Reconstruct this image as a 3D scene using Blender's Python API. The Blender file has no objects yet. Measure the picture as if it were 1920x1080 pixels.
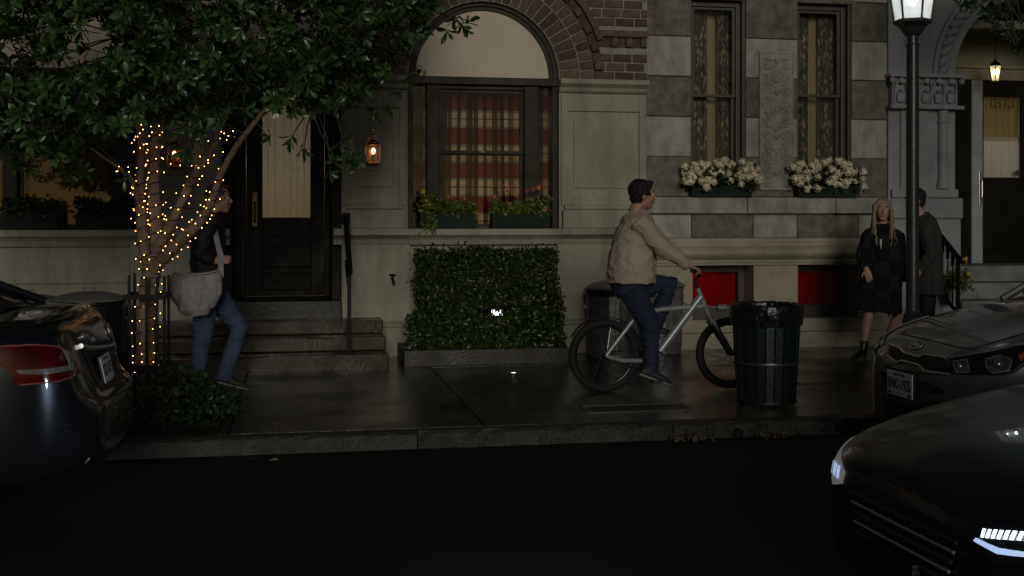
import bpy, bmesh, math, random
from mathutils import Vector, Matrix, geometry
from mathutils.bvhtree import BVHTree
from mathutils import noise as mnoise
PI = math.pi
rad = math.radians
random.seed(7)
sc = bpy.context.scene
C = sc.collection

# ------------------------------------------------------------------ camera
CAM_H = 1.44            # metres above the pavement
FPX = 2200.0            # focal length in pixels of the 1920 wide photograph
YAW = rad(10.5)         # the camera looks a little to the right of the facade normal
HORIZON = 411.0
cam_d = bpy.data.cameras.new('camera')
cam = bpy.data.objects.new('camera', cam_d); C.objects.link(cam)
cam.location = (0, 0, CAM_H); cam.rotation_euler = (PI/2, 0, -YAW)
cam_d.sensor_width = 36; cam_d.lens = 36*FPX/1920
cam_d.shift_y = -(540-HORIZON)/1920
cam_d.clip_start = 0.05; cam_d.clip_end = 500
sc.camera = cam

# ------------------------------------------------------------------ night sky and moon
SUN_AZ, SUN_EL = rad(-5), rad(13)
world = bpy.data.worlds.new('World'); sc.world = world; world.use_nodes = True
wn = world.node_tree.nodes; wl_ = world.node_tree.links
bg = wn['Background']
sky = wn.new('ShaderNodeTexSky'); sky.sky_type = 'NISHITA'; sky.sun_disc = False
sky.sun_elevation = SUN_EL; sky.sun_rotation = PI-SUN_AZ
wl_.new(sky.outputs[0], bg.inputs[0]); bg.inputs[1].default_value = 0.0055
sun_d = bpy.data.lights.new('sun', 'SUN'); sun_d.energy = 0.70; sun_d.angle = rad(18); sun_d.color = (1.0, 0.95, 0.85)
sun = bpy.data.objects.new('sun', sun_d); C.objects.link(sun)
Ldir = Vector((-math.sin(SUN_AZ)*math.cos(SUN_EL), math.cos(SUN_AZ)*math.cos(SUN_EL), -math.sin(SUN_EL)))
sun.rotation_euler = Ldir.to_track_quat('-Z', 'Y').to_euler(); sun.location = (3, -8, 9)

sc.view_settings.view_transform = 'Standard'; sc.view_settings.look = 'None'
sc.view_settings.exposure = 0; sc.view_settings.gamma = 1
sc.view_settings.use_curve_mapping = False
sc.render.engine = 'CYCLES'
sc.cycles.use_denoising = True
sc.cycles.max_bounces = 6; sc.cycles.diffuse_bounces = 3; sc.cycles.glossy_bounces = 3
sc.cycles.transparent_max_bounces = 12; sc.cycles.transmission_bounces = 4
sc.cycles.sample_clamp_indirect = 2.0
sc.cycles.caustics_reflective = False; sc.cycles.caustics_refractive = False

# ------------------------------------------------------------------ pixel -> place
CT, ST = math.cos(YAW), math.sin(YAW)
def P(px, py, Y):
    "point on the plane Y seen at a pixel of the photograph"
    u = (px-960)/FPX; w = (HORIZON-py)/FPX
    t = Y/(CT-u*ST)
    return Vector((t*(CT*u+ST), Y, CAM_H+t*w))
def G(px, py, z=0.0):
    "point on a level plane"
    u = (px-960)/FPX; w = (HORIZON-py)/FPX
    t = (z-CAM_H)/w
    return Vector((t*(CT*u+ST), t*(CT-u*ST), z))
def fx(px, Y=12.4): return P(px, 411, Y).x
def fz(px, py, Y=12.4): return P(px, py, Y).z

# ------------------------------------------------------------------ materials
MATS = {}
def M(name, col, rough=0.6, metal=0.0, var=0.18, vs=5.0, bump=0.0, bs=40.0, emit=0.0, ecol=None, spec=0.5, coat=0.0,
      rvar=0.0, rand=0.0, trans=0.0, stain=None, alpha=None):
    if name in MATS: return MATS[name]
    m = bpy.data.materials.new(name); m.use_nodes = True
    nt = m.node_tree; N = nt.nodes; L = nt.links
    b = N['Principled BSDF']
    tc = N.new('ShaderNodeTexCoord')
    n1 = N.new('ShaderNodeTexNoise'); n1.inputs['Scale'].default_value = vs; n1.inputs['Detail'].default_value = 6
    L.new(tc.outputs['Object'], n1.inputs['Vector'])
    rm = N.new('ShaderNodeMapRange'); rm.inputs[1].default_value = 0.3; rm.inputs[2].default_value = 0.7
    rm.inputs[3].default_value = 1-var; rm.inputs[4].default_value = 1+var
    L.new(n1.outputs[0], rm.inputs[0])
    fac = rm.outputs[0]
    if rand:
        oi = N.new('ShaderNodeObjectInfo'); r2 = N.new('ShaderNodeMapRange')
        r2.inputs[3].default_value = 1-rand; r2.inputs[4].default_value = 1+rand
        L.new(oi.outputs['Random'], r2.inputs[0])
        mu = N.new('ShaderNodeMath'); mu.operation = 'MULTIPLY'; L.new(fac, mu.inputs[0]); L.new(r2.outputs[0], mu.inputs[1]); fac = mu.outputs[0]
    if stain:
        n3 = N.new('ShaderNodeTexNoise'); n3.inputs['Scale'].default_value = stain[0]; n3.inputs['Detail'].default_value = 8; n3.inputs['Roughness'].default_value = 0.7
        mp = N.new('ShaderNodeMapping'); mp.inputs['Scale'].default_value = stain[2] if len(stain) > 2 else (1, 1, 1)
        L.new(tc.outputs['Object'], mp.inputs[0]); L.new(mp.outputs[0], n3.inputs['Vector'])
        r3 = N.new('ShaderNodeMapRange'); r3.inputs[1].default_value = 0.42; r3.inputs[2].default_value = 0.68
        r3.inputs[3].default_value = 1; r3.inputs[4].default_value = 1-stain[1]
        L.new(n3.outputs[0], r3.inputs[0])
        mu = N.new('ShaderNodeMath'); mu.operation = 'MULTIPLY'; L.new(fac, mu.inputs[0]); L.new(r3.outputs[0], mu.inputs[1]); fac = mu.outputs[0]
    vm = N.new('ShaderNodeVectorMath'); vm.operation = 'SCALE'; vm.inputs[0].default_value = col[:3]
    L.new(fac, vm.inputs['Scale']); L.new(vm.outputs[0], b.inputs['Base Color'])
    b.inputs['Roughness'].default_value = rough; b.inputs['Metallic'].default_value = metal
    b.inputs['Specular IOR Level'].default_value = spec
    if coat: b.inputs['Coat Weight'].default_value = coat; b.inputs['Coat Roughness'].default_value = 0.04
    if rvar:
        rr = N.new('ShaderNodeMapRange'); rr.inputs[1].default_value = 0.35; rr.inputs[2].default_value = 0.65
        rr.inputs[3].default_value = max(rough-rvar, 0.03); rr.inputs[4].default_value = min(rough+rvar, 1)
        n4 = N.new('ShaderNodeTexNoise'); n4.inputs['Scale'].default_value = vs*0.6; n4.inputs['Detail'].default_value = 5
        L.new(tc.outputs['Object'], n4.inputs['Vector']); L.new(n4.outputs[0], rr.inputs[0]); L.new(rr.outputs[0], b.inputs['Roughness'])
    if bump:
        n2 = N.new('ShaderNodeTexNoise'); n2.inputs['Scale'].default_value = bs; n2.inputs['Detail'].default_value = 8
        L.new(tc.outputs['Object'], n2.inputs['Vector'])
        bp = N.new('ShaderNodeBump'); bp.inputs['Strength'].default_value = bump; bp.inputs['Distance'].default_value = 0.02
        L.new(n2.outputs[0], bp.inputs['Height']); L.new(bp.outputs[0], b.inputs['Normal'])
    if emit:
        b.inputs['Emission Color'].default_value = (*(ecol or col)[:3], 1); b.inputs['Emission Strength'].default_value = emit
    if trans: b.inputs['Transmission Weight'].default_value = trans
    if alpha is not None: b.inputs['Alpha'].default_value = alpha
    MATS[name] = m
    return m
def glassm(name, tint=(1, 1, 1), refl=0.12, rough=0.02):
    "thin pane: see-through with a mirror-like film"
    m = bpy.data.materials.new(name); m.use_nodes = True; nt = m.node_tree; N = nt.nodes; L = nt.links
    N.remove(N['Principled BSDF'])
    t = N.new('ShaderNodeBsdfTransparent'); t.inputs[0].default_value = (*tint, 1)
    g = N.new('ShaderNodeBsdfGlossy'); g.inputs['Roughness'].default_value = rough
    fr = N.new('ShaderNodeFresnel'); fr.inputs[0].default_value = 1.45
    mu = N.new('ShaderNodeMath'); mu.operation = 'ADD'; mu.inputs[1].default_value = refl*0.3
    L.new(fr.outputs[0], mu.inputs[0])
    mx = N.new('ShaderNodeMixShader'); L.new(mu.outputs[0], mx.inputs[0]); L.new(t.outputs[0], mx.inputs[1]); L.new(g.outputs[0], mx.inputs[2])
    L.new(mx.outputs[0], N['Material Output'].inputs[0])
    return m
def emitm(name, col, s):
    m = bpy.data.materials.new(name); m.use_nodes = True; b = m.node_tree.nodes['Principled BSDF']
    b.inputs['Base Color'].default_value = (*col, 1); b.inputs['Emission Color'].default_value = (*col, 1); b.inputs['Emission Strength'].default_value = s
    return m
def leafm(name, col, rough=0.35, hue=0.5):
    m = bpy.data.materials.new(name); m.use_nodes = True; nt = m.node_tree; N = nt.nodes; L = nt.links
    b = N['Principled BSDF']; ge = N.new('ShaderNodeNewGeometry')
    cr = N.new('ShaderNodeValToRGB'); e = cr.color_ramp.elements
    e[0].color = (col[0]*(1-hue), col[1]*(1-hue), col[2]*(1-hue), 1); e[1].color = (col[0]*(1+hue*1.1), col[1]*(1+hue*.9), col[2]*(1+hue*.6), 1)
    oi = N.new('ShaderNodeObjectInfo'); ad = N.new('ShaderNodeMath'); fr = N.new('ShaderNodeMath'); fr.operation = 'FRACT'
    L.new(ge.outputs['Random Per Island'], ad.inputs[0]); L.new(oi.outputs['Random'], ad.inputs[1]); L.new(ad.outputs[0], fr.inputs[0]); L.new(fr.outputs[0], cr.inputs[0])
    L.new(cr.outputs[0], b.inputs['Base Color']); b.inputs['Roughness'].default_value = rough
    tr = N.new('ShaderNodeBsdfTranslucent'); L.new(cr.outputs[0], tr.inputs[0])
    mx = N.new('ShaderNodeMixShader'); mx.inputs[0].default_value = 0.18
    L.new(b.outputs[0], mx.inputs[1]); L.new(tr.outputs[0], mx.inputs[2]); L.new(mx.outputs[0], N['Material Output'].inputs[0])
    return m
def clothm(name, build, trans=0.5, rough=0.9):
    "curtain cloth: colour from a node builder working on UV, lets light through"
    m = bpy.data.materials.new(name); m.use_nodes = True; nt = m.node_tree; N = nt.nodes; L = nt.links
    b = N['Principled BSDF']; b.inputs['Roughness'].default_value = rough; b.inputs['Specular IOR Level'].default_value = 0.1
    uv = N.new('ShaderNodeTexCoord')
    colr = build(N, L, uv.outputs['UV'])
    L.new(colr, b.inputs['Base Color'])
    tr = N.new('ShaderNodeBsdfTranslucent'); L.new(colr, tr.inputs[0])
    mx = N.new('ShaderNodeMixShader'); mx.inputs[0].default_value = trans
    L.new(b.outputs[0], mx.inputs[1]); L.new(tr.outputs[0], mx.inputs[2]); L.new(mx.outputs[0], N['Material Output'].inputs[0])
    return m

STONE = M('painted_stone', (.385, .365, .29), .75, var=.13, vs=2.2, bump=.3, bs=30, stain=(2.2, .34, (1.6, 1, .35)))
STONE2 = M('painted_stone_warm', (.43, .385, .29), .75, var=.14, vs=2.0, bump=.3, bs=30, stain=(1.9, .32, (1, 1, .6)))
LIGHTB = M('light_block', (.42, .405, .355), .8, var=.2, vs=5, bump=.55, bs=22, rand=.12, stain=(3.2, .42, (1.8, 1, .5)))
DARKB = M('dark_block', (.205, .188, .152), .85, var=.34, vs=9, bump=.9, bs=40, rand=.14, stain=(3.4, .42, (1.2, 1, .7)))
LUNET = M('cream_panel', (.69, .60, .47), .6, var=.05, vs=1.2, bump=.05, bs=60, stain=(1.1, .12))
BRICK = M('brick', (.120, .083, .060), .85, var=.3, vs=22, bump=.8, bs=60, rand=.35)
MORTAR = M('mortar', (.34, .31, .27), .9, var=.25, vs=14, bump=.6, bs=60)
BROWN = M('brown_paint', (.038, .031, .022), .5, var=.2, vs=8, bump=.1, bs=30, rvar=.1, spec=.2)
DOORP = M('door_paint', (.010, .008, .005), .5, var=.2, vs=7, bump=.1, bs=40, rvar=.1, spec=.12)
IRON = M('black_iron', (.006, .006, .0065), .55, var=.3, vs=15, bump=.15, bs=60, spec=.2)
BRASS = M('brass', (.20, .14, .06), .5, metal=1, var=.2, vs=20)
COPPER = M('copper', (.28, .12, .06), .32, metal=1, var=.3, vs=20)
GREENP = M('planter_green', (.010, .022, .016), .55, var=.25, vs=10, bump=.15, bs=50, spec=.15)
GLASS = glassm('pane_glass', refl=.05)
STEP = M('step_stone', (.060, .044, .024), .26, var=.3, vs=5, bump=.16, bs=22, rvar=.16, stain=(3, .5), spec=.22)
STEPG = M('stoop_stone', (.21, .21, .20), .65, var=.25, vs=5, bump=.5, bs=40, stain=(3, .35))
def smooth_mesh(me):
    me.polygons.foreach_set('use_smooth', [True]*len(me.polygons)); me.update()

# ------------------------------------------------------------------ mesh helpers
WL = {}        # world location of the objects that carry parts
class MB:
    def __init__(s): s.v = []; s.f = []
    def add(s, vs, fs):
        k = len(s.v); s.v += [Vector(a) for a in vs]; s.f += [[i+k for i in f] for f in fs]; return s
    def box(s, x0, x1, y0, y1, z0, z1):
        return s.add([(x0,y0,z0),(x1,y0,z0),(x1,y1,z0),(x0,y1,z0),(x0,y0,z1),(x1,y0,z1),(x1,y1,z1),(x0,y1,z1)],
                     [(0,3,2,1),(4,5,6,7),(0,1,5,4),(1,2,6,5),(2,3,7,6),(3,0,4,7)])
    def bar(s, a, b, w, h, up=(0,0,1)):
        a = Vector(a); b = Vector(b); t = (b-a).normalized(); up = Vector(up)
        sd = t.cross(up)
        if sd.length < 1e-4: sd = t.cross(Vector((0, 1, 0)))
        sd.normalize(); u = sd.cross(t).normalized()
        vs = [p+sd*(i*w/2)+u*(j*h/2) for p in (a, b) for i, j in ((-1,-1),(1,-1),(1,1),(-1,1))]
        return s.add(vs, [(0,1,2,3),(7,6,5,4),(0,4,5,1),(1,5,6,2),(2,6,7,3),(3,7,4,0)])
    def tube(s, pts, r, n=8, side=None, cap=True):
        "round or oval tube along points; r: number, list of numbers or list of (across, through)"
        pts = [Vector(p) for p in pts]; k = len(pts)
        if not isinstance(r, (list, tuple)): r = [r]*k
        rr = [(a, a) if not isinstance(a, (list, tuple)) else a for a in r]
        base = len(s.v); ref = Vector(side) if side else None
        last = None
        for i, p in enumerate(pts):
            t = (pts[min(i+1, k-1)]-pts[max(i-1, 0)])
            if t.length < 1e-7: t = Vector((0, 0, 1))
            t.normalize()
            if ref is not None: sd = ref-t*ref.dot(t)
            elif last is None:
                sd = t.cross(Vector((0, 0, 1))); 
                if sd.length < .05: sd = Vector((1, 0, 0))-t*t.x
            else: sd = last-t*last.dot(t)
            sd.normalize(); last = sd; bn = t.cross(sd)
            for j in range(n):
                a = 2*PI*j/n
                s.v.append(p+sd*(math.cos(a)*rr[i][0])+bn*(math.sin(a)*rr[i][1]))
        for i in range(k-1):
            for j in range(n):
                a = base+i*n+j; b = base+i*n+(j+1) % n
                s.f.append([a, b, b+n, a+n])
        if cap:
            s.f.append([base+j for j in range(n)][::-1]); s.f.append([base+(k-1)*n+j for j in range(n)])
        return s
    def lathe(s, prof, c, n=24, axis='z', cap=True):
        "profile of (radius, height)"
        base = len(s.v); c = Vector(c)
        for r, h in prof:
            for j in range(n):
                a = 2*PI*j/n; x, y = r*math.cos(a), r*math.sin(a)
                s.v.append(c+(Vector((x, y, h)) if axis == 'z' else Vector((x, h, y)) if axis == 'y' else Vector((h, x, y))))
        k = len(prof)
        for i in range(k-1):
            for j in range(n):
                a = base+i*n+j; b = base+i*n+(j+1) % n
                s.f.append([a, b, b+n, a+n])
        if cap:
            s.f.append([base+j for j in range(n)][::-1]); s.f.append([base+(k-1)*n+j for j in range(n)])
        return s
    def ell(s, c, X, Y, Z, n=12, m=8):
        c = Vector(c); X = Vector(X); Y = Vector(Y); Z = Vector(Z); base = len(s.v)
        s.v.append(c-Z)
        for i in range(1, m):
            th = PI*i/m
            for j in range(n):
                a = 2*PI*j/n
                s.v.append(c+X*(math.sin(th)*math.cos(a))+Y*(math.sin(th)*math.sin(a))-Z*math.cos(th))
        s.v.append(c+Z); top = len(s.v)-1
        for j in range(n):
            s.f.append([base, base+1+(j+1) % n, base+1+j])
            for i in range(m-2):
                a = base+1+i*n+j; b = base+1+i*n+(j+1) % n
                s.f.append([a, b, b+n, a+n])
            s.f.append([top, base+1+(m-2)*n+j, base+1+(m-2)*n+(j+1) % n])
        return s
    def ball(s, c, r, n=10, m=7): return s.ell(c, (r,0,0), (0,r,0), (0,0,r), n, m)
    def prism(s, poly, y0, y1):
        "polygon in x,z pushed along y"
        k = len(poly); base = len(s.v)
        s.v += [Vector((x, y0, z)) for x, z in poly]+[Vector((x, y1, z)) for x, z in poly]
        s.f.append([base+i for i in range(k)]); s.f.append([base+k+i for i in range(k)][::-1])
        for i in range(k):
            j = (i+1) % k; s.f.append([base+j, base+i, base+k+i, base+k+j])
        return s
    def prism_x(s, poly, x0, x1):
        "profile in y,z pushed along x"
        k = len(poly); base = len(s.v)
        s.v += [Vector((x0, y, z)) for y, z in poly]+[Vector((x1, y, z)) for y, z in poly]
        s.f.append([base+i for i in range(k)]); s.f.append([base+k+i for i in range(k)][::-1])
        for i in range(k):
            j = (i+1) % k; s.f.append([base+j, base+i, base+k+i, base+k+j])
        return s
    def mesh(s, name, off=Vector((0, 0, 0)), smooth=False, bevel=0.0, fixn=True, merge=False):
        me = bpy.data.meshes.new(name)
        me.from_pydata([tuple(v-off) for v in s.v], [], s.f)
        if fixn or bevel or merge:
            bm = bmesh.new(); bm.from_mesh(me)
            if merge: bmesh.ops.remove_doubles(bm, verts=bm.verts, dist=1e-5)
            if fixn: bmesh.ops.recalc_face_normals(bm, faces=bm.faces)
            if bevel:
                ed = [e for e in bm.edges if len(e.link_faces) == 2 and e.calc_face_angle(0) > 0.6]
                bmesh.ops.bevel(bm, geom=ed, offset=bevel, segments=2, affect='EDGES', profile=.6, clamp_overlap=True)
            big = [f for f in bm.faces if len(f.verts) > 4]
            if big: bmesh.ops.triangulate(bm, faces=big)
            bm.to_mesh(me); bm.free()
        if smooth:
            smooth_mesh(me)
            try: me.set_sharp_from_angle(angle=rad(38))
            except Exception: pass
        return me
def wloc(o): return WL.get(o.name, Vector((0, 0, 0))) if o else Vector((0, 0, 0))
def link(name, me, mat, parent=None, loc=None):
    o = bpy.data.objects.new(name, me); C.objects.link(o)
    if mat is not None and me is not None and len(me.materials) == 0: me.materials.append(mat)
    L = Vector(loc) if loc is not None else wloc(parent)
    WL[o.name] = L
    if parent: o.parent = parent; o.location = L-wloc(parent)
    else: o.location = L
    return o
def obj(name, mb, mat, parent=None, loc=None, **k):
    "one mesh object; its vertices are given in world space"
    L = Vector(loc) if loc is not None else wloc(parent)
    return link(name, mb.mesh(name, L, **k), mat, parent, L)
def tag(o, label, cat, group=None, kind=None):
    if label: o['label'] = label
    if cat: o['category'] = cat
    if group: o['group'] = group
    if kind: o['kind'] = kind
    return o
def thing(name, loc, label, cat, group=None):
    o = bpy.data.objects.new(name, None); C.objects.link(o); o.location = loc; o.empty_display_size = .1
    WL[o.name] = Vector(loc); return tag(o, label, cat, group)
def struct(o): o['kind'] = 'structure'; return o
def inst(name, me, mat, parent, loc, rot=None, scale=None):
    o = bpy.data.objects.new(name, me); C.objects.link(o)
    if len(me.materials) == 0: me.materials.append(mat)
    o.parent = parent; o.location = Vector(loc)-wloc(parent); WL[o.name] = Vector(loc)
    if rot is not None: o.rotation_euler = rot
    if scale is not None: o.scale = scale
    return o
def fuse(name, mb, vox, mat, parent=None, smooth=4, loc=None, displace=None):
    "melts overlapping volumes into one continuous skin"
    me = mb.mesh('tmp'); o = bpy.data.objects.new('tmp', me); C.objects.link(o)
    r = o.modifiers.new('r', 'REMESH'); r.mode = 'VOXEL'; r.voxel_size = vox
    if smooth:
        s = o.modifiers.new('s', 'SMOOTH'); s.iterations = smooth; s.factor = .6
    dg = bpy.context.evaluated_depsgraph_get(); dg.update()
    m2 = bpy.data.meshes.new_from_object(o.evaluated_get(dg), depsgraph=dg)
    bpy.data.objects.remove(o); bpy.data.meshes.remove(me)
    L = Vector(loc) if loc is not None else wloc(parent)
    if displace:
        m2.update(); ns = [v.normal.copy() for v in m2.vertices]
        for v, nn in zip(m2.vertices, ns): v.co += nn*displace(v.co)
    for v in m2.vertices: v.co -= L
    m2.name = name; smooth_mesh(m2); m2.materials.clear()
    return link(name, m2, mat, parent, L)
def text_mesh(body, size, depth=.002, spacing=1.0):
    "flat lettering in the x,z plane facing -y, centred"
    cu = bpy.data.curves.new('txt', 'FONT'); cu.body = body; cu.size = size; cu.extrude = depth; cu.align_x = 'CENTER'; cu.align_y = 'CENTER'
    cu.space_character = spacing; cu.resolution_u = 2
    o = bpy.data.objects.new('txt', cu); C.objects.link(o)
    dg = bpy.context.evaluated_depsgraph_get(); dg.update()
    me = bpy.data.meshes.new_from_object(o.evaluated_get(dg), depsgraph=dg)
    bpy.data.objects.remove(o); bpy.data.curves.remove(cu)
    me.transform(Matrix.Rotation(PI/2, 4, 'X')); me.materials.clear()
    return me
def arc(cx, cz, r, a0, a1, n): return [(cx+r*math.cos(a0+(a1-a0)*i/n), cz+r*math.sin(a0+(a1-a0)*i/n)) for i in range(n+1)]
def point_light(name, loc, power, col, r, parent=None):
    d = bpy.data.lights.new(name, 'POINT'); d.energy = power; d.color = col; d.shadow_soft_size = r
    o = bpy.data.objects.new(name, d); C.objects.link(o)
    if parent: o.parent = parent
    o.location = Vector(loc)-wloc(parent); return o
# ================================================================== ground
KERB_Y = 7.9; ROAD_Z = -.11
XL, XR = -14.0, 22.0
ASPH = M('asphalt', (.011, .011, .0115), .62, var=.45, vs=60, bump=1.0, bs=140, spec=.3, stain=(.9, .45))
PAVE = M('wet_concrete', (.056, .051, .042), .20, var=.30, vs=2.4, bump=.16, bs=55, rvar=.17, rand=.12, stain=(1.6, .5))
KERBM = M('kerb_stone', (.050, .047, .039), .55, var=.35, vs=9, bump=.9, bs=45, rvar=.15, rand=.12, stain=(3, .45))
SOIL = M('soil', (.03, .022, .014), .95, var=.3, vs=20, bump=.9, bs=60)
mb = MB(); mb.box(-90, 100, -60, KERB_Y+.02, ROAD_Z-.3, ROAD_Z); struct(obj('road', mb, ASPH))
mb = MB(); mb.box(-90, 100, KERB_Y+.16, 60, -.4, -.02); sw = struct(obj('sidewalk', mb, M('joint_dirt', (.02, .018, .014), .8)))
# pavement slabs, joints recessed (transverse joints where the photograph shows them)
jx = [XL, -9.6, -7.4, -5.2, -3.35, G(452, 738).x, G(846, 730).x, G(1245, 752).x, 4.35, 6.3, 8.2, 10.2, 12.5, 15, 18.5, XR]
rows = [(KERB_Y+.165, 9.62), (9.63, 11.35), (11.36, 13.2)]
px0, px1, py0, py1 = -1.78, -.50, 8.42, 9.60      # tree pit
for i in range(len(jx)-1):
    for (a, b) in rows:
        x0, x1 = jx[i]+.006, jx[i+1]-.006
        pieces = [(x0, x1, a, b)]
        if x0 < px1 and x1 > px0 and a < py1 and b > py0:
            pieces = [(x0, max(x0, px0), a, b), (min(x1, px1), x1, a, b), (max(x0, px0), min(x1, px1), a, py0), (max(x0, px0), min(x1, px1), py1, b)]
        for (q0, q1, c0, c1) in pieces:
            if q1-q0 < .05 or c1-c0 < .05: continue
            m2 = MB(); dz = random.uniform(-.004, .002)
            m2.box(q0, q1, c0, c1, -.06, dz); obj('slab', m2, PAVE, sw, bevel=.005)
kerb = thing('kerb', (0, KERB_Y, 0), 'weathered stone kerb along the edge of the wet pavement', None); struct(kerb)
x = XL; kx = []
while x < XR:
    ln = random.uniform(1.7, 2.4); kx.append((x, min(x+ln, XR))); x += ln
for (a, b) in kx:
    m2 = MB(); n = 26; dy = random.uniform(-.006, .006)
    rough = 2.2 if a < 3.0 < b+1.2 and a > .2 else 1.0
    pr = []
    for i in range(n+1):
        xx = a+.004+(b-a-.008)*i/n
        e = [random.gauss(0, .004*rough) for _ in range(4)]
        pr.append([(xx, KERB_Y+dy+e[0]-.012, ROAD_Z-.1), (xx, KERB_Y+dy+e[1], -.05+e[1]), (xx, KERB_Y+dy+.012+e[2], -.012-abs(e[2])), (xx, KERB_Y+dy+.035, .001+e[3]*.4), (xx, KERB_Y+.155, .001), (xx, KERB_Y+.155, ROAD_Z-.1)])
    vs = [q for r_ in pr for q in r_]; fs = [[i*6+j, i*6+(j+1) % 6, (i+1)*6+(j+1) % 6, (i+1)*6+j] for i in range(n) for j in range(6)]
    fs += [[5, 4, 3, 2, 1, 0], [n*6+j for j in range(6)]]
    m2.add(vs, fs); obj('kerb_stone', m2, KERBM, kerb)
for (qx, qy) in ((1383, 812), (1573, 803)):       # drain holes through the kerb face
    p = P(qx, qy, KERB_Y-.006); m2 = MB(); m2.lathe([(.034, 0), (.034, .04), (.026, .04), (.026, .01)], (p.x, p.y-.02, p.z), 14, 'y', cap=False)
    m2.lathe([(.027, .012), (.0005, .012)], (p.x, p.y-.02, p.z), 14, 'y', cap=False)
    tag(obj('drain_outlet', m2, M('drain_black', (.006, .006, .006), .7), loc=p), ('small dark round drain outlet in the kerb below the litter bin' if qx < 1500 else 'small dark round drain outlet in the kerb next to the grey hatchback'), 'drain', 'drain outlets in the kerb')
# manhole cover, meter hatch
p = G(850, 763); mh = thing('manhole_cover', p, 'small round iron cover on the pavement joint', 'manhole cover')
m2 = MB(); m2.lathe([(.105, -.01), (.105, .006), (.092, .009), (.088, .005), (.0005, .005)], p, 28); obj('rim', m2, IRON, mh, smooth=True)
m2 = MB()
for i in range(-3, 4):
    h = math.sqrt(.08**2-(i*.022)**2); m2.box(p.x-h, p.x+h, p.y+i*.022-.004, p.y+i*.022+.004, .004, .0085)
obj('tread_bars', m2, IRON, mh)
p = G(1195, 765); mh = thing('utility_hatch', p, 'rectangular metal utility hatch set into the wet pavement', 'hatch')
m2 = MB(); 
for (a, b, c_, d) in ((-.42, .42, -.17, -.14), (-.42, .42, .14, .17), (-.42, -.39, -.14, .14), (.39, .42, -.14, .14)): m2.box(p.x+a, p.x+b, p.y+c_, p.y+d, -.02, .006)
obj('frame', m2, M('worn_steel', (.16, .15, .14), .35, metal=.8, var=.3, vs=9), mh)
for a, b in ((-.385, -.01), (0, .385)):
    m2 = MB(); m2.box(p.x+a, p.x+b, p.y-.135, p.y+.135, -.02, .002); obj('lid', m2, M('hatch_lid', (.03, .028, .026), .4, metal=.4, bump=.5, bs=90), mh)
# added glowing disc standing in for a bright glint on the wet paving
p = G(963, 700); gl = thing('pavement_glint', p, 'tiny glowing disc standing in for a white glint on the wet pavement by the hedge', 'light')
m2 = MB(); m2.lathe([(.036, -.01), (.036, .004), (.028, .006), (.028, .002)], p, 18, cap=False); obj('rim', m2, IRON, gl)
m2 = MB(); m2.ell(p, (.027, 0, 0), (0, .027, 0), (0, 0, .010), 14, 6); obj('lens', m2, emitm('glint_glow', (.9, .95, 1), 1.6), gl)
# fallen leaves
DRYL = M('dry_leaf', (.13, .10, .06), .8, var=.4, vs=30)
def leaf_geo(mb, o, t, nrm, ln, wd, curl=.15):
    t = Vector(t).normalized(); nrm = Vector(nrm); s = t.cross(nrm)
    if s.length < 1e-3: s = t.cross(Vector((.3, .5, .8)))
    s.normalize(); n = s.cross(t)
    o = Vector(o); k = len(mb.v)
    mb.v += [o, o+t*ln*.38+s*wd*.38+n*ln*curl*.3, o+t*ln*.42-n*ln*.02, o+t*ln*.38-s*wd*.38+n*ln*curl*.3,
             o+t*ln*.74+s*wd*.5+n*ln*curl*.1, o+t*ln*.8-n*ln*curl*.25, o+t*ln*.74-s*wd*.5+n*ln*curl*.1, o+t*ln-n*ln*curl*.8]
    mb.f += [[k, k+2, k+1], [k, k+3, k+2], [k+1, k+2, k+5, k+4], [k+2, k+3, k+6, k+5], [k+4, k+5, k+7], [k+5, k+6, k+7]]
for (qx, qy, cnt, lbl) in ((1286, 823, 9, 'pile of dry fallen leaves in the gutter below the rough kerb'), (1442, 817, 9, 'pile of dry leaves in the gutter between the drain outlets')):
    c = G(qx, qy, ROAD_Z); c.y = KERB_Y-.07; m2 = MB()
    for i in range(cnt*3):
        a = random.uniform(0, 2*PI); leaf_geo(m2, c+Vector((random.gauss(0, .06), random.gauss(0, .02), .006+random.uniform(0, .03))), (math.cos(a), math.sin(a), random.uniform(-.1, .5)), (random.gauss(0, .5), random.gauss(0, .5), 1), random.uniform(.05, .09), random.uniform(.03, .05), .4)
    tag(obj('fallen_leaves', m2, DRYL, loc=c, fixn=False), lbl, 'leaves', kind='stuff')
for i in range(11):
    c = Vector((random.uniform(-1.5, 5.5), random.uniform(7.3, 7.8) if i % 4 == 0 else random.uniform(8.1, 11.2), 0)); c.z = .006 if c.y > KERB_Y else ROAD_Z+.006
    m2 = MB(); a = random.uniform(0, 6.3); leaf_geo(m2, c, (math.cos(a), math.sin(a), .1), (random.gauss(0, .3), random.gauss(0, .3), 1), random.uniform(.04, .075), random.uniform(.02, .035), .3)
    tag(obj('fallen_leaf', m2, DRYL, loc=c, fixn=False), 'single dry leaf lying on the wet '+('pavement' if c.y > KERB_Y else 'road'), 'leaf', 'dry leaves scattered on the '+('pavement' if c.y > KERB_Y else 'road'))

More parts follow.
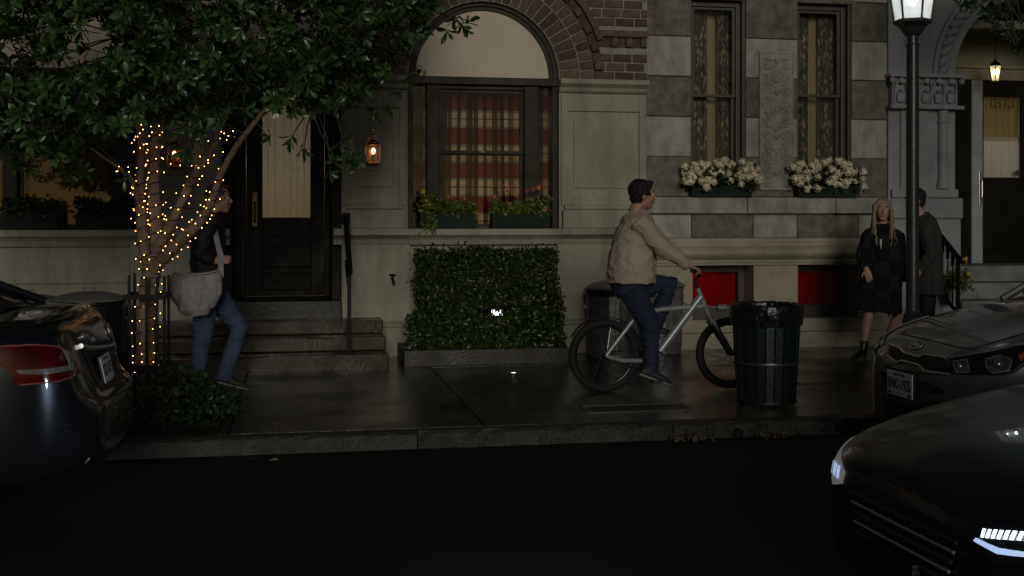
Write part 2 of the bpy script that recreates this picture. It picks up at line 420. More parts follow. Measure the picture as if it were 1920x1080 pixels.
# ================================================================== left townhouse
FY = 12.4
th = thing('townhouse', (1, FY, 0), 'cream painted townhouse with brick arch over its plaid curtained window', 'building')
zs = fz(908, 146)             # springing line
zc = fz(908, 428)             # top of the sill course
xw0, xw1 = fx(765), fx(1048)  # window bay
cxm = (xw0+xw1)/2; RW = (xw1-xw0)/2
xj0, xj1 = fx(415), fx(641)   # door opening
xe = fx(1213)                 # party line with the right hand house
DXB = fx(122)-cxm             # left hand bay is the same, this far along
xlb0, xlb1 = xw0+DXB, xw1+DXB
TOP = 5.6; x_left = xlb0-1.3
def part(name, mat, *boxes, parent=th, bevel=.006, **k):
    m = MB()
    for b in boxes: m.box(*b)
    return obj(name, m, mat, parent, bevel=bevel, **k)
BACK = 12.85
# base walls
part('base_wall', STONE, (x_left, xj0-.9, FY+.02, BACK, -.05, zc-.16))
part('base_wall', STONE, (xw0+.02, xw1-.02, FY+.05, BACK, -.05, zc-.16))
for a, b in ((xj0-.9, xj0), (xj1, xw0+.02), (xw1-.02, xe)):
    part('pedestal', STONE, (a, b, FY-.02, BACK, .36, zc-.165))
    part('plinth', STONE, (a-.0, b, FY-.07, BACK, -.05, .30))
    m2 = MB(); m2.prism_x([(FY-.07, .30), (FY-.085, .315), (FY-.085, .335), (FY-.02, .365), (FY+.2, .365), (FY+.2, .30)], a+.001, b-.001); obj('base_moulding', m2, STONE, th)
# groove in the left wall
part('base_course', STONE, (x_left, xj0-.902, FY-.012, FY+.03, -.05, fz(120, 533)-.008), bevel=.008)
part('base_course', STONE, (x_left, xj0-.902, FY-.012, FY+.03, fz(120, 533)+.008, zc-.19), bevel=.008)
# sill course: moulded shelf
def shelf(a, b, z, name='sill_course', pr=.13, parent=th, mat=STONE, Y=FY):
    m = MB(); m.prism_x([(Y-pr, z), (Y-pr, z-.065), (Y-pr+.015, z-.075), (Y-pr+.04, z-.08), (Y-.055, z-.115), (Y-.04, z-.15), (Y-.03, z-.17), (Y+.3, z-.17), (Y+.3, z)], a, b)
    return obj(name, m, mat, parent, bevel=.004)
shelf(x_left, xj0-.9, zc-.01); shelf(xj0-.9+.001, xj0+.09, zc, pr=.16); shelf(xj1-.09, xw0-.001, zc, pr=.16); shelf(xw0, xw1, zc-.004, pr=.135); shelf(xw1+.001, xe-.002, zc, pr=.16)
# pilasters with sunk panels
def pilaster(a, b, z0, z1, left_in=True):
    w = .10
    part('pilaster', STONE, (a, b, FY+.0, BACK, z0, z1))
    part('pilaster_base', STONE, (a+.03, b-.03, FY-.075, FY+.02, z0, z0+.20), bevel=.012)
    part('pilaster_base_cap', STONE, (a+.05, b-.05, FY-.05, FY+.02, z0+.203, z0+.25), bevel=.014)
    # raised frame round the panel
    p0, p1, q0, q1 = a+.09, b-.09, z0+.36, z1-.2
    m = MB(); m.box(a+.02, p0, FY-.028, FY+.02, z0+.25, z1-.02); m.box(p1, b-.02, FY-.028, FY+.02, z0+.25, z1-.02)
    m.box(p0, p1, FY-.028, FY+.02, z0+.25, q0); m.box(p0, p1, FY-.028, FY+.02, q1, z1-.02); obj('pilaster_frame', m, STONE, th, bevel=.006)
    part('panel', STONE, (p0+.07, p1-.07, FY-.018, FY+.02, q0+.07, q1-.07), bevel=.016)
def capital(a, b, z):
    m = MB(); m.prism_x([(FY-.03, z-.14), (FY-.05, z-.12), (FY-.06, z-.09), (FY-.115, z-.05), (FY-.115, z), (FY+.3, z), (FY+.3, z-.14)], a, b); obj('capital', m, STONE, th, bevel=.004)
for a, b in ((fx(262), xj0), (xj1, xw0-.002), (xw1+.002, xe-.004)):
    pilaster(a, b, zc, zs-.14); capital(a-.005, b, zs)
pilaster(x_left, xlb0-.002, zc, zs-.14); capital(x_left, xlb0, zs)
# the upper wall with its two arches
def arch_wall(cx, x0, x1, mat, name):
    pts = [(x0, zs+.002), (cx-RW, zs+.002)]+[(x, z) for x, z in arc(cx, zs+.002, RW, PI, 0, 40)][1:-1]+[(cx+RW, zs+.002), (x1, zs+.002), (x1, TOP), (x0, TOP)]
    m = MB(); m.prism(pts, FY-.012, BACK); return obj(name, m, mat, th)
BRTEX = M('far_brick', (.2, .12, .08), .85, var=.4, vs=8, bump=.6, bs=50)
xmid = (xj0+xj1)/2
arch_wall(cxm, xj1-.001, xe, MORTAR, 'mortar_wall'); arch_wall(cxm+DXB, x_left, xj0, MORTAR, 'mortar_wall')
part('door_header', STONE, (xj0+.002, xj1-.002, FY+.01, BACK, 3.05, TOP))
# bricks, one by one
bm_ = MB(); bm_.box(-.5, .5, -.5, .5, -.5, .5)
def brick_mesh(l, h):
    m = MB(); m.box(-l/2, l/2, -.03, .03, -h/2, h/2); return m.mesh('brick', bevel=.006)
BL, BH, JT = .205, .084, .014
full = brick_mesh(BL, BH); stub = {}
def brick(x, z, l, ang=0.0, y=FY+.005, me=None):
    if me is None:
        k = round(l, 2)
        if abs(l-BL) < .012: me = full
        else:
            if k not in stub: stub[k] = brick_mesh(k, BH)
            me = stub[k]
    return inst('brick', me, BRICK, th, (x, y+random.uniform(-.004, .004), z), (0, -ang, 0) if ang else None)
R1, R2 = RW+.235, RW+.235+.16
def ring(cx, r0, r1, h, back=0.0, skip=None):
    rm_ = (r0+r1)/2; n = int(PI*rm_/(h+JT)); 
    key = ('r', round(r0, 2))
    # wedge brick
    a = PI/n*.5; g = .006
    poly = [(r0*math.cos(t)-rm_, r0*math.sin(t)) for t in (-a+g/r0, a-g/r0)]+[(r1*math.cos(t)-rm_, r1*math.sin(t)) for t in (a-g/r1, -a+g/r1)]
    m = MB(); m.prism(poly, -.03, .03); me = m.mesh('brick', bevel=.005)
    for i in range(n):
        t = PI*(i+.5)/n
        if skip and skip(i): continue
        inst('brick', me, BRICK, th, (cx+rm_*math.cos(t), FY+.003-back+random.uniform(-.004, .004), zs+rm_*math.sin(t)), (0, -t, 0))
    return n
for cx in (cxm, cxm+DXB):
    ring(cx, RW+.012, R1-.006, .088)
    ring(cx, R1+.006, R2-.004, .088)
    ring(cx, R2+.004, R2+.082, .088, back=.035, skip=lambda i: i % 2 == 0)      # dentils
    m = MB(); m.prism(arc(cx, zs+.004, R2+.1, 0, PI, 40)+arc(cx, zs+.004, R2-.01, PI, 0, 40), FY-.0155, FY+.012); obj('dentil_back', m, BRICK, th)
    m = MB(); o_ = arc(cx, zs+.02, R2+.15, 0.32, PI-.32, 40); i_ = arc(cx, zs+.02, R2+.084, 0.32, PI-.32, 40)
    m.prism(o_+i_[::-1], FY-.07, FY+.012); obj('drip_moulding', m, BRICK, th)
# spandrel courses
zd = zs+(R2+.115)*math.sin(.32)+.02
for side in (1, -1):
    lim = xe if side == 1 else xj1
    z = zs+JT/2+BH/2; r_ = 0
    while z < 4.35:
        dz = z-zs
        rr = R2 if dz < (zd-zs)-.1 else R2+.16
        if abs(z-zd) < .11: z += BH+JT; r_ += 1; continue
        off = math.sqrt(max(rr*rr-dz*dz, 0)); xs = cxm+side*(off+JT)
        tot = abs(lim-xs)-.004; pos = 0; first = True
        while tot-pos > .05:
            l = BL if not (first and r_ % 2) else BL*.55
            first = False
            if pos+l > tot: l = tot-pos
            brick(xs+side*(pos+l/2), z, l); pos += l+JT
        z += BH+JT; r_ += 1
# dentil band at the foot of the drip moulding
part('string_course', BRICK, (cxm+(R2+.10)*math.cos(.32), xe-.003, FY-.065, FY+.012, zd+.035, zd+.105))
den = brick_mesh(.066, .10)
for i in range(3): inst('brick', den, BRICK, th, (xe-.05-i*.165, FY-.03, zd-.022))
back_strip = part('string_course_back', BRICK, (cxm+(R2+.09)*math.cos(.3), xe-.004, FY-.016, FY+.012, zd-.08, zd+.03))

def window_bay(cx, lit, first):
    o0, o1 = cx-RW+.004, cx+RW-.004
    w = thing_part = bpy.data.objects.new('window', None); C.objects.link(w); w.parent = th; WL[w.name] = Vector((cx, FY+.15, zc)); w.location = WL[w.name]-wloc(th)
    k = dict(parent=w)
    ft = .055
    part('jamb', BROWN, (o0, o0+ft, FY+.06, FY+.24, zc, zs-.075), **k); part('jamb', BROWN, (o1-ft, o1, FY+.06, FY+.24, zc, zs-.075), **k)
    part('transom', BROWN, (o0, o1, FY+.03, FY+.24, zs-.07, zs+.012), bevel=.008, **k)
    s0, s1 = cx-.47, cx+.455
    part('mullion', BROWN, (o0+.205, s0, FY+.07, FY+.22, zc, zs-.072), **k); part('mullion', BROWN, (s1, o1-.205, FY+.07, FY+.22, zc, zs-.072), **k)
    part('frame_head', BROWN, (s0, s1, FY+.10, FY+.22, zs-.115, zs-.072), **k)
    zm = fz(908, 287, FY+.13)
    for (z0, z1, yy) in ((zm-.012, zs-.12, FY+.125), (zc+.01, zm+.012, FY+.155)):
        m = MB(); t = .04
        m.box(s0+.004, s0+t, yy, yy+.035, z0, z1); m.box(s1-t, s1-.004, yy, yy+.035, z0, z1); m.box(s0+t, s1-t, yy, yy+.035, z0, z0+.036); m.box(s0+t, s1-t, yy, yy+.035, z1-.036, z1)
        so = obj('sash', m, BROWN, w, bevel=.004)
        part('pane', GLASS, (s0+t, s1-t, yy+.015, yy+.019, z0+.036, z1-.036), parent=so, bevel=0)
    part('sash_lock', BRASS, (cx-.03, cx+.03, FY+.11, FY+.126, zm+.0, zm+.022), **k)
    for a, b in ((o0+ft, o0+.205), (o1-.205, o1-ft)):
        part('side_pane', GLASS, (a, b, FY+.16, FY+.164, zc, zs-.072), bevel=0, **k)
    # arched panel
    m = MB(); m.prism(arc(cx, zs+.012, RW-.09, 0, PI, 40), FY+.12, FY+.18); obj('lunette', m, LUNET, w)
    m = MB(); m.prism(arc(cx, zs+.013, RW-.006, 0, PI, 40)+arc(cx, zs+.013, RW-.05, PI, 0, 40), FY+.05, FY+.24); obj('arch_frame', m, BROWN, w)
    m = MB(); m.prism(arc(cx, zs+.013, RW-.05, 0, PI, 40)+arc(cx, zs+.013, RW-.088, PI, 0, 40), FY+.085, FY+.22); obj('arch_bead', m, BROWN, w)
    # room behind
    m = MB(); a, b, y0, y1, z0, z1 = o0-.3, o1+.3, FY+.46, FY+1.8, zc-.3, zs+.25
    m.add([(a,y0,z0),(b,y0,z0),(b,y1,z0),(a,y1,z0),(a,y0,z1),(b,y0,z1),(b,y1,z1),(a,y1,z1)], [(0,1,2,3),(4,7,6,5),(1,5,6,2),(2,6,7,3),(3,7,4,0)])
    obj('room', m, M('room_wall', (.45, .38, .28), .8), w)
    part('window_stool', BROWN, (o0, o1, FY+.24, FY+.45, zc-.02, zc+.004), **k)
    return w, o0, o1, s0, s1
def curtain_mesh(x0, x1, z0, z1, Y, folds, amp, nx=120, nz=10, seed=0, pull=0.0):
    rnd = random.Random(seed); ph = [rnd.uniform(0, 6.3) for _ in range(5)]
    vs = []; uv = []
    for j in range(nz+1):
        v = j/nz; z = z0+(z1-z0)*v
        for i in range(nx+1):
            u = i/nx
            a = amp*(.55+.45*(1-v))
            yy = a*(math.sin(u*folds*2*PI+ph[0]+.6*math.sin(v*2+ph[1]))+.5*math.sin(u*folds*3.7*PI+ph[2]+v*.8)+.35*math.sin(u*folds*1.1*PI+ph[3]))
            xx = x0+(x1-x0)*u+a*.35*math.sin(u*folds*4*PI+ph[4])+pull*(v-.5)*math.sin(u*PI*2)
            vs.append((xx, Y+yy, z)); uv.append((u+.006*math.sin(u*folds*2*PI), v))
    fs = [[j*(nx+1)+i, j*(nx+1)+i+1, (j+1)*(nx+1)+i+1, (j+1)*(nx+1)+i] for j in range(nz) for i in range(nx)]
    return vs, fs, uv
def curtain(name, x0, x1, z0, z1, Y, folds, amp, mat, label, group=None, seed=0, cat='curtain', pull=0.0):
    vs, fs, uv = curtain_mesh(x0, x1, z0, z1, Y, folds, amp, seed=seed, pull=pull)
    m = MB(); m.add(vs, fs); L = Vector(((x0+x1)/2, Y, z0)); me = m.mesh(name, L, fixn=False); smooth_mesh(me)
    ul = me.uv_layers.new(name='UVMap')
    for lp in me.loops: ul.data[lp.index].uv = uv[lp.vertex_index]
    o = link(name, me, mat, None, L); tag(o, label, cat, group); return o
def ramp(N, L, src, stops, mult):
    mm = N.new('ShaderNodeMath'); mm.operation = 'MULTIPLY'; mm.inputs[1].default_value = mult; L.new(src, mm.inputs[0])
    fr = N.new('ShaderNodeMath'); fr.operation = 'FRACT'; L.new(mm.outputs[0], fr.inputs[0])
    r = N.new('ShaderNodeValToRGB'); r.color_ramp.interpolation = 'CONSTANT'
    el = r.color_ramp.elements
    while len(el) > 1: el.remove(el[-1])
    el[0].position = 0; el[0].color = (*stops[0][1], 1)
    for p, c in stops[1:]:
        e = el.new(p); e.color = (*c, 1)
    L.new(fr.outputs[0], r.inputs[0]); return r.outputs[0]
def plaid(nu, nv):
    def b(N, L, uv):
        s = N.new('ShaderNodeSeparateXYZ'); L.new(uv, s.inputs[0])
        cr, mu, nv_, gr = (.95, .80, .58), (.70, .58, .42), (.09, .10, .16), (.30, .36, .30)
        v = ramp(N, L, s.outputs[0], [(0, (1, .92, .78)), (.15, (.20, .15, .12)), (.25, (.07, .08, .12)), (.40, (.55, .45, .34)), (.5, (.12, .10, .09)), (.62, (1, .92, .78)), (.78, (.07, .08, .12)), (.88, (.32, .24, .17))], nu)
        h = ramp(N, L, s.outputs[1], [(0, mu), (.16, (.06, .06, .12)), (.19, mu), (.36, gr), (.43, (.24, .036, .06)), (.9, gr), (.96, mu)], nv)
        mx = N.new('ShaderNodeMixRGB'); mx.blend_type = 'MULTIPLY'; mx.inputs[0].default_value = 1
        L.new(v, mx.inputs[1]); L.new(h, mx.inputs[2]); return mx.outputs[0]
    return b
w1, o0, o1, s0, s1 = window_bay(cxm, True, True)
PLAID = clothm('plaid_cloth', plaid(3.3, 4.2), .55)
PLAIDS = clothm('plaid_side_cloth', plaid(.6, 4.2), .4)
curtain('curtain', s0-.02, s1+.02, zc+.01, zs-.03, FY+.34, 7, .022, PLAID, 'red and mustard plaid curtain behind the sash window under the arch', seed=3, pull=.02)
curtain('curtain', o0, s0-.06, zc+.01, zs-.03, FY+.33, 2, .016, PLAIDS, 'narrow plaid curtain in the side light next to the wall lantern', seed=5)
curtain('curtain', s1+.06, o1, zc+.01, zs-.03, FY+.33, 2, .016, PLAIDS, 'narrow plaid curtain in the side light next to the plain pilaster', seed=8)
point_light('room_lamp', (cxm+.15, FY+1.2, zs-1.1), 3.6, (1, .95, .88), .12, w1)
w2, *_r = window_bay(cxm+DXB, False, False)
curtain('curtain', o0+DXB, o1+DXB, zc+.01, zs-.03, FY+.36, 9, .03, clothm('brown_cloth', lambda N, L, uv: (lambda r: (setattr(r.outputs[0], 'default_value', (.22, .15, .07, 1)), r.outputs[0])[1])(N.new('ShaderNodeRGB')), .4), 'dark brown curtain behind the window under the tree', seed=4)
point_light('room_lamp', (cxm+DXB, FY+1.2, zs-.9), .22, (1, .7, .4), .12, w2)

# ---------------------------------------------------------------- front door of the left house
DY = FY+.50
zl = fz(540, 556, DY)                      # threshold
part('door_surround', DOORP, (xj0, xj0+.10, DY-.30, DY+.1, zl-.05, 3.05), (xj1-.10, xj1, DY-.30, DY+.1, zl-.05, 3.05), (xj0+.1, xj1-.1, DY-.12, DY+.1, 2.93, 3.05))
part('jamb_lining', STONE, (xj1-.002, xj1+.02, FY+.005, DY-.3, zl-.6, 3.05), bevel=0); part('jamb_lining', STONE, (xj0-.02, xj0+.002, FY+.005, DY-.3, zl-.6, 3.05), bevel=0)
xd0, xd1 = fx(462, DY), fx(608, DY)
m = MB(); m.box(xj0+.1, xd0-.06, DY-.02, DY+.08, zl, 2.93); m.box(xd1+.06, xj1-.1, DY-.02, DY+.08, zl, 2.93); obj('side_panel', m, DOORP, th, bevel=.01)
part('door_frame', DOORP, (xd0-.06, xd0-.005, DY-.05, DY+.1, zl, 2.93), bevel=.01); part('door_frame', DOORP, (xd1+.005, xd1+.06, DY-.05, DY+.1, zl, 2.93), bevel=.01)
door = bpy.data.objects.new('door', None); C.objects.link(door); door.parent = th; WL[door.name] = Vector(((xd0+xd1)/2, DY, zl)); door.location = WL[door.name]-wloc(th)
g0, g1 = fx(492, DY), fx(582, DY); gz0 = fz(540, 408, DY); gz1 = 2.80
part('leaf', DOORP, (xd0, g0, DY, DY+.05, zl+.01, 2.925), (g1, xd1, DY, DY+.05, zl+.01, 2.925), (g0, g1, DY, DY+.05, zl+.01, gz0), (g0, g1, DY, DY+.05, gz1, 2.925), parent=door, bevel=.003)
m = MB()
for a, b, c_, d in ((g0-.03, g0, gz0-.03, gz1+.03), (g1, g1+.03, gz0-.03, gz1+.03), (g0, g1, gz0-.03, gz0), (g0, g1, gz1, gz1+.03)): m.box(a, b, DY-.014, DY+.004, c_, d)
obj('glazing_bead', m, DOORP, door, bevel=.004)
part('pane', GLASS, (g0, g1, DY+.02, DY+.024, gz0, gz1), parent=door, bevel=0)
for (a, b, c_, d) in ((g0-.01, g1+.01, fz(540, 502, DY), fz(540, 442, DY)), (g0-.01, g1+.01, fz(540, 548, DY)+.02, fz(540, 512, DY))):
    part('panel', DOORP, (a, b, DY-.022, DY+.01, c_, d), parent=door, bevel=.02)
part('kick_line', DOORP, (xd0+.02, xd1-.02, DY-.006, DY+.004, zl+.035, zl+.042), parent=door, bevel=0)
hp = fx(478, DY)
hd = part('handle', BRASS, (hp-.028, hp+.028, DY-.014, DY+.002, fz(478, 425, DY), fz(478, 360, DY)), parent=door, bevel=.006)
m = MB(); m.tube([(hp, DY-.005, fz(478, 418, DY)), (hp, DY-.06, fz(478, 412, DY)), (hp, DY-.06, fz(478, 385, DY)), (hp, DY-.005, fz(478, 378, DY))], .011, 8); obj('grip', m, BRASS, hd, smooth=True)
def plain(c):
    def b(N, L, uv):
        r = N.new('ShaderNodeRGB'); r.outputs[0].default_value = (*c, 1); return r.outputs[0]
    return b
SHEER = clothm('cream_sheer', plain((.76, .73, .65)), .6)
curtain('door_curtain', g0-.05, g1+.05, gz0-.04, gz1+.04, DY+.14, 9, .014, SHEER, 'lit cream pleated curtain behind the glass of the dark door under the tree', seed=11)
m = MB(); a, b, y0, y1, z0, z1 = xd0-.2, xd1+.2, DY+.051, DY+1.2, zl, 2.92
m.add([(a,y0,z0),(b,y0,z0),(b,y1,z0),(a,y1,z0),(a,y0,z1),(b,y0,z1),(b,y1,z1),(a,y1,z1)], [(0,1,2,3),(4,7,6,5),(1,5,6,2),(2,6,7,3),(3,7,4,0)]); obj('hall', m, MATS['room_wall'], th)
point_light('hall_lamp', (xmid, DY+.9, 2.1), 2.9, (1, .91, .74), .1, th)
# ---------------------------------------------------------------- steps up to it
stp = thing('entrance_steps', ((xj0+xj1)/2, 11.5, 0), 'worn wet stone steps leading up to the dark front door', 'steps')
xs0, xs1 = fx(275, 11.6), P(729, 600, 11.33).x
levels = [(11.32, .142), (11.64, .280), (11.96, .415)]
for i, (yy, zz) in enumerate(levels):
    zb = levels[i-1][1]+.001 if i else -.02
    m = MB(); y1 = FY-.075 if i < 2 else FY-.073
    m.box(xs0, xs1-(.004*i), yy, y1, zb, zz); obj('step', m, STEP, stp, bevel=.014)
m = MB(); m.box(xj0+.003, xj1-.003, FY-.072, DY+.03, -.02, zl-.012); obj('threshold', m, M('shaded_step_stone', (.016, .013, .009), .35, var=.3, vs=6, bump=.15, bs=25, spec=.3), stp, bevel=.014)  # darker than the other steps: shade on this riser put into the colour
# ---------------------------------------------------------------- handrail
hp0 = P(655, 664, 11.47); hr = thing('handrail', (hp0.x, 11.47, .142), 'black iron handrail on the steps beside the pale pilaster', 'handrail')
xr_ = hp0.x; zr0 = fz(652, 505, 11.42); zr1 = fz(657, 408, FY-.1)
m = MB(); m.box(xr_-.019, xr_+.019, 11.45, 11.488, .143, zr0-.02); obj('post', m, IRON, hr, bevel=.004)
m = MB(); m.box(xr_-.045, xr_+.045, 11.42, 11.52, .142, .152); obj('foot_plate', m, IRON, hr)
m = MB(); m.bar((xr_, 11.36, zr0-.03), (xr_, FY-.17, zr1), .055, .045); m.bar((xr_, FY-.18, zr1-.005), (xr_, FY-.07, zr1+.005), .055, .045); obj('rail', m, IRON, hr, bevel=.006)
m = MB(); m.box(xr_-.05, xr_+.05, FY-.09, FY-.072, zr1-.06, zr1+.05); obj('wall_plate', m, IRON, hr, bevel=.003)
m = MB(); m.bar((xr_, 11.47, zr0-.28), (xr_, FY-.08, zr1-.45), .02, .03); obj('lower_bar', m, IRON, hr)

# ---------------------------------------------------------------- wall lanterns
AMBER = glassm('amber_glass', (1, .92, .78), .1, .05)
def wall_lantern(px, py, label, power):
    c = P(px, py, FY-.15); root = thing('wall_lantern', (c.x, FY-.03, c.z), label, 'lantern', 'lanterns beside the dark door')
    x, z = c.x, c.z; yb = FY-.033
    m = MB(); m.box(x-.10, x+.10, FY-.045, FY-.02, z-.19, z+.22); obj('back_block', m, STONE, root, bevel=.006)
    m = MB(); m.box(x-.05, x+.05, FY-.062, FY-.045, z-.13, z+.16); obj('back_plate', m, COPPER, root, bevel=.006)
    m = MB(); m.tube([(x, FY-.05, z+.14), (x, FY-.11, z+.19), (x, FY-.15, z+.17), (x, FY-.15, z+.14)], .008, 8); obj('arm', m, COPPER, root, smooth=True)
    y = FY-.15; w = .062
    m = MB(); m.lathe([(.09, .065), (.092, .072), (.07, .09), (.068, .098), (.045, .118), (.018, .125), (.016, .14), (.034, .15), (.034, .17), (.012, .185), (.011, .235), (.014, .24), (.001, .243)], (x, y, z), 4)
    for v in m.v:      # square it with the wall
        dx, dy = v.x-x, v.y-y; v.x = x+(dx-dy)*.7071; v.y = y+(dx+dy)*.7071
    obj('roof', m, COPPER, root, bevel=.002)
    m = MB(); m.box(x-w, x+w, y-w, y+w, z-.125, z-.108); obj('base', m, COPPER, root, bevel=.003)
    for sx in (-1, 1):
        for sy in (-1, 1):
            m = MB(); m.box(x+sx*w-.005, x+sx*w+.005, y+sy*w-.005, y+sy*w+.005, z-.108, z+.066); obj('corner_bar', m, COPPER, root)
    for (a, b, c_, d) in ((-w+.006, w-.006, -w-.001, -w+.001), (-w+.006, w-.006, w-.001, w+.001), (-w-.001, -w+.001, -w+.006, w-.006), (w-.001, w+.001, -w+.006, w-.006)):
        m = MB(); m.box(x+a, x+b, y+c_, y+d, z-.107, z+.065); obj('pane', m, AMBER, root)
    m = MB(); m.lathe([(.012, -.108), (.012, -.03), (.008, -.028)], (x, y, z), 10); obj('candle', m, BRASS, root)
    m = MB(); m.ell((x, y, z+.005), (.019, 0, 0), (0, .019, 0), (0, 0, .032), 12, 8); obj('bulb', m, emitm('lantern_bulb', (1, .74, .42), 8), root, smooth=True)
    point_light('lantern_glow', (x, y-.0, z+.005), power, (1, .62, .32), .02, root)
wall_lantern(700, 284, 'small lit copper lantern on the pale pilaster by the handrail', .9)
wall_lantern(327, 290, 'small lit copper lantern half hidden behind the string lit tree', .35)
# tap on the wall
p = P(735, 522, FY-.02); tp = thing('hose_tap', p, 'small dark hose tap on the wall beside the hedge', 'tap')
m = MB(); m.tube([(p.x, FY-.015, p.z), (p.x, FY-.08, p.z), (p.x+.01, FY-.11, p.z-.03), (p.x+.01, FY-.11, p.z-.06)], .014, 10); obj('spout', m, IRON, tp, smooth=True)
m = MB(); m.lathe([(.034, 0), (.034, .012), (.006, .014), (.006, -.03)], (p.x, FY-.075, p.z+.035), 12); obj('valve_wheel', m, IRON, tp)
# ================================================================== right townhouse
RY = 12.5
rh = thing('townhouse', (6, RY, 0), 'townhouse of light and dark chequered stone blocks with carved panel and arched porch', 'building')
def rpart(name, mat, *boxes, parent=rh, bevel=.006, **k): return part(name, mat, *boxes, parent=parent, bevel=bevel, **k)
x0r = xe+.004
wa0, wa1, wb0, wb1 = fx(1296, RY), fx(1398, RY), fx(1496, RY), fx(1596, RY)
xp = fx(1664, RY)
lv = [fz(1250, 369, RY), fz(1250, 296, RY), fz(1250, 219, RY), fz(1250, 143, RY), fz(1250, 67, RY)]
h_ = (lv[-1]-lv[0])/4
rows_z = [lv[0]+h_*i for i in range(9)]
ztopw = fz(1345, 2, RY)
RBACK = RY+.42
g = .005
rpart('core_wall', M('joint_mortar', (.25, .23, .2), .9), (x0r, wa0-.006, RY+.03, RBACK, lv[0], 5.6), (wa1+.006, wb0-.006, RY+.03, RBACK, lv[0], 5.6), (wb1+.006, xp+.1, RY+.03, RBACK, lv[0], 5.6), (wa0-.006, wa1+.006, RY+.03, RBACK, ztopw+.02, 5.6), (wb0-.006, wb1+.006, RY+.03, RBACK, ztopw+.02, 5.6), bevel=0)
pn0, pn1 = fx(1422, RY), fx(1486, RY); pz0, pz1 = fz(1453, 357, RY), fz(1453, 97, RY)
for i in range(8):
    z0, z1 = rows_z[i]+g, rows_z[i+1]-g
    mat = DARKB if i % 2 == 0 else LIGHTB
    for (a, b) in ((x0r, wa0), (wb1, xp)):
        rpart('block', mat, (a+g, b-g, RY+random.uniform(-.006, .004), RY+.2, z0, z1), bevel=.008)
    a, b = wa1, wb0
    rpart('block', mat, (a+g, b-g, RY+random.uniform(-.006, .004), RY+.2, z0, z1), bevel=.008)
for (a, b) in ((wa0, wa1), (wb0, wb1)):
    rpart('lintel', DARKB, (a-.05, b+.05, RY-.004, RY+.2, ztopw+.015, ztopw+.35), bevel=.01)
# carved panel with scroll relief
CARV = M('carved_stone', (.37, .355, .30), .8, var=.15, vs=8, bump=.4, bs=40, stain=(5, .25))
cp = rpart('carved_panel', CARV, (pn0, pn1, RY-.03, RY+.01, pz0, pz1), bevel=.008)
m = MB(); pc = (pn0+pn1)/2; pw = (pn1-pn0)/2; yy = RY-.034
def scroll(cx, cz, r, turns, a0, s, rad0=.015):
    pts = []; rs = []
    for i in range(26):
        t = i/25; a = a0+s*turns*2*PI*t; rr = r*(1-t*.85)
        pts.append((cx+rr*math.cos(a), yy-.006*t, cz+rr*math.sin(a))); rs.append(rad0*(1-.35*t))
    m.tube(pts, rs, 6)
H = pz1-pz0
for s in (-1, 1):
    for k_, (fz_, r, dirn) in enumerate(((.61, .066, 1), (.715, .062, -1), (.40, .066, -1), (.51, .062, 1), (.245, .066, 1), (.14, .066, -1), (.80, .045, 1), (.90, .04, -1), (.05, .04, 1), (.325, .035, -1))):
        cx = pc+s*pw*.60; cz = pz0+H*fz_
        scroll(cx, cz, r, 1.6, PI/2*(1 if dirn > 0 else -1), s*dirn)
    # stems linking the scrolls
    for (za, zb, bow) in ((.30, .40, .9), (.54, .60, .25), (.78, .86, .6), (.10, .16, .3)):
        pts = [(pc+s*pw*(.12+bow*.6*math.sin(PI*t/8)), yy, pz0+H*(za+(zb-za)*t/8)) for t in range(9)]; m.tube(pts, [.006+.006*math.sin(PI*t/8) for t in range(9)], 6)
    for zz in (.09, .14, .19, .30, .335, .46, .56, .66, .76, .83, .88, .94):
        for q in range(3):
            a = rad(30+40*q)*s; m.ell((pc+s*pw*(.35+.16*q), yy, pz0+H*zz), (.018, 0, .012*s), (0, .012, 0), (-.006*s, 0, .010), 8, 5)
m.lathe([(.062, 0), (.062, -.012), (.05, -.018), (.05, -.006), (.03, -.014), (.001, -.016)], (pc, yy+.008, pz0+H*.46), 16, 'y')
for zz, r in ((.12, .03), (.28, .035), (.38, .026), (.58, .034), (.70, .03), (.80, .045), (.93, .028)):
    m.ell((pc, yy, pz0+H*zz), (r*.75, 0, 0), (0, .018, 0), (0, 0, r), 10, 6)
    for s in (-1, 1): m.ell((pc+s*r, yy, pz0+H*zz+r*.4), (r*.5, 0, r*.35), (0, .014, 0), (-r*.2, 0, r*.3), 8, 5)
obj('relief', m, CARV, cp, smooth=True)
fr = MB(); t = .012
for a, b, c_, d in ((pn0+.004, pn0+.004+t, pz0+.01, pz1-.01), (pn1-.004-t, pn1-.004, pz0+.01, pz1-.01), (pn0+.004+t, pn1-.004-t, pz1-.01-t, pz1-.01)): fr.box(a, b, RY-.04, RY-.028, c_, d)
obj('panel_border', fr, CARV, cp)
# tall windows
def floral(N, L, uv):
    v = N.new('ShaderNodeTexVoronoi'); v.inputs['Scale'].default_value = 9; mp = N.new('ShaderNodeMapping'); mp.inputs['Scale'].default_value = (1.0, 3.0, 1)
    L.new(uv, mp.inputs[0])
    nz = N.new('ShaderNodeTexNoise'); nz.inputs['Scale'].default_value = 5; nz.inputs['Detail'].default_value = 3; L.new(mp.outputs[0], nz.inputs['Vector'])
    ad = N.new('ShaderNodeMixRGB'); ad.inputs[0].default_value = .12; L.new(mp.outputs[0], ad.inputs[1]); L.new(nz.outputs[1], ad.inputs[2]); L.new(ad.outputs[0], v.inputs['Vector'])
    r = N.new('ShaderNodeValToRGB'); e = r.color_ramp.elements; e[0].position = .22; e[0].color = (.42, .38, .24, 1); e[1].position = .46; e[1].color = (.115, .108, .082, 1)
    L.new(v.outputs['Distance'], r.inputs[0]); return r.outputs[0]
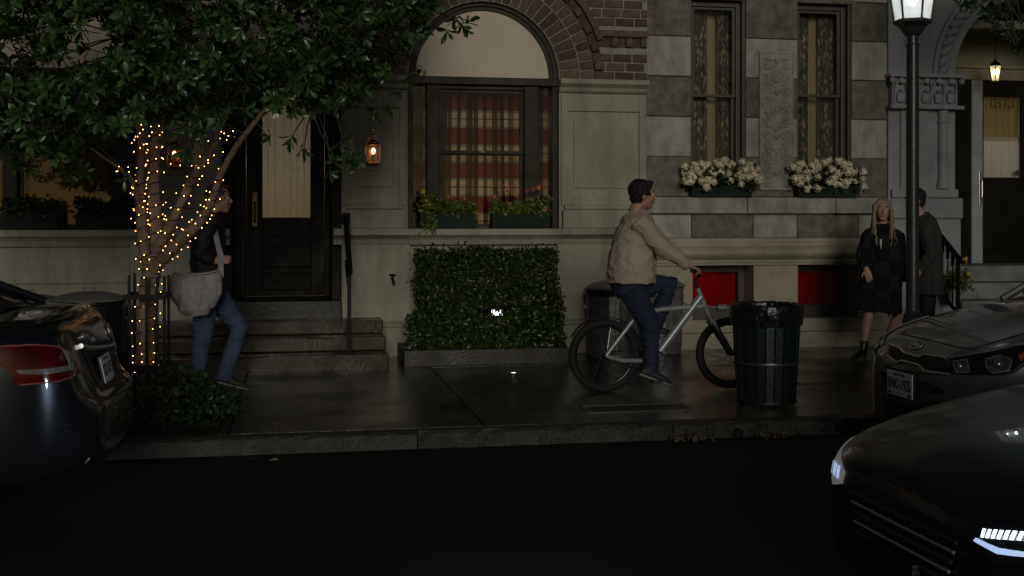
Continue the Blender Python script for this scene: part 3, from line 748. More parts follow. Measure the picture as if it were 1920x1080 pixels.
FLORAL = clothm('floral_cloth', floral, .3); NET = clothm('net_cloth', plain((.55, .46, .30)), .45)
WPAINT = M('window_paint', (.075, .067, .055), .5, var=.15, vs=9, bump=.1, bs=30)
def tall_window(a, b, which):
    w = bpy.data.objects.new('window', None); C.objects.link(w); w.parent = rh; z0 = lv[0]; WL[w.name] = Vector(((a+b)/2, RY, z0)); w.location = WL[w.name]-wloc(rh)
    k = dict(parent=w); zt = ztopw+.014
    part('frame', WPAINT, (a-.004, a+.05, RY+.10, RY+.3, z0, zt), (b-.075, b+.004, RY+.10, RY+.3, z0, zt), (a+.05, b-.075, RY+.10, RY+.3, zt-.06, zt), bevel=.008, **k)
    part('reveal', WPAINT, (b-.03, b+.003, RY+.02, RY+.1, z0, zt), (a-.003, a+.012, RY+.02, RY+.1, z0, zt), bevel=.004, **k)
    zm = fz((1345 if which == 0 else 1540), 180, RY+.14)
    a2, b2 = a+.05, b-.075
    for (c0, c1, yy) in ((zm-.015, zt-.06, RY+.13), (z0, zm+.015, RY+.165)):
        m = MB(); t = .032
        m.box(a2, a2+t, yy, yy+.035, c0, c1); m.box(b2-t, b2, yy, yy+.035, c0, c1); m.box(a2+t, b2-t, yy, yy+.035, c0, c0+.03); m.box(a2+t, b2-t, yy, yy+.035, c1-.03, c1)
        so = obj('sash', m, WPAINT, w, bevel=.004); part('pane', GLASS, (a2+t, b2-t, yy+.015, yy+.019, c0+.03, c1-.03), parent=so, bevel=0)
    m = MB(); a_, b_, y0, y1, c0, c1 = a-.1, b+.1, RY+.43, RY+1.3, z0-.1, zt+.1
    m.add([(a_,y0,c0),(b_,y0,c0),(b_,y1,c0),(a_,y1,c0),(a_,y0,c1),(b_,y0,c1),(b_,y1,c1),(a_,y1,c1)], [(0,1,2,3),(4,7,6,5),(1,5,6,2),(2,6,7,3),(3,7,4,0)]); obj('room', m, MATS['room_wall'], w)
    where = ('next to the brick arch', 'next to the arched porch')[which]
    wd = b2-a2; gp = (.46, .40)[which]
    curtain('curtain', a2-.01, a2+wd*gp, z0, zt-.03, RY+.28, 3.2, .016, FLORAL, f'dark floral curtain, arch side of the tall window {where}', seed=20+which)
    curtain('curtain', a2+wd*(gp+.22), b2+.01, z0, zt-.03, RY+.28, 2.6, .016, FLORAL, f'dark floral curtain, porch side of the tall window {where}', seed=24+which)
    curtain('net_curtain', a2, b2, z0, zt-.02, RY+.345, 6, .012, NET, f'pale net curtain in the middle of the tall window {where}', seed=28+which)
    point_light('room_lamp', ((a+b)/2, RY+.95, z0+1.3), .42, (1, .86, .66), .1, w)
tall_window(wa0, wa1, 0); tall_window(wb0, wb1, 1)
# sill course, block band, torus moulding, piers, plinth
zsill = lv[0]
rpart('sill_course', LIGHTB, (x0r, fx(1395, RY)+.0, RY-.10, RY+.3, fz(1450, 400, RY), zsill-.004), (fx(1395, RY)+.008, fx(1560, RY), RY-.10, RY+.3, fz(1450, 400, RY), zsill-.004), (fx(1560, RY)+.008, xp, RY-.10, RY+.3, fz(1450, 400, RY), zsill-.004), bevel=.008)
zb1, zb0 = fz(1450, 402, RY), fz(1450, 446, RY)
ed = [x0r, fx(1296, RY), fx(1412, RY), fx(1494, RY), fx(1609, RY), xp]
for i in range(5):
    rpart('block', (LIGHTB, DARKB)[i % 2], (ed[i]+.004, ed[i+1]-.004, RY-.01, RY+.3, zb0+.004, zb1-.004), bevel=.006)
zt0 = fz(1450, 497, RY)
m = MB(); hh = zb0-zt0
m.prism_x([(RY+.3, zb0), (RY-.03, zb0), (RY-.045, zb0-.02), (RY-.045, zb0-.05), (RY-.06, zb0-.055), (RY-.06, zb0-.085)]+[(RY-.06-.075*math.sin(PI*t/8), zb0-.085-(hh-.15)*t/8) for t in range(1, 9)]+[(RY-.075, zt0+.062), (RY-.075, zt0+.035), (RY-.055, zt0+.03), (RY-.055, zt0+.004), (RY+.3, zt0+.004)], x0r, xp); obj('torus_moulding', m, STONE2, rh)
ba0, ba1, bb0, bb1 = fx(1298, RY), fx(1412, RY), fx(1495, RY), fx(1608, RY)
zw0 = fz(1450, 597, RY)
for a, b in ((x0r, ba0), (ba1, bb0), (bb1, xp)): rpart('pier', STONE2, (a, b, RY-.02, RY+.45, .0, zt0), bevel=.01)
rpart('plinth', STONE2, (x0r, xp, RY-.09, RY+.44, -.04, .17), bevel=.012); rpart('plinth_cap', STONE2, (x0r, xp, RY-.065, RY+.44, .173, zw0), bevel=.014)
REDC = clothm('red_cloth', plain((.55, .005, .009)), .5)
for i, (a, b) in enumerate(((ba0, ba1), (bb0, bb1))):
    w = bpy.data.objects.new('basement_window', None); C.objects.link(w); w.parent = rh; WL[w.name] = Vector(((a+b)/2, RY, zw0)); w.location = WL[w.name]-wloc(rh)
    yy = RY+.26
    part('frame', WPAINT, (a+.0, a+.05, yy, yy+.1, zw0, zt0), (b-.07, b, yy, yy+.1, zw0, zt0), (a+.05, b-.07, yy, yy+.1, zw0, zw0+.13), (a+.05, b-.07, yy, yy+.1, zt0-.085, zt0), parent=w, bevel=.006)
    part('pane', GLASS, (a+.05, b-.07, yy+.04, yy+.044, zw0+.13, zt0-.085), parent=w, bevel=0)
    part('back', M('void_black', (.005, .005, .005), .9), (a, b, yy+.6, yy+.62, zw0, zt0), parent=w, bevel=0)
    point_light('basement_lamp', (a+(.18, .14)[i], yy+.36, zt0-.1), (.34, .13)[i], (1, .7, .5), .05, w)
    vs, fs, uv = curtain_mesh(a+.02, b-.02, zw0+.02, zt0-.02, yy+.13, 2.6, .020, seed=40+i)
    m = MB(); m.add(vs, fs); tag(obj('blind', m, REDC, loc=((a+b)/2, yy+.12, zw0), smooth=True, fixn=False), ('bright red cloth blind in the basement window behind the cyclist', 'deep red cloth blind in the basement window beside the couple')[i], 'blind')

# ---------------------------------------------------------------- porch with rope moulded arch
PST = M('porch_stone', (.33, .345, .365), .75, var=.12, vs=3, bump=.35, bs=30, stain=(2.5, .25))  # slight blue cast of the light put into the stone colour
PYF = RY-.02
acx, acz = fx(1927, PYF), fz(1927, 130, PYF); AR = acx-fx(1791, PYF)
zcap0, zcap1 = fz(1730, 206, PYF), fz(1730, 140, PYF)
PB = RY+1.25                    # door plane
def porch_side(sgn):
    X = lambda d: acx+sgn*(d)          # d measured from the arch axis (negative = towards the chequered wall for sgn=1)
    def bx(name, d0, d1, y0, y1, z0, z1, mat=PST, bevel=.006):
        a, b = sorted((X(d0), X(d1))); return rpart(name, mat, (a, b, y0, y1, z0, z1), bevel=bevel)
    outer = -(acx-xp)
    bx('porch_pier', outer, -AR, PYF, PB, -.05, zcap0)
    bx('pier_facing', outer+.14, -AR-.34, PYF-.03, PYF+.01, fz(1730, 400, PYF), zcap0-.002)
    bx('pier_base', outer-.02, -AR+.04, PYF-.10, PYF+.3, fz(1730, 400, PYF)-.06, fz(1730, 372, PYF)+.0, bevel=.012)
    bx('pier_base_cap', outer+.02, -AR+.01, PYF-.06, PYF+.28, fz(1730, 371, PYF), fz(1730, 355, PYF), bevel=.015)
    bx('pier_pedestal', outer-.01, -AR+.03, PYF-.07, PYF+.3, -.05, fz(1730, 400, PYF)-.064, bevel=.01)
    m = MB(); cx_ = X(-AR-.17); m.lathe([(.075, fz(1730, 354, PYF)+.0), (.07, fz(1730, 345, PYF)), (.055, fz(1730, 335, PYF)), (.055, zcap0-.16), (.068, zcap0-.15), (.068, zcap0-.13), (.055, zcap0-.12), (.06, zcap0-.005)], (cx_, PYF-.02, 0), 16); obj('colonnette', m, PST, rh, smooth=True)
    # capital
    bx('abacus', outer-.04, -AR+.06, PYF-.13, PYF+.4, zcap1-.045, zcap1-.002, bevel=.01)
    bx('necking', outer-.03, -AR+.05, PYF-.12, PYF+.4, zcap0, zcap0+.045, bevel=.012)
    cpt = bx('capital_bell', outer+.02, -AR-.0, PYF-.05, PYF+.38, zcap0+.046, zcap1-.046)
    m = MB(); wd_ = (-AR-.02)-(outer+.04); n = 5; hb = zcap1-zcap0-.09
    for i in range(n):
        c = outer+.04+wd_*(i+.5)/n; r = wd_/n*.46; zc_ = zcap0+.05
        pts = [(X(c+r*math.cos(t)), PYF-.065-.03*math.sin(t), zc_+hb*.55+hb*.35*math.sin(t)) for t in [PI*k/8 for k in range(9)]]
        m.tube([(X(c+r), PYF-.06, zc_)]+pts+[(X(c-r), PYF-.06, zc_)], .014, 6)
        m.ell((X(c), PYF-.095, zc_+hb*.86), (r*.6, 0, 0), (0, .035, 0), (0, .01, hb*.13), 8, 6)
        m.ell((X(c), PYF-.06, zc_+hb*.30), (r*.75, 0, 0), (0, .028, 0), (0, .01, hb*.25), 8, 6)
        m.ell((X(c), PYF-.085, zc_+hb*.5), (r*.4, 0, 0), (0, .03, 0), (0, 0, hb*.07), 8, 6)
        for s in (-1, 1): m.ell((X(c+s*r*.5), PYF-.06, zc_+hb*.26), (r*.28, 0, r*.2*s), (0, .03, 0), (0, 0, hb*.2), 6, 5)
    for d in (outer+.0, -AR+.02): m.ball((X(d), PYF-.1, zcap1-.085), .038); 
    obj('acanthus_leaves', m, PST, rh, smooth=True)
porch_side(1); porch_side(-1)
m = MB(); xo0, xo1 = xp, acx+(acx-xp)
m.prism([(xo0, zcap1), (acx-AR, zcap1)]+arc(acx, zcap1, AR, PI, 0, 48)[1:-1]+[(acx+AR, zcap1), (xo1, zcap1), (xo1, 5.6), (xo0, 5.6)], PYF+.0, RY+.40); obj('porch_wall', m, PST, rh)
m = MB(); m.prism(arc(acx, zcap1+.001, AR+.62, 0, PI, 48)+arc(acx, zcap1+.001, AR+.35, PI, 0, 48), PYF-.045, PYF+.01); obj('arch_band', m, PST, rh)
m = MB(); m.prism(arc(acx, zcap1+.001, AR+.29, 0, PI, 48)+arc(acx, zcap1+.001, AR+.245, PI, 0, 48), PYF-.03, PYF+.01); obj('arch_fillet', m, PST, rh)
nrope = 30; m0 = MB(); m0.ell((0, 0, 0), (.062, 0, 0), (0, .055, 0), (.05, 0, .085), 12, 8); rope_me = m0.mesh('rope_bead', smooth=True)
for i in range(nrope):
    t = PI*(i+.5)/nrope; r = AR+.165
    inst('rope_bead', rope_me, PST, rh, (acx+r*math.cos(t), PYF-.012, zcap1+r*math.sin(t)), (0, -t, 0))
# inside the porch
zland = fz(1870, 498, RY+.5)
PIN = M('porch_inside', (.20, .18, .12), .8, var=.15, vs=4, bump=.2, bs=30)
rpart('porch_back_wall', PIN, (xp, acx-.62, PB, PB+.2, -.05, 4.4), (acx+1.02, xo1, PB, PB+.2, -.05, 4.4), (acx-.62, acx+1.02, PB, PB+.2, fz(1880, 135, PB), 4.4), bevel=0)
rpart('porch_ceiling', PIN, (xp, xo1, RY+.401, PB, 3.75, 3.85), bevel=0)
zlin = fz(1880, 152, PB)
rpart('door_lintel', PIN, (acx-.62, acx+.9, PB-.07, PB+.1, zlin, zlin+.14), (acx-.64, acx+.92, PB-.10, PB+.1, zlin+.143, zlin+.19), bevel=.008)
rpart('door_jamb', DOORP, (fx(1790, PB)-.2, fx(1815, PB)-.003, PB-.05, PB-.002, zland, zlin-.003), bevel=.004)
rpart('door_pilaster', PST, (fx(1815, PB), fx(1838, PB)-.02, PB-.09, PB+.1, zland, zlin-.003), bevel=.012)
xd0, xd1 = fx(1840, PB)-.18, fx(1840, PB)-.18+.95
dr = bpy.data.objects.new('door', None); C.objects.link(dr); dr.parent = rh; WL[dr.name] = Vector((xd0, PB, zland)); dr.location = WL[dr.name]-wloc(rh)
xd0 = fx(1838, PB)-.015
g0, g1 = fx(1841, PB), fx(1912, PB); gz0, gz1 = fz(1876, 333, PB), fz(1876, 182, PB)
part('leaf', DOORP, (xd0, g0, PB-.04, PB+.01, zland, zlin), (g1, g1+.22, PB-.04, PB+.01, zland, zlin), (g0, g1, PB-.04, PB+.01, zland, gz0), (g0, g1, PB-.04, PB+.01, gz1, zlin), parent=dr, bevel=.004)
part('pane', GLASS, (g0, g1, PB-.02, PB-.016, gz0, gz1), parent=dr, bevel=0)
part('panel', DOORP, (g0-.02, g1+.02, PB-.058, PB-.03, zland+.16, gz0-.14), parent=dr, bevel=.016)
hp = fx(1829, PB); hd = part('handle', M('pale_brass', (.6, .6, .58), .3, metal=1), (hp-.02, hp+.02, PB-.115, PB-.088, fz(1829, 385, PB), fz(1829, 322, PB)), parent=dr, bevel=.004)
m = MB(); m.tube([(hp, PB-.11, fz(1829, 375, PB)), (hp, PB-.15, fz(1829, 370, PB)), (hp, PB-.15, fz(1829, 340, PB)), (hp, PB-.11, fz(1829, 335, PB))], .009, 8); obj('grip', m, MATS['pale_brass'], hd, smooth=True)
nm = text_mesh('1813', .20, .004); GOLD = M('gilt', (.16, .09, .03), .4, metal=.4)
link('house_number', nm, GOLD, dr, ((g0+g1)/2-.01, PB-.024, gz1-.085))
m = MB(); e = .045; cx_, cz_ = g1-.05, gz0+.06
m.prism([(cx_-e, cz_), (cx_, cz_-e), (cx_+e, cz_), (cx_, cz_+e)], PB-.024, PB-.021); obj('diamond_sticker', m, M('sticker', (.06, .03, .02), .6), dr)
rpart('door_backing', DOORP, (g1+.22, acx+1.02, PB-.03, PB+.1, zland, zlin), bevel=0)
zsp = fz(1876, 257, PB)
curtain('door_curtain', g0-.03, g1+.03, gz0-.02, zsp, PB+.05, 6, .012, clothm('white_sheer', plain((.85, .82, .74)), .6), 'bright white half curtain on the lower glass of the numbered door', seed=51)
curtain('door_curtain', g0-.03, g1+.03, zsp-.05, gz1+.03, PB+.085, 8, .01, clothm('tan_sheer', plain((.42, .33, .16)), .5), 'dim tan curtain on the upper glass of the numbered door', seed=52)
m = MB(); a_, b_, y0, y1, c0, c1 = acx-.6, acx+1.0, PB+.201, PB+1.2, zland, zlin+.1
m.add([(a_,y0,c0),(b_,y0,c0),(b_,y1,c0),(a_,y1,c0),(a_,y0,c1),(b_,y0,c1),(b_,y1,c1),(a_,y1,c1)], [(0,1,2,3),(4,7,6,5),(1,5,6,2),(2,6,7,3),(3,7,4,0)]); obj('hall', m, MATS['room_wall'], rh)
point_light('hall_lamp', ((g0+g1)/2, PB+.85, gz0+.5), 2.6, (1, .92, .78), .1, rh)
# porch lantern on a chain
pl = P(1866, 137, RY+.75); pr_ = thing('porch_lantern', pl, 'glowing glass lantern hanging in the arched porch', 'lantern')
x, y, z = pl
m = MB(); m.lathe([(.082, .085), (.06, .12), (.02, .15), (.012, .18)], pl, 6); obj('roof', m, IRON, pr_)
m = MB(); m.tube([(x, y, z+.17), (x, y, 3.75)], .006, 6); obj('chain', m, IRON, pr_)
m = MB(); m.lathe([(.048, -.112), (.05, -.10), (.046, -.096)], pl, 6); obj('base', m, BRASS, pr_)
for k in range(6):
    a = PI/3*k; m = MB(); m.tube([(x+.047*math.cos(a), y+.047*math.sin(a), z-.1), (x+.08*math.cos(a), y+.08*math.sin(a), z+.088)], .005, 5); obj('corner_bar', m, IRON, pr_)
    a2 = a+PI/3; m = MB(); q = lambda r, t, h: (x+r*math.cos(t), y+r*math.sin(t), z+h)
    m.add([q(.046, a, -.098), q(.046, a2, -.098), q(.079, a2, .086), q(.079, a, .086)], [(0, 1, 2, 3)]); obj('pane', m, M('frost_glow', (.9, .85, .6), .3, emit=.55, ecol=(1, .82, .48), var=.3, vs=30, alpha=.55), pr_, fixn=False)
m = MB(); m.ell((x, y, z+.015), (.028, 0, 0), (0, .028, 0), (0, 0, .036), 12, 8); obj('bulb', m, emitm('porch_bulb', (1, .86, .55), 22), pr_, smooth=True)
point_light('lantern_glow', (x, y, z+.015), 3.2, (1, .80, .46), .03, pr_)
# stoop
st = thing('stoop', (acx, RY-.2, 0), 'grey stone stoop rising into the arched porch', 'steps')
xs0, xs1 = acx-AR-.02, acx+AR+.3
lev = [(RY+.45, zland), (RY+.15, zland-.19), (RY-.15, zland-.38), (RY-.45, zland-.57), (RY-.75, zland-.74)]
for i, (yy, zz) in enumerate(lev):
    zb = lev[i+1][1]+.001 if i+1 < len(lev) else -.02
    m = MB()
    xa = xs0+.024 if yy > RY-.2 else xs0-.25
    m.box(xa+.003*i, xs1-.03 if yy > RY-.2 else xs1+.1, yy, PB-.02, zb, zz); obj('step', m, STEPG, st, bevel=.012)
# stoop railing
rt0 = P(1757, 430, RY-.12); rt1 = P(1805, 490, RY-.62); xr_ = rt1.x-.02
srl = thing('stoop_railing', (xr_, RY-.5, 0), 'black iron stoop railing beside the flower pot', 'railing')
pa = Vector((xr_, RY-.10, rt0.z)); pb = Vector((xr_, RY-.62, rt1.z))
m = MB(); m.bar(pa, pb, .05, .035); m.bar(pb, pb+Vector((0, -.06, -.01)), .05, .035); obj('top_rail', m, IRON, srl, bevel=.005)
m = MB(); m.bar(pa-Vector((0, 0, .66)), pb-Vector((0, 0, .62)), .03, .03); obj('bottom_rail', m, IRON, srl)
for k in range(5):
    q = pa.lerp(pb, (k+.4)/5); r = .016 if k == 4 else .008
    m = MB(); zb = q.z-.64
    if k == 4: m.box(q.x-.018, q.x+.018, q.y-.018, q.y+.018, lev[3][1], q.z); obj('post', m, IRON, srl)
    else:
        m.tube([(q.x, q.y, zb), (q.x, q.y, q.z)], r, 8); m.lathe([(.022, -.16), (.024, -.15), (.018, -.145), (.022, -.05), (.03, 0)], q, 8); obj('baluster', m, IRON, srl)

# ================================================================== leafy things
LEAF_T = leafm('tree_leaf', (.050, .108, .036), .32, .55)
LEAF_H = leafm('hedge_leaf', (.034, .062, .015), .35, .5)
LEAF_I = leafm('ivy_leaf', (.030, .058, .026), .35, .5)
LEAF_P = leafm('pot_leaf', (.115, .17, .03), .4, .5)
BARK = M('bark', (.20, .145, .095), .8, var=.35, vs=9, bump=.9, bs=35, stain=(6, .35, (1, 1, .3)))
TWIG = M('twig', (.05, .04, .03), .8, var=.3, vs=9)
def rnd_dir():
    while True:
        v = Vector((random.uniform(-1, 1), random.uniform(-1, 1), random.uniform(-1, 1)))
        if .05 < v.length < 1: return v.normalized()
def stuff(o): o['kind'] = 'stuff'; return o

# hedge in its stone bed
hx0, hx1 = fx(782, 11.95), fx(1034, 11.95); hz1 = fz(908, 470, 11.7)
bed = thing('planting_bed', (fx(915, 11.7), 11.7, 0), 'low dark stone bed under the clipped hedge', 'planter')
bx0, bx1, by0, by1 = P(758, 650, 11.5).x, P(1068, 650, 11.5).x, 11.50, FY-.09
BEDM = M('bed_stone', (.045, .041, .035), .5, var=.3, vs=6, bump=.5, bs=40, rvar=.15)
for a, b, c_, d in ((bx0, bx1, by0, by0+.09), (bx0, bx0+.08, by0+.092, by1), (bx1-.08, bx1, by0+.092, by1)):
    m = MB(); m.box(a, b, c_, d, -.02, fz(910, 655, 11.5)); obj('bed_kerb', m, BEDM, bed, bevel=.01)
m = MB(); m.box(bx0+.08, bx1-.08, by0+.09, by1, -.01, .12); obj('soil', m, SOIL, bed)
hedge = thing('hedge', (fx(910, 11.9), 11.95, .12), 'dense clipped box shaped green hedge in front of the pale wall', 'hedge')
m = MB(); lp = P(930, 584, 12.1)
def small_leaf(m, p, n, ln): 
    t = rnd_dir(); leaf_geo(m, p, t, n, ln, ln*.62, .15)
for i in range(15000):
    # shell of a box, irregular
    face = random.random()
    x = random.uniform(hx0, hx1); y = random.uniform(11.66, 12.22); z = random.uniform(.14, hz1)
    dep = abs(random.gauss(0, .05))
    if face < .52: y = 11.66+dep; n = Vector((0, -1, 0))
    elif face < .72: z = hz1-dep; n = Vector((0, 0, 1))
    elif face < .82: x = hx0+dep; n = Vector((-1, 0, 0))
    elif face < .92: x = hx1-dep; n = Vector((1, 0, 0))
    else: n = rnd_dir()
    p = Vector((x, y, z)); b = mnoise.noise(p*3.1)*.055+mnoise.noise(p*8)*.03
    p += n*b
    if random.random() < .035: p += n*random.uniform(.03, .10)
    # a thin place that lets the lamp behind shine through
    q = P(930, 584, p.y)
    if abs(p.x-q.x) < .20 and abs(p.z-q.z) < .035 and random.random() < .93: continue
    small_leaf(m, p, (n+rnd_dir()*.8).normalized(), random.uniform(.022, .056))
# skirt of looser growth at the foot
for i in range(5200):
    u = random.random(); x = bx0+.05+(bx1-bx0-.08)*u; hgt = .34+.10*math.sin(u*9)+(.36*max(0, 1-abs(u-.90)*7))
    z = .13+hgt*random.random()**1.3; y = by0+.02+random.uniform(0, .22)+.1*(z-.13)
    p = Vector((x, y, z)); q = P(930, 584, p.y)
    if abs(p.x-q.x) < .20 and abs(p.z-q.z) < .035: continue
    small_leaf(m, p, (Vector((0, -1, .5))+rnd_dir()).normalized(), random.uniform(.035, .06))
stuff(obj('foliage', m, LEAF_H, hedge, fixn=False))
m = MB()
for i in range(60):
    a = Vector((random.uniform(hx0+.1, hx1-.1), random.uniform(11.8, 12.15), .1)); b = a+Vector((random.gauss(0, .12), random.gauss(0, .08), random.uniform(.5, hz1-.25)))
    mid = a.lerp(b, .5)+rnd_dir()*.05; m.tube([a, mid, b], [.009, .007, .004], 5)
obj('stems', m, TWIG, hedge, smooth=True)
# the lamp that glares behind the hedge
p = P(930, 586, 12.30); fl = thing('flood_light', p, 'white flood light glaring through the lower hedge', 'light')
m = MB(); m.box(p.x-.20, p.x+.20, 12.29, 12.40, p.z-.06, p.z+.06); obj('housing', m, IRON, fl, bevel=.006)
m = MB(); m.box(p.x-.05, p.x+.07, 12.285, 12.289, p.z-.03, p.z+.03); obj('lens', m, emitm('flood_lens', (.92, .96, 1), 2.2), fl)

# window boxes
def window_box(x0, x1, y0, y1, z0, h, label):
    r = thing('window_box', ((x0+x1)/2, (y0+y1)/2, z0), label, 'window box', 'green window boxes')
    t = .018
    for nme, b in (('front_board', (x0, x1, y0, y0+t, z0, z0+h)), ('back_board', (x0, x1, y1-t, y1, z0, z0+h)), ('end_board', (x0, x0+t, y0+t, y1-t, z0, z0+h)), ('end_board', (x1-t, x1, y0+t, y1-t, z0, z0+h)), ('soil', (x0+t, x1-t, y0+t, y1-t, z0, z0+h-.03))):
        m = MB(); m.box(*b); obj(nme, m, SOIL if nme == 'soil' else GREENP, r, bevel=.003 if nme != 'soil' else 0)
    return r
FCOL = {'yellow': M('yellow_petal', (.65, .38, .03), .6, var=.1), 'red': M('red_petal', (.38, .04, .03), .6, var=.1), 'orange': M('orange_petal', (.6, .17, .03), .6, var=.1), 'pink': M('pink_petal', (.45, .12, .14), .6, var=.1)}
def flower(parent, p, r, col):
    m = MB()
    for k in range(7):
        a = 2*PI*k/7; leaf_geo(m, p, (math.cos(a), -.35, math.sin(a)), (0, -1, .2), r, r*.7, .2)
    m.ball(p+Vector((0, -.006, 0)), r*.3, 6, 4); obj('flower', m, FCOL[col], parent, fixn=False)
def box_plant(x0, x1, y0, y1, z, h, label, flowers, trail=False, name='bedding_plant', leafmat=None, n=900):
    r = thing(name, ((x0+x1)/2, (y0+y1)/2, z), label, 'plant')
    m = MB()
    for i in range(n):
        u = random.random(); x = x0+(x1-x0)*u; hh = h*(.55+.45*abs(mnoise.noise(Vector((x*5, y0, 1)))*1.6))
        zz = z+random.random()**.8*hh; y = random.uniform(y0-.03, y1)
        small_leaf(m, Vector((x+random.gauss(0, .02), y, zz)), (Vector((0, -.7, .7))+rnd_dir()*.8).normalized(), random.uniform(.03, .06))
    if trail:
        for k in range(6):
            x = random.choice([random.uniform(x0, x0+.14), random.uniform(x1-.16, x1-.02)])
            for j in range(16): small_leaf(m, Vector((x+random.gauss(0, .025), y0-.03-random.random()*.02, z-j*.012)), (Vector((0, -1, .3))+rnd_dir()*.5).normalized(), random.uniform(.025, .04))
    stuff(obj('leaves', m, leafmat or LEAF_P, r, fixn=False))
    m = MB()
    for i in range(14):
        x = random.uniform(x0+.02, x1-.02); y = random.uniform(y0, y1); m.tube([(x, y, z-.02), (x+random.gauss(0, .03), y-.01, z+h*.8)], .003, 4)
    obj('stems', m, TWIG, r)
    for (fu, fh, col) in flowers: flower(r, Vector((x0+(x1-x0)*fu, y0-.01, z+fh)), random.uniform(.016, .026), col)
    return r
wy0, wy1 = FY-.13, FY+.05
bh = .155
specs = [(788, 893, 'dark green window box with yellow flowers below the plaid curtain', [(.04, .25, 'yellow'), (.08, .2, 'yellow'), (.15, .12, 'yellow'), (.1, .16, 'yellow'), (.5, .2, 'pink'), (.8, .18, 'pink'), (1.02, .02, 'orange')], True, 'bright green plant with yellow flowers below the plaid curtain'),
         (923, 1031, 'dark green window box with red flowers below the plaid curtain', [(.03, .2, 'orange'), (.25, .26, 'red'), (.22, .3, 'red'), (.4, .22, 'orange'), (.6, .26, 'red'), (.72, .28, 'red'), (.82, .3, 'orange'), (.9, .34, 'red'), (.95, .06, 'red'), (.3, .12, 'pink')], False, 'bushy plant with red flowers below the plaid curtain')]
for a, b, lb, fl_, tr_, lb2 in specs:
    xa, xb = P(a, 420, wy0).x, P(b, 420, wy0).x
    window_box(xa, xb, wy0, wy1, zc+.001, bh, lb); box_plant(xa+.01, xb-.01, wy0+.02, wy1-.02, zc+bh-.02, .22, lb2, fl_, tr_)
for a, b, lb, lb2, f_ in ((0, 106, 'dark green window box with orange flower under the brown curtain', 'dark leafy plant with one orange flower under the brown curtain', [(.62, .22, 'yellow'), (.76, .16, 'orange')]), (141, 247, 'dark green window box without flowers next to the tree trunk', 'dark leafy plant without flowers next to the tree trunk', [])):
    xa, xb = P(a, 420, wy0).x, P(b, 420, wy0).x
    window_box(xa, xb, wy0, wy1, zc-.009, bh, lb); box_plant(xa+.01, xb-.01, wy0+.02, wy1-.02, zc+bh-.03, .20, lb2, f_, False, leafmat=LEAF_I)
# white hydrangeas
WHITE = M('hydrangea_petal', (.80, .72, .52), .6, var=.12, vs=30, rand=.14)
def bloom_mesh(seed):
    rnd = random.Random(seed); m = MB(); R = .034
    for i in range(46):
        d = Vector((rnd.gauss(0, 1), rnd.gauss(0, 1), rnd.gauss(0, 1))).normalized(); c = d*R*rnd.uniform(.75, 1.05)
        s = d.orthogonal().normalized(); t = d.cross(s); a = rnd.uniform(0, 6.3); u = s*math.cos(a)+t*math.sin(a); v = d.cross(u)
        w = .0125
        m.add([c+u*w+d*.004, c+v*w+d*.004, c-u*w+d*.004, c-v*w+d*.004, c+d*.009], [(0, 1, 4), (1, 2, 4), (2, 3, 4), (3, 0, 4)])
    m.ball((0, 0, 0), R*.72, 8, 6); return m.mesh('bloom', fixn=False)
blooms = [bloom_mesh(k) for k in range(4)]
for bi, (a, b, lb, lb2) in enumerate(((1298, 1410, 'dark green window box of white hydrangeas next to the brick arch house', 'white hydrangea in the window box next to the brick arch house'), (1497, 1606, 'dark green window box of white hydrangeas next to the porch', 'white hydrangea in the window box next to the porch'))):
    y0, y1 = RY-.14, RY+.02; xa, xb = P(a, 360, y0).x, P(b, 360, y0).x; z0 = zsill-.003
    window_box(xa, xb, y0, y1, z0, .13, lb)
    r = thing('hydrangea', ((xa+xb)/2, RY-.07, z0+.12), lb2, 'plant', 'white hydrangeas on the sill course')
    m = MB()
    for i in range(420):
        x = random.uniform(xa-.06, xb+.06); p = Vector((x, random.uniform(y0-.05, y1), z0+.08+random.random()*.26))
        leaf_geo(m, p, (Vector((0, -.6, .3))+rnd_dir()).normalized(), (Vector((0, -.5, .8))+rnd_dir()*.6).normalized(), random.uniform(.05, .085), random.uniform(.035, .05))
    stuff(obj('leaves', m, LEAF_I, r, fixn=False))
    pts = []; tries = 0
    while len(pts) < 46 and tries < 6000:
        tries += 1
        x = random.uniform(xa-.10, xb+.10); u = (x-(xa+xb)/2)/((xb-xa)/2+.1)
        z = z0+.09+random.random()*(.34-.10*u*u); y = y0-.07+random.uniform(0, .1)-.02*random.random()+.05*(z-z0-.2)/.2
        if z < z0+.16 and random.random() < .75: continue
        p = Vector((x, y, z))
        if all((p-q).length > .052 for q in pts): pts.append(p)
    for p in pts:
        s = random.uniform(.95, 1.45); inst('bloom', random.choice(blooms), WHITE, r, p, (random.uniform(0, 6), random.uniform(0, 6), 0), (s, s, s))
# pot on the stoop
p = P(1792, 563, RY-.33); p.z = lev[2][1]; p.y = RY-.28
fp = thing('flower_pot', p, 'grey flower pot standing on the stoop behind the railing', 'pot')
m = MB(); m.lathe([(.06, 0), (.085, .13), (.092, .135), (.092, .155), (.078, .155), (.07, .13)], p, 20, cap=False); m.lathe([(.075, .13), (.001, .13)], p, 20, cap=False); m.lathe([(.001, 0.0), (.06, 0)], p, 20, cap=False); obj('pot', m, M('pot_grey', (.28, .29, .30), .7), fp, smooth=True)
r = box_plant(p.x-.12, p.x+.16, p.y-.1, p.y+.1, p.z+.13, .30, 'bushy potted plant with yellow flowers on the stoop', [(.62, .36, 'yellow'), (.75, .37, 'yellow'), (.7, .33, 'yellow'), (.4, .14, 'pink'), (.85, .2, 'yellow'), (.1, .22, 'yellow')], n=330)
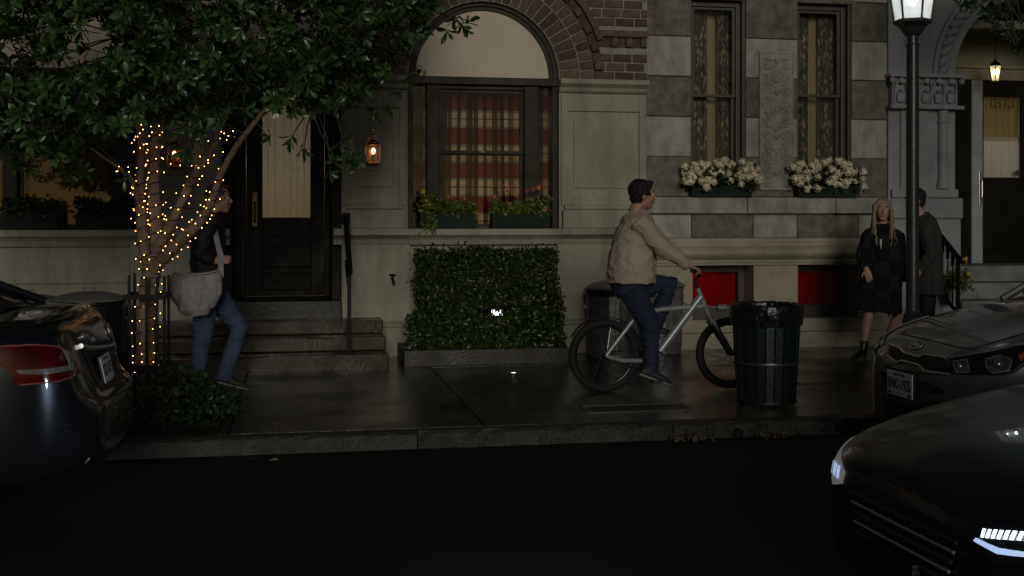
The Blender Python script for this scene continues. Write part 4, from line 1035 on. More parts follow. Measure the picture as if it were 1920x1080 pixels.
# ================================================================== tree wound with string lights
TB = P(277, 752, 9.2); TB.z = 0
tree = thing('street_tree', TB, 'leafy street tree with forked trunk wound in warm string lights', 'tree')
BR = {
 'trunk': [(277, 770, 9.2, .105), (275, 700, 9.2, .086), (273, 640, 9.2, .080), (277, 560, 9.2, .076), (285, 505, 9.2, .080), (290, 478, 9.2, .07)],
 'b1': [(280, 520, 9.2, .05), (270, 455, 9.2, .05), (264, 395, 9.22, .042), (262, 345, 9.25, .034), (262, 250, 9.3, .028), (245, 120, 9.3, .021), (232, -60, 9.35, .013), (225, -180, 9.4, .007)],
 'b1b': [(265, 400, 9.22, .028), (250, 345, 9.1, .018), (228, 318, 9.05, .015), (190, 292, 8.95, .010), (120, 240, 8.8, .007)],
 'b2': [(290, 500, 9.22, .06), (293, 425, 9.25, .056), (289, 360, 9.3, .05), (290, 300, 9.35, .045), (293, 220, 9.4, .038), (282, 60, 9.5, .028), (268, -120, 9.6, .016), (262, -220, 9.6, .008)],
 'b3': [(292, 470, 9.18, .05), (322, 418, 9.1, .042), (348, 362, 9.05, .038), (372, 318, 9.0, .034), (405, 258, 8.95, .028), (440, 160, 8.95, .021), (474, 0, 9.0, .014), (500, -160, 9.1, .007)],
 'b4': [(288, 505, 9.15, .055), (325, 465, 9.0, .048), (370, 420, 8.9, .041), (396, 380, 8.85, .035), (413, 330, 8.8, .028), (450, 265, 8.75, .024), (520, 180, 8.75, .018), (620, 80, 8.85, .013), (710, 20, 8.9, .008), (800, 50, 8.9, .004)],
}
BP = {k: [(P(a, b, y), r*.88) for a, b, y, r in v] for k, v in BR.items()}
def spl(pts, n):
    out = []
    for i in range(len(pts)-1):
        p0 = pts[max(i-1, 0)]; p1 = pts[i]; p2 = pts[i+1]; p3 = pts[min(i+2, len(pts)-1)]
        for j in range(n):
            t = j/n
            q = .5*((2*p1[0])+(p2[0]-p0[0])*t+(2*p0[0]-5*p1[0]+4*p2[0]-p3[0])*t*t+(3*p1[0]-p0[0]-3*p2[0]+p3[0])*t**3)
            out.append((q, p1[1]+(p2[1]-p1[1])*t))
    return out+[pts[-1]]
SP = {k: spl(v, 6) for k, v in BP.items()}
m = MB()
for k, v in SP.items():
    m.tube([p+Vector((random.gauss(0, r*.05), random.gauss(0, r*.05), 0)) for p, r in v], [r*random.uniform(.95, 1.06) for p, r in v], 10)
obj('trunk', m, BARK, tree, smooth=True)
# crown
LOWER = [(-260, 300), (-150, 310), (0, 292), (70, 285), (140, 305), (230, 240), (300, 222), (360, 238), (440, 225), (480, 205), (560, 220), (620, 200), (650, 205), (715, 150), (760, 105), (795, 62), (822, 10), (835, -60), (800, -200), (700, -300)]
def low(px):
    if px > 835: return None
    for (a, b), (c, d) in zip(LOWER, LOWER[1:]):
        if a <= px <= c: return b+(d-b)*(px-a)/(c-a)
    return None
allb = [q for k in ('b1', 'b1b', 'b2', 'b3', 'b4') for q in SP[k]]
ros = []
tries = 0
while len(ros) < 3300 and tries < 60000:
    tries += 1
    px = random.uniform(-260, 830); l = low(px)
    py = random.uniform(-290, 310)
    if l is None or py > l-4: continue
    if math.hypot((px-172)/46, (py-78)/46) < 1 and random.random() < .93: continue
    if math.hypot((px-120)/36, (py-118)/22) < 1 and random.random() < .7: continue
    edge = (l-py)
    Y = min(max(random.gauss(9.1, .62), 7.75), 10.5)
    p = P(px, py, Y)
    if mnoise.noise(p*1.9)+.15*mnoise.noise(p*5) < -.34: continue
    ros.append(p)
SPRIG = [(545, 262, 8.7), (500, 255, 8.7), (570, 285, 8.7), (655, 292, 8.6), (640, 270, 8.6), (668, 300, 8.65), (628, 300, 8.6), (868, 52, 8.8), (850, 38, 8.85), (840, 62, 8.8), (878, 40, 8.8), (788, 132, 8.8), (768, 150, 8.85), (740, 175, 8.8),
         (330, 232, 8.45), (365, 262, 8.4), (345, 285, 8.4), (410, 205, 8.4), (430, 195, 8.4), (375, 245, 8.4), (320, 248, 8.4), (160, 318, 8.7), (130, 325, 8.7), (60, 318, 8.7), (30, 310, 8.7), (235, 335, 8.8), (620, 325, 8.75), (700, 215, 8.75), (725, 205, 8.8), (640, 60, 8.1), (560, 100, 8.1), (605, 45, 8.1), (480, 130, 8.2), (150, 130, 8.1), (250, 110, 8.2), (450, 60, 8.1)]
sprigs = [P(a, b, y) for a, b, y in SPRIG]
tw = MB(); fol = MB(); singles = []
def rosette(c, axis, n, rec):
    s = axis.orthogonal().normalized(); t = axis.cross(s)
    a0 = random.uniform(0, 6.3)
    for k in range(n):
        a = a0+k*2.4; spread = .45+.75*k/n
        d = (axis*(1.15-spread*.75)+(s*math.cos(a)+t*math.sin(a))*spread+Vector((0, 0, -.18))).normalized()
        o = c-axis*.05*(k/n); ln = random.uniform(.062, .115); nn = (axis+rnd_dir()*.35).normalized()
        if rec: singles.append((o, d, nn, ln))
        else: leaf_geo(fol, o, d, nn, ln, ln*random.uniform(.32, .42), random.uniform(.05, .25))
def branch_to(p):
    q = min(allb, key=lambda b: (b[0]-p).length); return q[0]
cm = P(300, 60, 9.2)
for i, p in enumerate(ros+sprigs):
    ax = ((p-cm).normalized()+Vector((0, -.35, .1))+rnd_dir()*.9).normalized()
    if i >= len(ros): ax = (rnd_dir()*.8+Vector((.3, -.3, -.3))).normalized()
    rosette(p, ax, random.randint(7, 11), i >= len(ros) or (p.y < 8.05 and len(singles) < 120))
    if i % 16 == 0 or i >= len(ros):
        q = branch_to(p) if i < len(ros) else min(ros, key=lambda r_: (r_-p).length)
        mid = q.lerp(p, .5)+rnd_dir()*.08*(q-p).length
        tw.tube([q, q.lerp(mid, .6), mid, mid.lerp(p, .6)+Vector((0, 0, .01)), p], [.008, .007, .006, .0045, .003], 5)
    else:
        tw.tube([p-ax*random.uniform(.12, .25)+Vector((0, 0, -.02)), p-ax*.06, p], [.004, .0035, .0025], 4)
obj('twigs', tw, TWIG, tree, fixn=False)
stuff(obj('crown', fol, LEAF_T, tree, fixn=False))
one = MB(); leaf_geo(one, (0, 0, 0), (1, 0, 0), (0, 0, 1), 1, .37, .14); one_me = one.mesh('leaf', fixn=False)
random.shuffle(singles)
for (o, d, nn, ln) in singles[:300]:
    s = nn.cross(d).normalized(); n2 = d.cross(s)
    R = Matrix((d, s, n2)).transposed()
    inst('leaf', one_me, LEAF_T, tree, o, R.to_euler(), (ln, ln, ln))
extra = MB()
for (o, d, nn, ln) in singles[300:]: leaf_geo(extra, o, d, nn, ln, ln*.37, .14)
if extra.v: stuff(obj('outer_leaves', extra, LEAF_T, tree, fixn=False))
# string lights
sl = thing('string_lights', TB+Vector((0, 0, .2)), 'warm white string lights spiralling round the forked tree trunk', 'lights')
bulb = MB(); bulb.ell((0, 0, 0), (.0025, 0, 0), (0, .0025, 0), (0, 0, .0036), 8, 6); bme = bulb.mesh('bulb', smooth=True)
BULB = emitm('fairy_bulb', (1, .47, .15), 13)
wire = MB(); WIRE = M('green_wire', (.008, .012, .008), .5)
ends = {'trunk': (700, 480), 'b1': (500, 236), 'b2': (480, 240), 'b3': (455, 236), 'b4': (485, 330), 'b1b': (380, 318)}
for key, (ya, yb) in ends.items():
    pts = []
    ang = random.uniform(0, 6); line = SP[key]
    turns = {'trunk': 14, 'b1b': 3}.get(key, 10)
    zs_ = [fz(300, ya, 9.2), fz(300, yb, 9.2)]
    sel = [(p, r) for p, r in line if zs_[0]-.03 <= p.z <= zs_[1]+.03]
    if len(sel) < 2: continue
    n = turns*12
    for i in range(n+1):
        t = i/n*(len(sel)-1); j = min(int(t), len(sel)-2); f = t-j
        p = sel[j][0].lerp(sel[j+1][0], f); r = sel[j][1]*(1-f)+sel[j+1][1]*f
        tg = (sel[j+1][0]-sel[j][0]).normalized(); s = tg.orthogonal().normalized(); s = (Vector((1, 0, 0))-tg*tg.x).normalized(); b_ = tg.cross(s)
        a = ang+2*PI*turns*i/n
        q = p+(s*math.cos(a)+b_*math.sin(a))*(r+.008); pts.append(q)
        if i % 2 == 0 and (random.random() < .72):
            out = (s*math.cos(a)+b_*math.sin(a)); 
            inst('bulb', bme, BULB, sl, q+out*random.uniform(.006, .02)+rnd_dir()*.012, (random.uniform(-1, 1), random.uniform(-1, 1), 0))
    wire.tube(pts, .0035, 4)
for (a, b) in ((247, 268), (258, 256), (252, 262), (268, 243), (285, 248), (265, 234), (298, 236), (320, 307), (338, 310), (262, 250), (276, 270), (283, 237), (425, 262), (432, 238), (437, 246), (415, 247), (420, 250), (428, 255), (440, 257), (418, 285), (390, 300)):
    inst('bulb', bme, BULB, sl, P(a, b, random.uniform(8.7, 9.0)))
obj('wire', wire, WIRE, sl, fixn=False)

# iron guard round the trunk
gd = thing('tree_guard', TB, 'black iron tree guard of upright bars round the lit trunk', 'tree guard')
gx0, gx1 = P(247, 600, 9.2).x, P(312, 600, 9.2).x; gy0, gy1 = 9.04, 9.36
zt_ = fz(280, 510, 9.1); 
for (xx, yy) in ((gx0, gy0+.02), (gx0+(gx1-gx0)*.5, gy0), (gx1, gy0+.02), (gx0, gy1), (gx1, gy1), (gx0+(gx1-gx0)*.5, gy1), (gx0+(gx1-gx0)*.8, gy0)):
    m = MB(); m.box(xx-.011, xx+.011, yy-.006, yy+.006, 0, zt_-random.uniform(0, .04)); obj('bar', m, IRON, gd, bevel=.002)
for py in (556, 688):
    z = fz(280, py, 9.1)
    for b in ((gx0-.04, gx1+.01, gy0-.02, gy0-.007), (gx0-.04, gx1+.01, gy1+.007, gy1+.02), (gx0-.024, gx0-.012, gy0-.006, gy1+.006), (gx1+.012, gx1+.024, gy0-.006, gy1+.006)):
        m = MB(); m.box(*b, z-.02, z+.02); obj('band', m, IRON, gd, bevel=.002)
# ground cover in the pit
m = MB(); m.box(px0+.02, px1-.02, py0+.02, py1-.02, -.2, -.005); struct(obj('soil', m, SOIL))
iv = thing('ivy', Vector(((px0+px1)/2, 9.0, 0)), 'low dark ivy spreading round the foot of the lit tree', 'plant')
m = MB()
for i in range(3600):
    a = random.uniform(0, 2*PI); r = math.sqrt(random.random())
    x = -1.06+r*.66*math.cos(a); y = 8.98+r*.60*math.sin(a)
    h = (.20+.16*mnoise.noise(Vector((x*3, y*3, 2)))+.10)*(1-.55*r*r)
    if x > -.95 and x < -.55: h += .10*(1-r)
    z = max(.01, h*random.random()**.6)
    leaf_geo(m, (x, y, z), (math.cos(a)+random.gauss(0, .6), math.sin(a)-.5+random.gauss(0, .6), random.gauss(-.1, .4)), (Vector((0, -.5, 1))+rnd_dir()*.7).normalized(), random.uniform(.04, .075), random.uniform(.03, .05), .2)
stuff(obj('leaves', m, LEAF_I, iv, fixn=False))
m = MB()
for i in range(40):
    a = random.uniform(0, 2*PI); b = Vector((-1.06+.5*math.cos(a), 8.98+.45*math.sin(a), .15)); m.tube([(-1.06+.1*math.cos(a), 9.0+.1*math.sin(a), 0), (-1.06+.3*math.cos(a), 8.98+.25*math.sin(a), .22), b], .004, 4)
obj('stems', m, TWIG, iv)

# second tree reaching in beside the porch
T2 = Vector((7.05, 9.0, 0)); t2 = thing('street_tree', T2, 'dark leafy tree reaching in above the porch lantern', 'tree')
m = MB(); hub = Vector((7.0, 9.0, 2.5)); m.tube([T2, (7.06, 9.02, 1.0), (7.0, 9.0, 2.0), hub], [.10, .085, .075, .065], 10)
fol = MB(); tw = MB()
lim = [(5.9, 9.1, 3.7), (6.6, 8.6, 4.0), (7.4, 9.4, 4.1), (8.0, 8.9, 3.6), (6.9, 9.6, 4.2), (7.2, 8.3, 3.9)]
for q in lim: m.tube([hub, hub.lerp(Vector(q), .5)+Vector((0, 0, .12)), q], [.045, .03, .012], 8)
obj('trunk', m, BARK, t2, smooth=True)
cnt = 0; singles2 = []; want = []
for k in range(1100):
    d = rnd_dir(); r = random.random()**.4; c = Vector((7.3, 9.0, 4.45)); p = c+Vector((d.x*1.3*r, d.y*1.1*r, d.z*.95*r))
    if mnoise.noise(p*1.7) < -.12: continue
    want.append(p)
for (a, b) in ((1805, 5), (1822, 10), (1840, 22), (1850, 35), (1865, 12), (1878, 30), (1890, 20), (1900, 45), (1912, 30), (1795, 0), (1885, 55), (1905, 70), (1915, 90), (1870, 48), (1860, 2), (1895, 5), (1918, 60), (1830, 2)):
    for j in range(2): want.append(P(a+random.uniform(-6, 6), b+random.uniform(-6, 6), random.uniform(8.6, 9.4)))
for i, p in enumerate(want):
    ax = (rnd_dir()+Vector((0, -.3, -.2))).normalized(); s = ax.orthogonal().normalized(); t = ax.cross(s)
    for k in range(8):
        a = k*2.4; d = (ax*.6+(s*math.cos(a)+t*math.sin(a))*(.4+.08*k)+Vector((0, 0, -.25))).normalized(); ln = random.uniform(.05, .085)
        leaf_geo(fol, p, d, (ax+rnd_dir()*.4).normalized(), ln, ln*.36, .15)
    if i % 6 == 0 or i >= len(want)-36:
        q = min((Vector(l) for l in lim), key=lambda l: (l-p).length); tw.tube([q, q.lerp(p, .5)+rnd_dir()*.05, p], [.007, .005, .003], 4)
    else: tw.tube([p-ax*.15, p], .003, 4)
stuff(obj('crown', fol, LEAF_I, t2, fixn=False)); obj('twigs', tw, TWIG, t2, fixn=False)

# ================================================================== street lamp
LPY = 8.6; lb = P(1711, 600, LPY); lx = lb.x; la = thing('street_lamp', (lx, LPY, 0), 'dark street lamp post with lit six sided lantern beside the couple', 'street lamp')
LAMPM = M('lamp_paint', (.036, .038, .040), .33, metal=.2, var=.2, vs=12, bump=.1, bs=60)
z65, z88, z590 = fz(1711, 66, LPY), fz(1711, 86, LPY), fz(1711, 590, LPY)
c = (lx, LPY, 0)
m = MB(); m.lathe([(.15, 0), (.15, .10), (.13, .12), (.13, .34), (.10, .40), (.10, z590-.16), (.085, z590-.10), (.082, z590-.04), (.07, z590-.02), (.074, z590), (.062, z590+.012), (.052, z590+.05)], c, 24); obj('base', m, LAMPM, la, smooth=True)
m = MB(); m.lathe([(.051, z590+.04), (.0485, z88)], c, 24); obj('post', m, LAMPM, la, smooth=True)
m = MB(); m.lathe([(.052, z88), (.053, z88+.012), (.044, z88+.02), (.043, z65)], c, 20); obj('collar', m, LAMPM, la, smooth=True)
z38 = fz(1711, 38, LPY)
def hexrot(m):
    for v in m.v:
        dx, dy = v.x-lx, v.y-LPY; v.x = lx+dx*.866-dy*.5; v.y = LPY+dx*.5+dy*.866
m = MB(); m.lathe([(.05, z65-.01), (.075, z65+.02), (.10, z65+.065), (.145, z38-.028), (.15, z38-.02), (.15, z38)], c, 6); hexrot(m); obj('cup', m, LAMPM, la)
zg0, zg1 = z38, z38+.46
FROST = bpy.data.materials.new('frosted_glass'); FROST.use_nodes = True
_N = FROST.node_tree.nodes; _L = FROST.node_tree.links; _b = _N['Principled BSDF']; _b.inputs['Base Color'].default_value = (.8, .8, .75, 1)
_b.inputs['Emission Color'].default_value = (.95, .95, .84, 1); _b.inputs['Emission Strength'].default_value = .34
_t = _N.new('ShaderNodeBsdfTransparent'); _m = _N.new('ShaderNodeMixShader'); _m.inputs[0].default_value = .6
_L.new(_t.outputs[0], _m.inputs[1]); _L.new(_b.outputs[0], _m.inputs[2]); _L.new(_m.outputs[0], _N['Material Output'].inputs[0])
for k in range(6):
    a = PI/3*k+PI/6; a2 = a+PI/3; r0, r1 = .138, .205
    q = lambda r, t, z: Vector((lx+r*math.cos(t), LPY+r*math.sin(t), z))
    m = MB(); m.tube([q(r0, a, zg0), q(r1, a, zg1)], .009, 6); obj('corner_bar', m, LAMPM, la)
    m = MB(); m.add([q(r0, a, zg0), q(r0, a2, zg0), q(r1, a2, zg1), q(r1, a, zg1)], [(0, 1, 2, 3)]); obj('pane', m, FROST, la, fixn=False)
m = MB(); m.lathe([(.22, zg1), (.23, zg1+.02), (.14, zg1+.12), (.05, zg1+.18), (.03, zg1+.24), (.001, zg1+.28)], c, 6); hexrot(m); obj('roof', m, LAMPM, la)
m = MB(); m.ell((lx, LPY, zg0+.2), (.045, 0, 0), (0, .045, 0), (0, 0, .09), 12, 8); obj('bulb', m, emitm('street_bulb', (1, .98, .9), 3), la, smooth=True)
point_light('street_glow', (lx, LPY, zg0+.2), 60, (.60, .79, 1.0), .05, la)

# ================================================================== bins
lbp = G(1437, 757); lbp.z = 0
BAG = M('black_bag', (.010, .010, .011), .22, var=.2, vs=8, bump=.9, bs=14)
SLAT = M('bin_green', (.007, .017, .013), .45, metal=.1, var=.3, vs=14, bump=.25, bs=50, rand=.2)
bn = thing('litter_bin', lbp, 'dark green slatted street litter bin lined with a black bag', 'litter bin')
Hh = .76; nb = 22
for k in range(nb):
    a = 2*PI*(k+.5)/nb; r0, r1 = .225, .268; w0, w1 = 2*PI*r0/nb*.86, 2*PI*r1/nb*.86
    e = Vector((math.cos(a), math.sin(a), 0)); s = Vector((-math.sin(a), math.cos(a), 0)); m = MB()
    vs = [lbp+e*(r+d)+s*(w/2*sg)+Vector((0, 0, z)) for (r, z, w) in ((r0, .02, w0), (r1, Hh, w1)) for d, sg in ((0, -1), (0, 1), (-.012, 1), (-.012, -1))]
    m.add(vs, [(0, 1, 2, 3), (7, 6, 5, 4), (0, 4, 5, 1), (1, 5, 6, 2), (2, 6, 7, 3), (3, 7, 4, 0)]); obj('slat', m, SLAT, bn, bevel=.002)
for z in (.03, .33, Hh-.03):
    r = .225+.043*z/Hh; m = MB(); m.lathe([(r-.014, z-.012), (r+.006, z-.010), (r+.008, z), (r+.006, z+.010), (r-.014, z+.012)], lbp, 40, cap=False); obj('hoop', m, SLAT if z != .33 else M('hoop_steel', (.10, .11, .11), .35, metal=.7), bn, smooth=True)
m = MB(); m.lathe([(.20, .03), (.205, .1), (.246, Hh-.02), (.01, Hh-.25)], lbp, 32, cap=False); obj('liner_can', m, M('void_black2', (.004, .004, .004), .8), bn)
m = MB(); n = 96; prof = [(.262, Hh-.25), (.272, Hh-.14), (.278, Hh-.115), (.280, Hh-.06), (.281, Hh-.02), (.279, Hh+.01), (.268, Hh+.025), (.25, Hh+.01), (.235, Hh-.08), (.21, Hh-.2)]
base = len(m.v)
for i, (r, z) in enumerate(prof[1:]):
    for j in range(n):
        a = 2*PI*j/n; w = mnoise.noise(Vector((math.cos(a)*6, math.sin(a)*6, z*7)))*.008+mnoise.noise(Vector((math.cos(a)*22, math.sin(a)*22, z*10)))*.006
        m.v.append(lbp+Vector(((r+w)*math.cos(a), (r+w)*math.sin(a), z+w*1.2+(.018*mnoise.noise(Vector((math.cos(a)*3, math.sin(a)*3, 7))) if i == 0 else 0))))
for i in range(len(prof)-2):
    for j in range(n): m.f.append([base+i*n+j, base+i*n+(j+1) % n, base+(i+1)*n+(j+1) % n, base+(i+1)*n+j])
obj('bag', m, BAG, bn, smooth=True)
GALV = M('galvanised', (.25, .25, .245), .42, metal=.6, var=.3, vs=12, bump=.2, bs=30, rvar=.12)
def can(px, py, R, H, label, bag, Yc=12.05, mat=None, lidmat=None):
    p = P(px, py, Yc); p.z = 0; t = thing('trash_can', p, label, 'trash can', None); mt = mat or GALV; lm = lidmat or GALV
    m = MB(); n = 72; base = 0; prof = [(.88, 0), (.9, .02), (.9, .05), (.87, .06), (.90, .10), (.99, .82), (1.0, .86), (.985, .9), (1.03, .92), (1.03, .94)]
    for r, z in prof:
        for j in range(n):
            a = 2*PI*j/n; rb = R*r*(1+(.018*math.sin(j*PI/2) if .09 < z < .84 else 0)); m.v.append(p+Vector((rb*math.cos(a), rb*math.sin(a), H*z)))
    for i in range(len(prof)-1):
        for j in range(n): m.f.append([i*n+j, i*n+(j+1) % n, (i+1)*n+(j+1) % n, (i+1)*n+j])
    m.f.append(list(range(n))[::-1]); obj('body', m, mt, t, smooth=True)
    if bag:
        m = MB(); m.lathe([(1.06*R, H*.87), (1.075*R, H*.90), (1.07*R, H*.955), (1.04*R, H*.96)], p, 40, cap=False); obj('bag_rim', m, BAG, t, smooth=True)
    lid = MB(); lid.lathe([(1.07*R, H*.955), (1.08*R, H*.965), (1.05*R, H*.985), (.98*R, H*.995), (.8*R, H*1.035), (.4*R, H*1.07), (.001, H*1.075)], p, 40, cap=False); lo = obj('lid', lid, lm, t, smooth=True)
    m = MB(); m.tube([p+Vector((-.06, 0, H*1.06)), p+Vector((-.05, 0, H*1.06+.045)), p+Vector((.05, 0, H*1.06+.045)), p+Vector((.06, 0, H*1.06))], .007, 6); obj('lid_handle', m, lm, lo)
    for s in (-1, 1):
        m = MB(); m.tube([p+Vector((s*R*.97, -.05, H*.72)), p+Vector((s*(R+.035), -.05, H*.70)), p+Vector((s*(R+.035), .05, H*.70)), p+Vector((s*R*.97, .05, H*.72))], .006, 6); obj('handle', m, mt, t)
can(1150, 600, .285, .74, 'galvanised trash can with black bag rim standing by the hedge', True, 11.95)
can(1238, 600, .25, .75, 'ribbed galvanised trash can standing against the pale plinth', False, 12.15)
BLK = M('black_plastic', (.012, .012, .012), .45, var=.2, vs=6)
can(168, 600, .32, .70, 'black trash can with grey lid beside the tree guard', False, 11.7, BLK, M('grey_lid', (.16, .16, .15), .5, var=.2))
can(55, 600, .32, .68, 'black trash can with grey lid behind the dark parked sedan', False, 11.7, BLK, MATS['grey_lid'])
# ================================================================== cars
def paint(name, col, rough=.28):
    return M(name, col, rough, metal=.55, var=.06, vs=3, coat=.9, spec=.5, bump=.04, bs=300)
CARGL = M('car_glass', (.006, .007, .008), .05, var=.1, spec=.6)
TYRE = M('tyre', (.012, .012, .012), .8, var=.2, bump=.3, bs=60)
ALLOY = M('alloy', (.35, .36, .37), .3, metal=.9, var=.1)
CHROME = M('chrome', (.60, .61, .62), .30, metal=.75, var=.08)
BLKP = M('black_trim', (.008, .008, .009), .45, var=.2, bump=.3, bs=120)
LENS = M('clear_lens', (.30, .31, .32), .08, metal=.55, var=.4, vs=16, coat=1.0)
LENSD = M('dark_lens', (.02, .02, .022), .06, metal=.2, var=.3, vs=20, coat=1.0)
REDL = M('red_lens', (.085, .002, .003), .10, var=.35, vs=14, coat=1.0)
REDD2 = M('red_lens_dark', (.06, .002, .003), .12, var=.35, vs=14, coat=1.0)
CAMP = Vector((0, 0, CAM_H))
def pray(px, py):
    u = (px-960)/FPX; w = (HORIZON-py)/FPX
    return Vector((CT*u+ST, CT-u*ST, w)).normalized()
def densify(poly, step):
    out = []
    for i, a in enumerate(poly):
        b = poly[(i+1) % len(poly)]; n = max(1, int(math.hypot(b[0]-a[0], b[1]-a[1])/step))
        out += [(a[0]+(b[0]-a[0])*k/n, a[1]+(b[1]-a[1])*k/n) for k in range(n)]
    return out
class Car:
    def __init__(s, name, X0, Yc, label, mat, L=4.4):
        s.X0, s.Yc = X0, Yc; s.mat = mat; s.L = L
        s.root = thing(name, (X0, Yc, ROAD_Z), label, 'car')
    def T(s, x, y, z): return Vector((s.X0+x, s.Yc+y, ROAD_Z+z))
    def loft(s, name, secs, mat, sub=2, parent=None, closed=True):
        "secs: list of (x, [(y,z)...]) half sections from bottom centre to top centre"
        n = len(secs[0][1]); m = MB(); full = 2*n-2 if closed else 2*n-1
        for x, h in secs:
            ring = [(-y, z) for y, z in h] + [(y, z) for y, z in h[::-1]][1:(-1 if closed else None)]
            m.v += [s.T(x, y, z) for y, z in ring]
        for i in range(len(secs)-1):
            for j in range(full if closed else full-1):
                a = i*full+j; b = i*full+(j+1) % full; m.f.append([a, b, b+full, a+full])
        if closed: m.f.append(list(range(full))[::-1]); m.f.append([(len(secs)-1)*full+j for j in range(full)])
        me = bpy.data.meshes.new('t'); me.from_pydata([tuple(v) for v in m.v], [], m.f)
        bm = bmesh.new(); bm.from_mesh(me); bmesh.ops.recalc_face_normals(bm, faces=bm.faces); bm.to_mesh(me); bm.free()
        o = bpy.data.objects.new('t', me); C.objects.link(o); sm = o.modifiers.new('s', 'SUBSURF'); sm.levels = sub; sm.render_levels = sub
        dg = bpy.context.evaluated_depsgraph_get(); dg.update(); m2 = bpy.data.meshes.new_from_object(o.evaluated_get(dg), depsgraph=dg)
        bpy.data.objects.remove(o); bpy.data.meshes.remove(me)
        bm = bmesh.new(); bm.from_mesh(m2); bv = BVHTree.FromBMesh(bm); bm.free()
        pl = wloc(parent or s.root)
        for v in m2.vertices: v.co -= pl
        m2.name = name; smooth_mesh(m2)
        return link(name, m2, mat, parent or s.root), bv
    def patch(s, name, poly, mat, bv, off=.004, thick=.0, step=None, parent=None, ray=None, mirror=False):
        "patch laid on the body; poly in photograph pixels (default) or any frame given by ray(a,b)->(origin,dir)"
        ray = ray or (lambda a, b: (CAMP, pray(a, b)))
        xs = [p[0] for p in poly]; ys = [p[1] for p in poly]; size = max(max(xs)-min(xs), max(ys)-min(ys)); step = step or size/14
        out = densify(poly, step*.6); n = len(out)
        pts = [Vector(p) for p in out]
        gx = min(xs)+step*.5
        def inside(a, b):
            c = False
            for i in range(n):
                x1, y1 = out[i]; x2, y2 = out[i-1]
                if (y1 > b) != (y2 > b) and a < (x2-x1)*(b-y1)/(y2-y1)+x1: c = not c
            return c
        while gx < max(xs):
            gy = min(ys)+step*.5
            while gy < max(ys):
                if inside(gx, gy): pts.append(Vector((gx, gy)))
                gy += step
            gx += step
        r = geometry.delaunay_2d_cdt(pts, [], [list(range(n))], 1, 1e-5)
        vs2, fs = r[0], r[2]; V = []
        for p in vs2:
            o, d = ray(p.x, p.y); h = bv.ray_cast(o, d)
            if h[0] is None:
                q = o+d*((s.T(s.L*.5, 0, .6)-o).dot(d)); h = bv.find_nearest(q)
            nn = h[1] if h[1].dot(d) < 0 else -h[1]
            q = h[0]+nn*off
            if mirror: q.y = 2*s.Yc-q.y
            V.append(q)
        m = MB(); m.add(V, [list(f) for f in fs])
        return obj(name, m, mat, parent or s.root, smooth=True)
    def strip(s, name, line, mat, bv, r, off=.004, closed=False, parent=None, mirror=False, ray=None):
        pts = []; ray = ray or (lambda a, b: (CAMP, pray(a, b)))
        L = line+[line[0]] if closed else line
        for (a, b) in zip(L, L[1:]):
            for k in range(6):
                px, py = a[0]+(b[0]-a[0])*k/6, a[1]+(b[1]-a[1])*k/6; o, d = ray(px, py); h = bv.ray_cast(o, d)
                if h[0] is None: continue
                nn = h[1] if h[1].dot(d) < 0 else -h[1]; q = h[0]+nn*off
                if mirror: q.y = 2*s.Yc-q.y
                pts.append(q)
        m = MB()
        if len(pts) > 1: m.tube(pts, r, 6); return obj(name, m, mat, parent or s.root, smooth=True)
    def front(s, a, b): return s.T(-2, a, b), Vector((1, 0, 0))
    def rear(s, a, b): return s.T(s.L+2, a, b), Vector((-1, 0, 0))
    def top(s, a, b): return s.T(a, b, 3), Vector((0, 0, -1))
    def near(s, a, b): return s.T(a, -3, b), Vector((0, 1, 0))
    def far(s, a, b): return s.T(a, 3, b), Vector((0, -1, 0))
    def wheels(s, xs, R, hw, bv):
        for x in xs:
            for sg in (-1, 1):
                c = s.T(x, sg*(hw-.09), R); w = bpy.data.objects.new('wheel', None); C.objects.link(w); w.parent = s.root; WL[w.name] = c; w.location = c-wloc(s.root)
                m = MB(); m.lathe([(R*.62, -.10), (R*.9, -.105), (R, -.08), (R, .08), (R*.9, .105), (R*.62, .10)], c, 36, 'y', cap=False); obj('tyre', m, TYRE, w, smooth=True)
                m = MB(); m.lathe([(R*.63, .09*sg), (R*.58, .085*sg), (R*.55, .02*sg), (.03, .05*sg), (.001, .06*sg)], c, 36, 'y', cap=False)
                for k in range(5):
                    a = 2*PI*k/5; m.bar(c+Vector((0, .07*sg, 0)), c+Vector((R*.6*math.cos(a), .08*sg, R*.6*math.sin(a))), .05, .03, (0, 1, 0))
                obj('rim', m, ALLOY, w)
                s.patch('wheel_arch', [(x+(R+.05)*math.cos(t), max(R+(R+.05)*math.sin(t), .16)) for t in [2*PI*k/28 for k in range(28)]], BLKP, bv, .006, ray=s.near if sg < 0 else s.far)
def sec(x, w, zb, zsd, wt, zt, cr):
    h = zsd-zb
    return (x, [(0, zb), (.70*w, zb), (.93*w, zb+.03), (.995*w, zb+.28*h), (w, zb+.62*h), (.985*w, zsd-.02), (.95*w, zsd+.012), (wt, zt), (.55*wt, zt+.7*cr), (0, zt+cr)])
def roofsec(x, wb, zb, wr, zr): return (x, [(wb, zb), (wb*.97+wr*.03, zb+.35*(zr-zb)), (wr*1.01, zr-.05), (wr*.86, zr-.006), (0, zr+.02)])
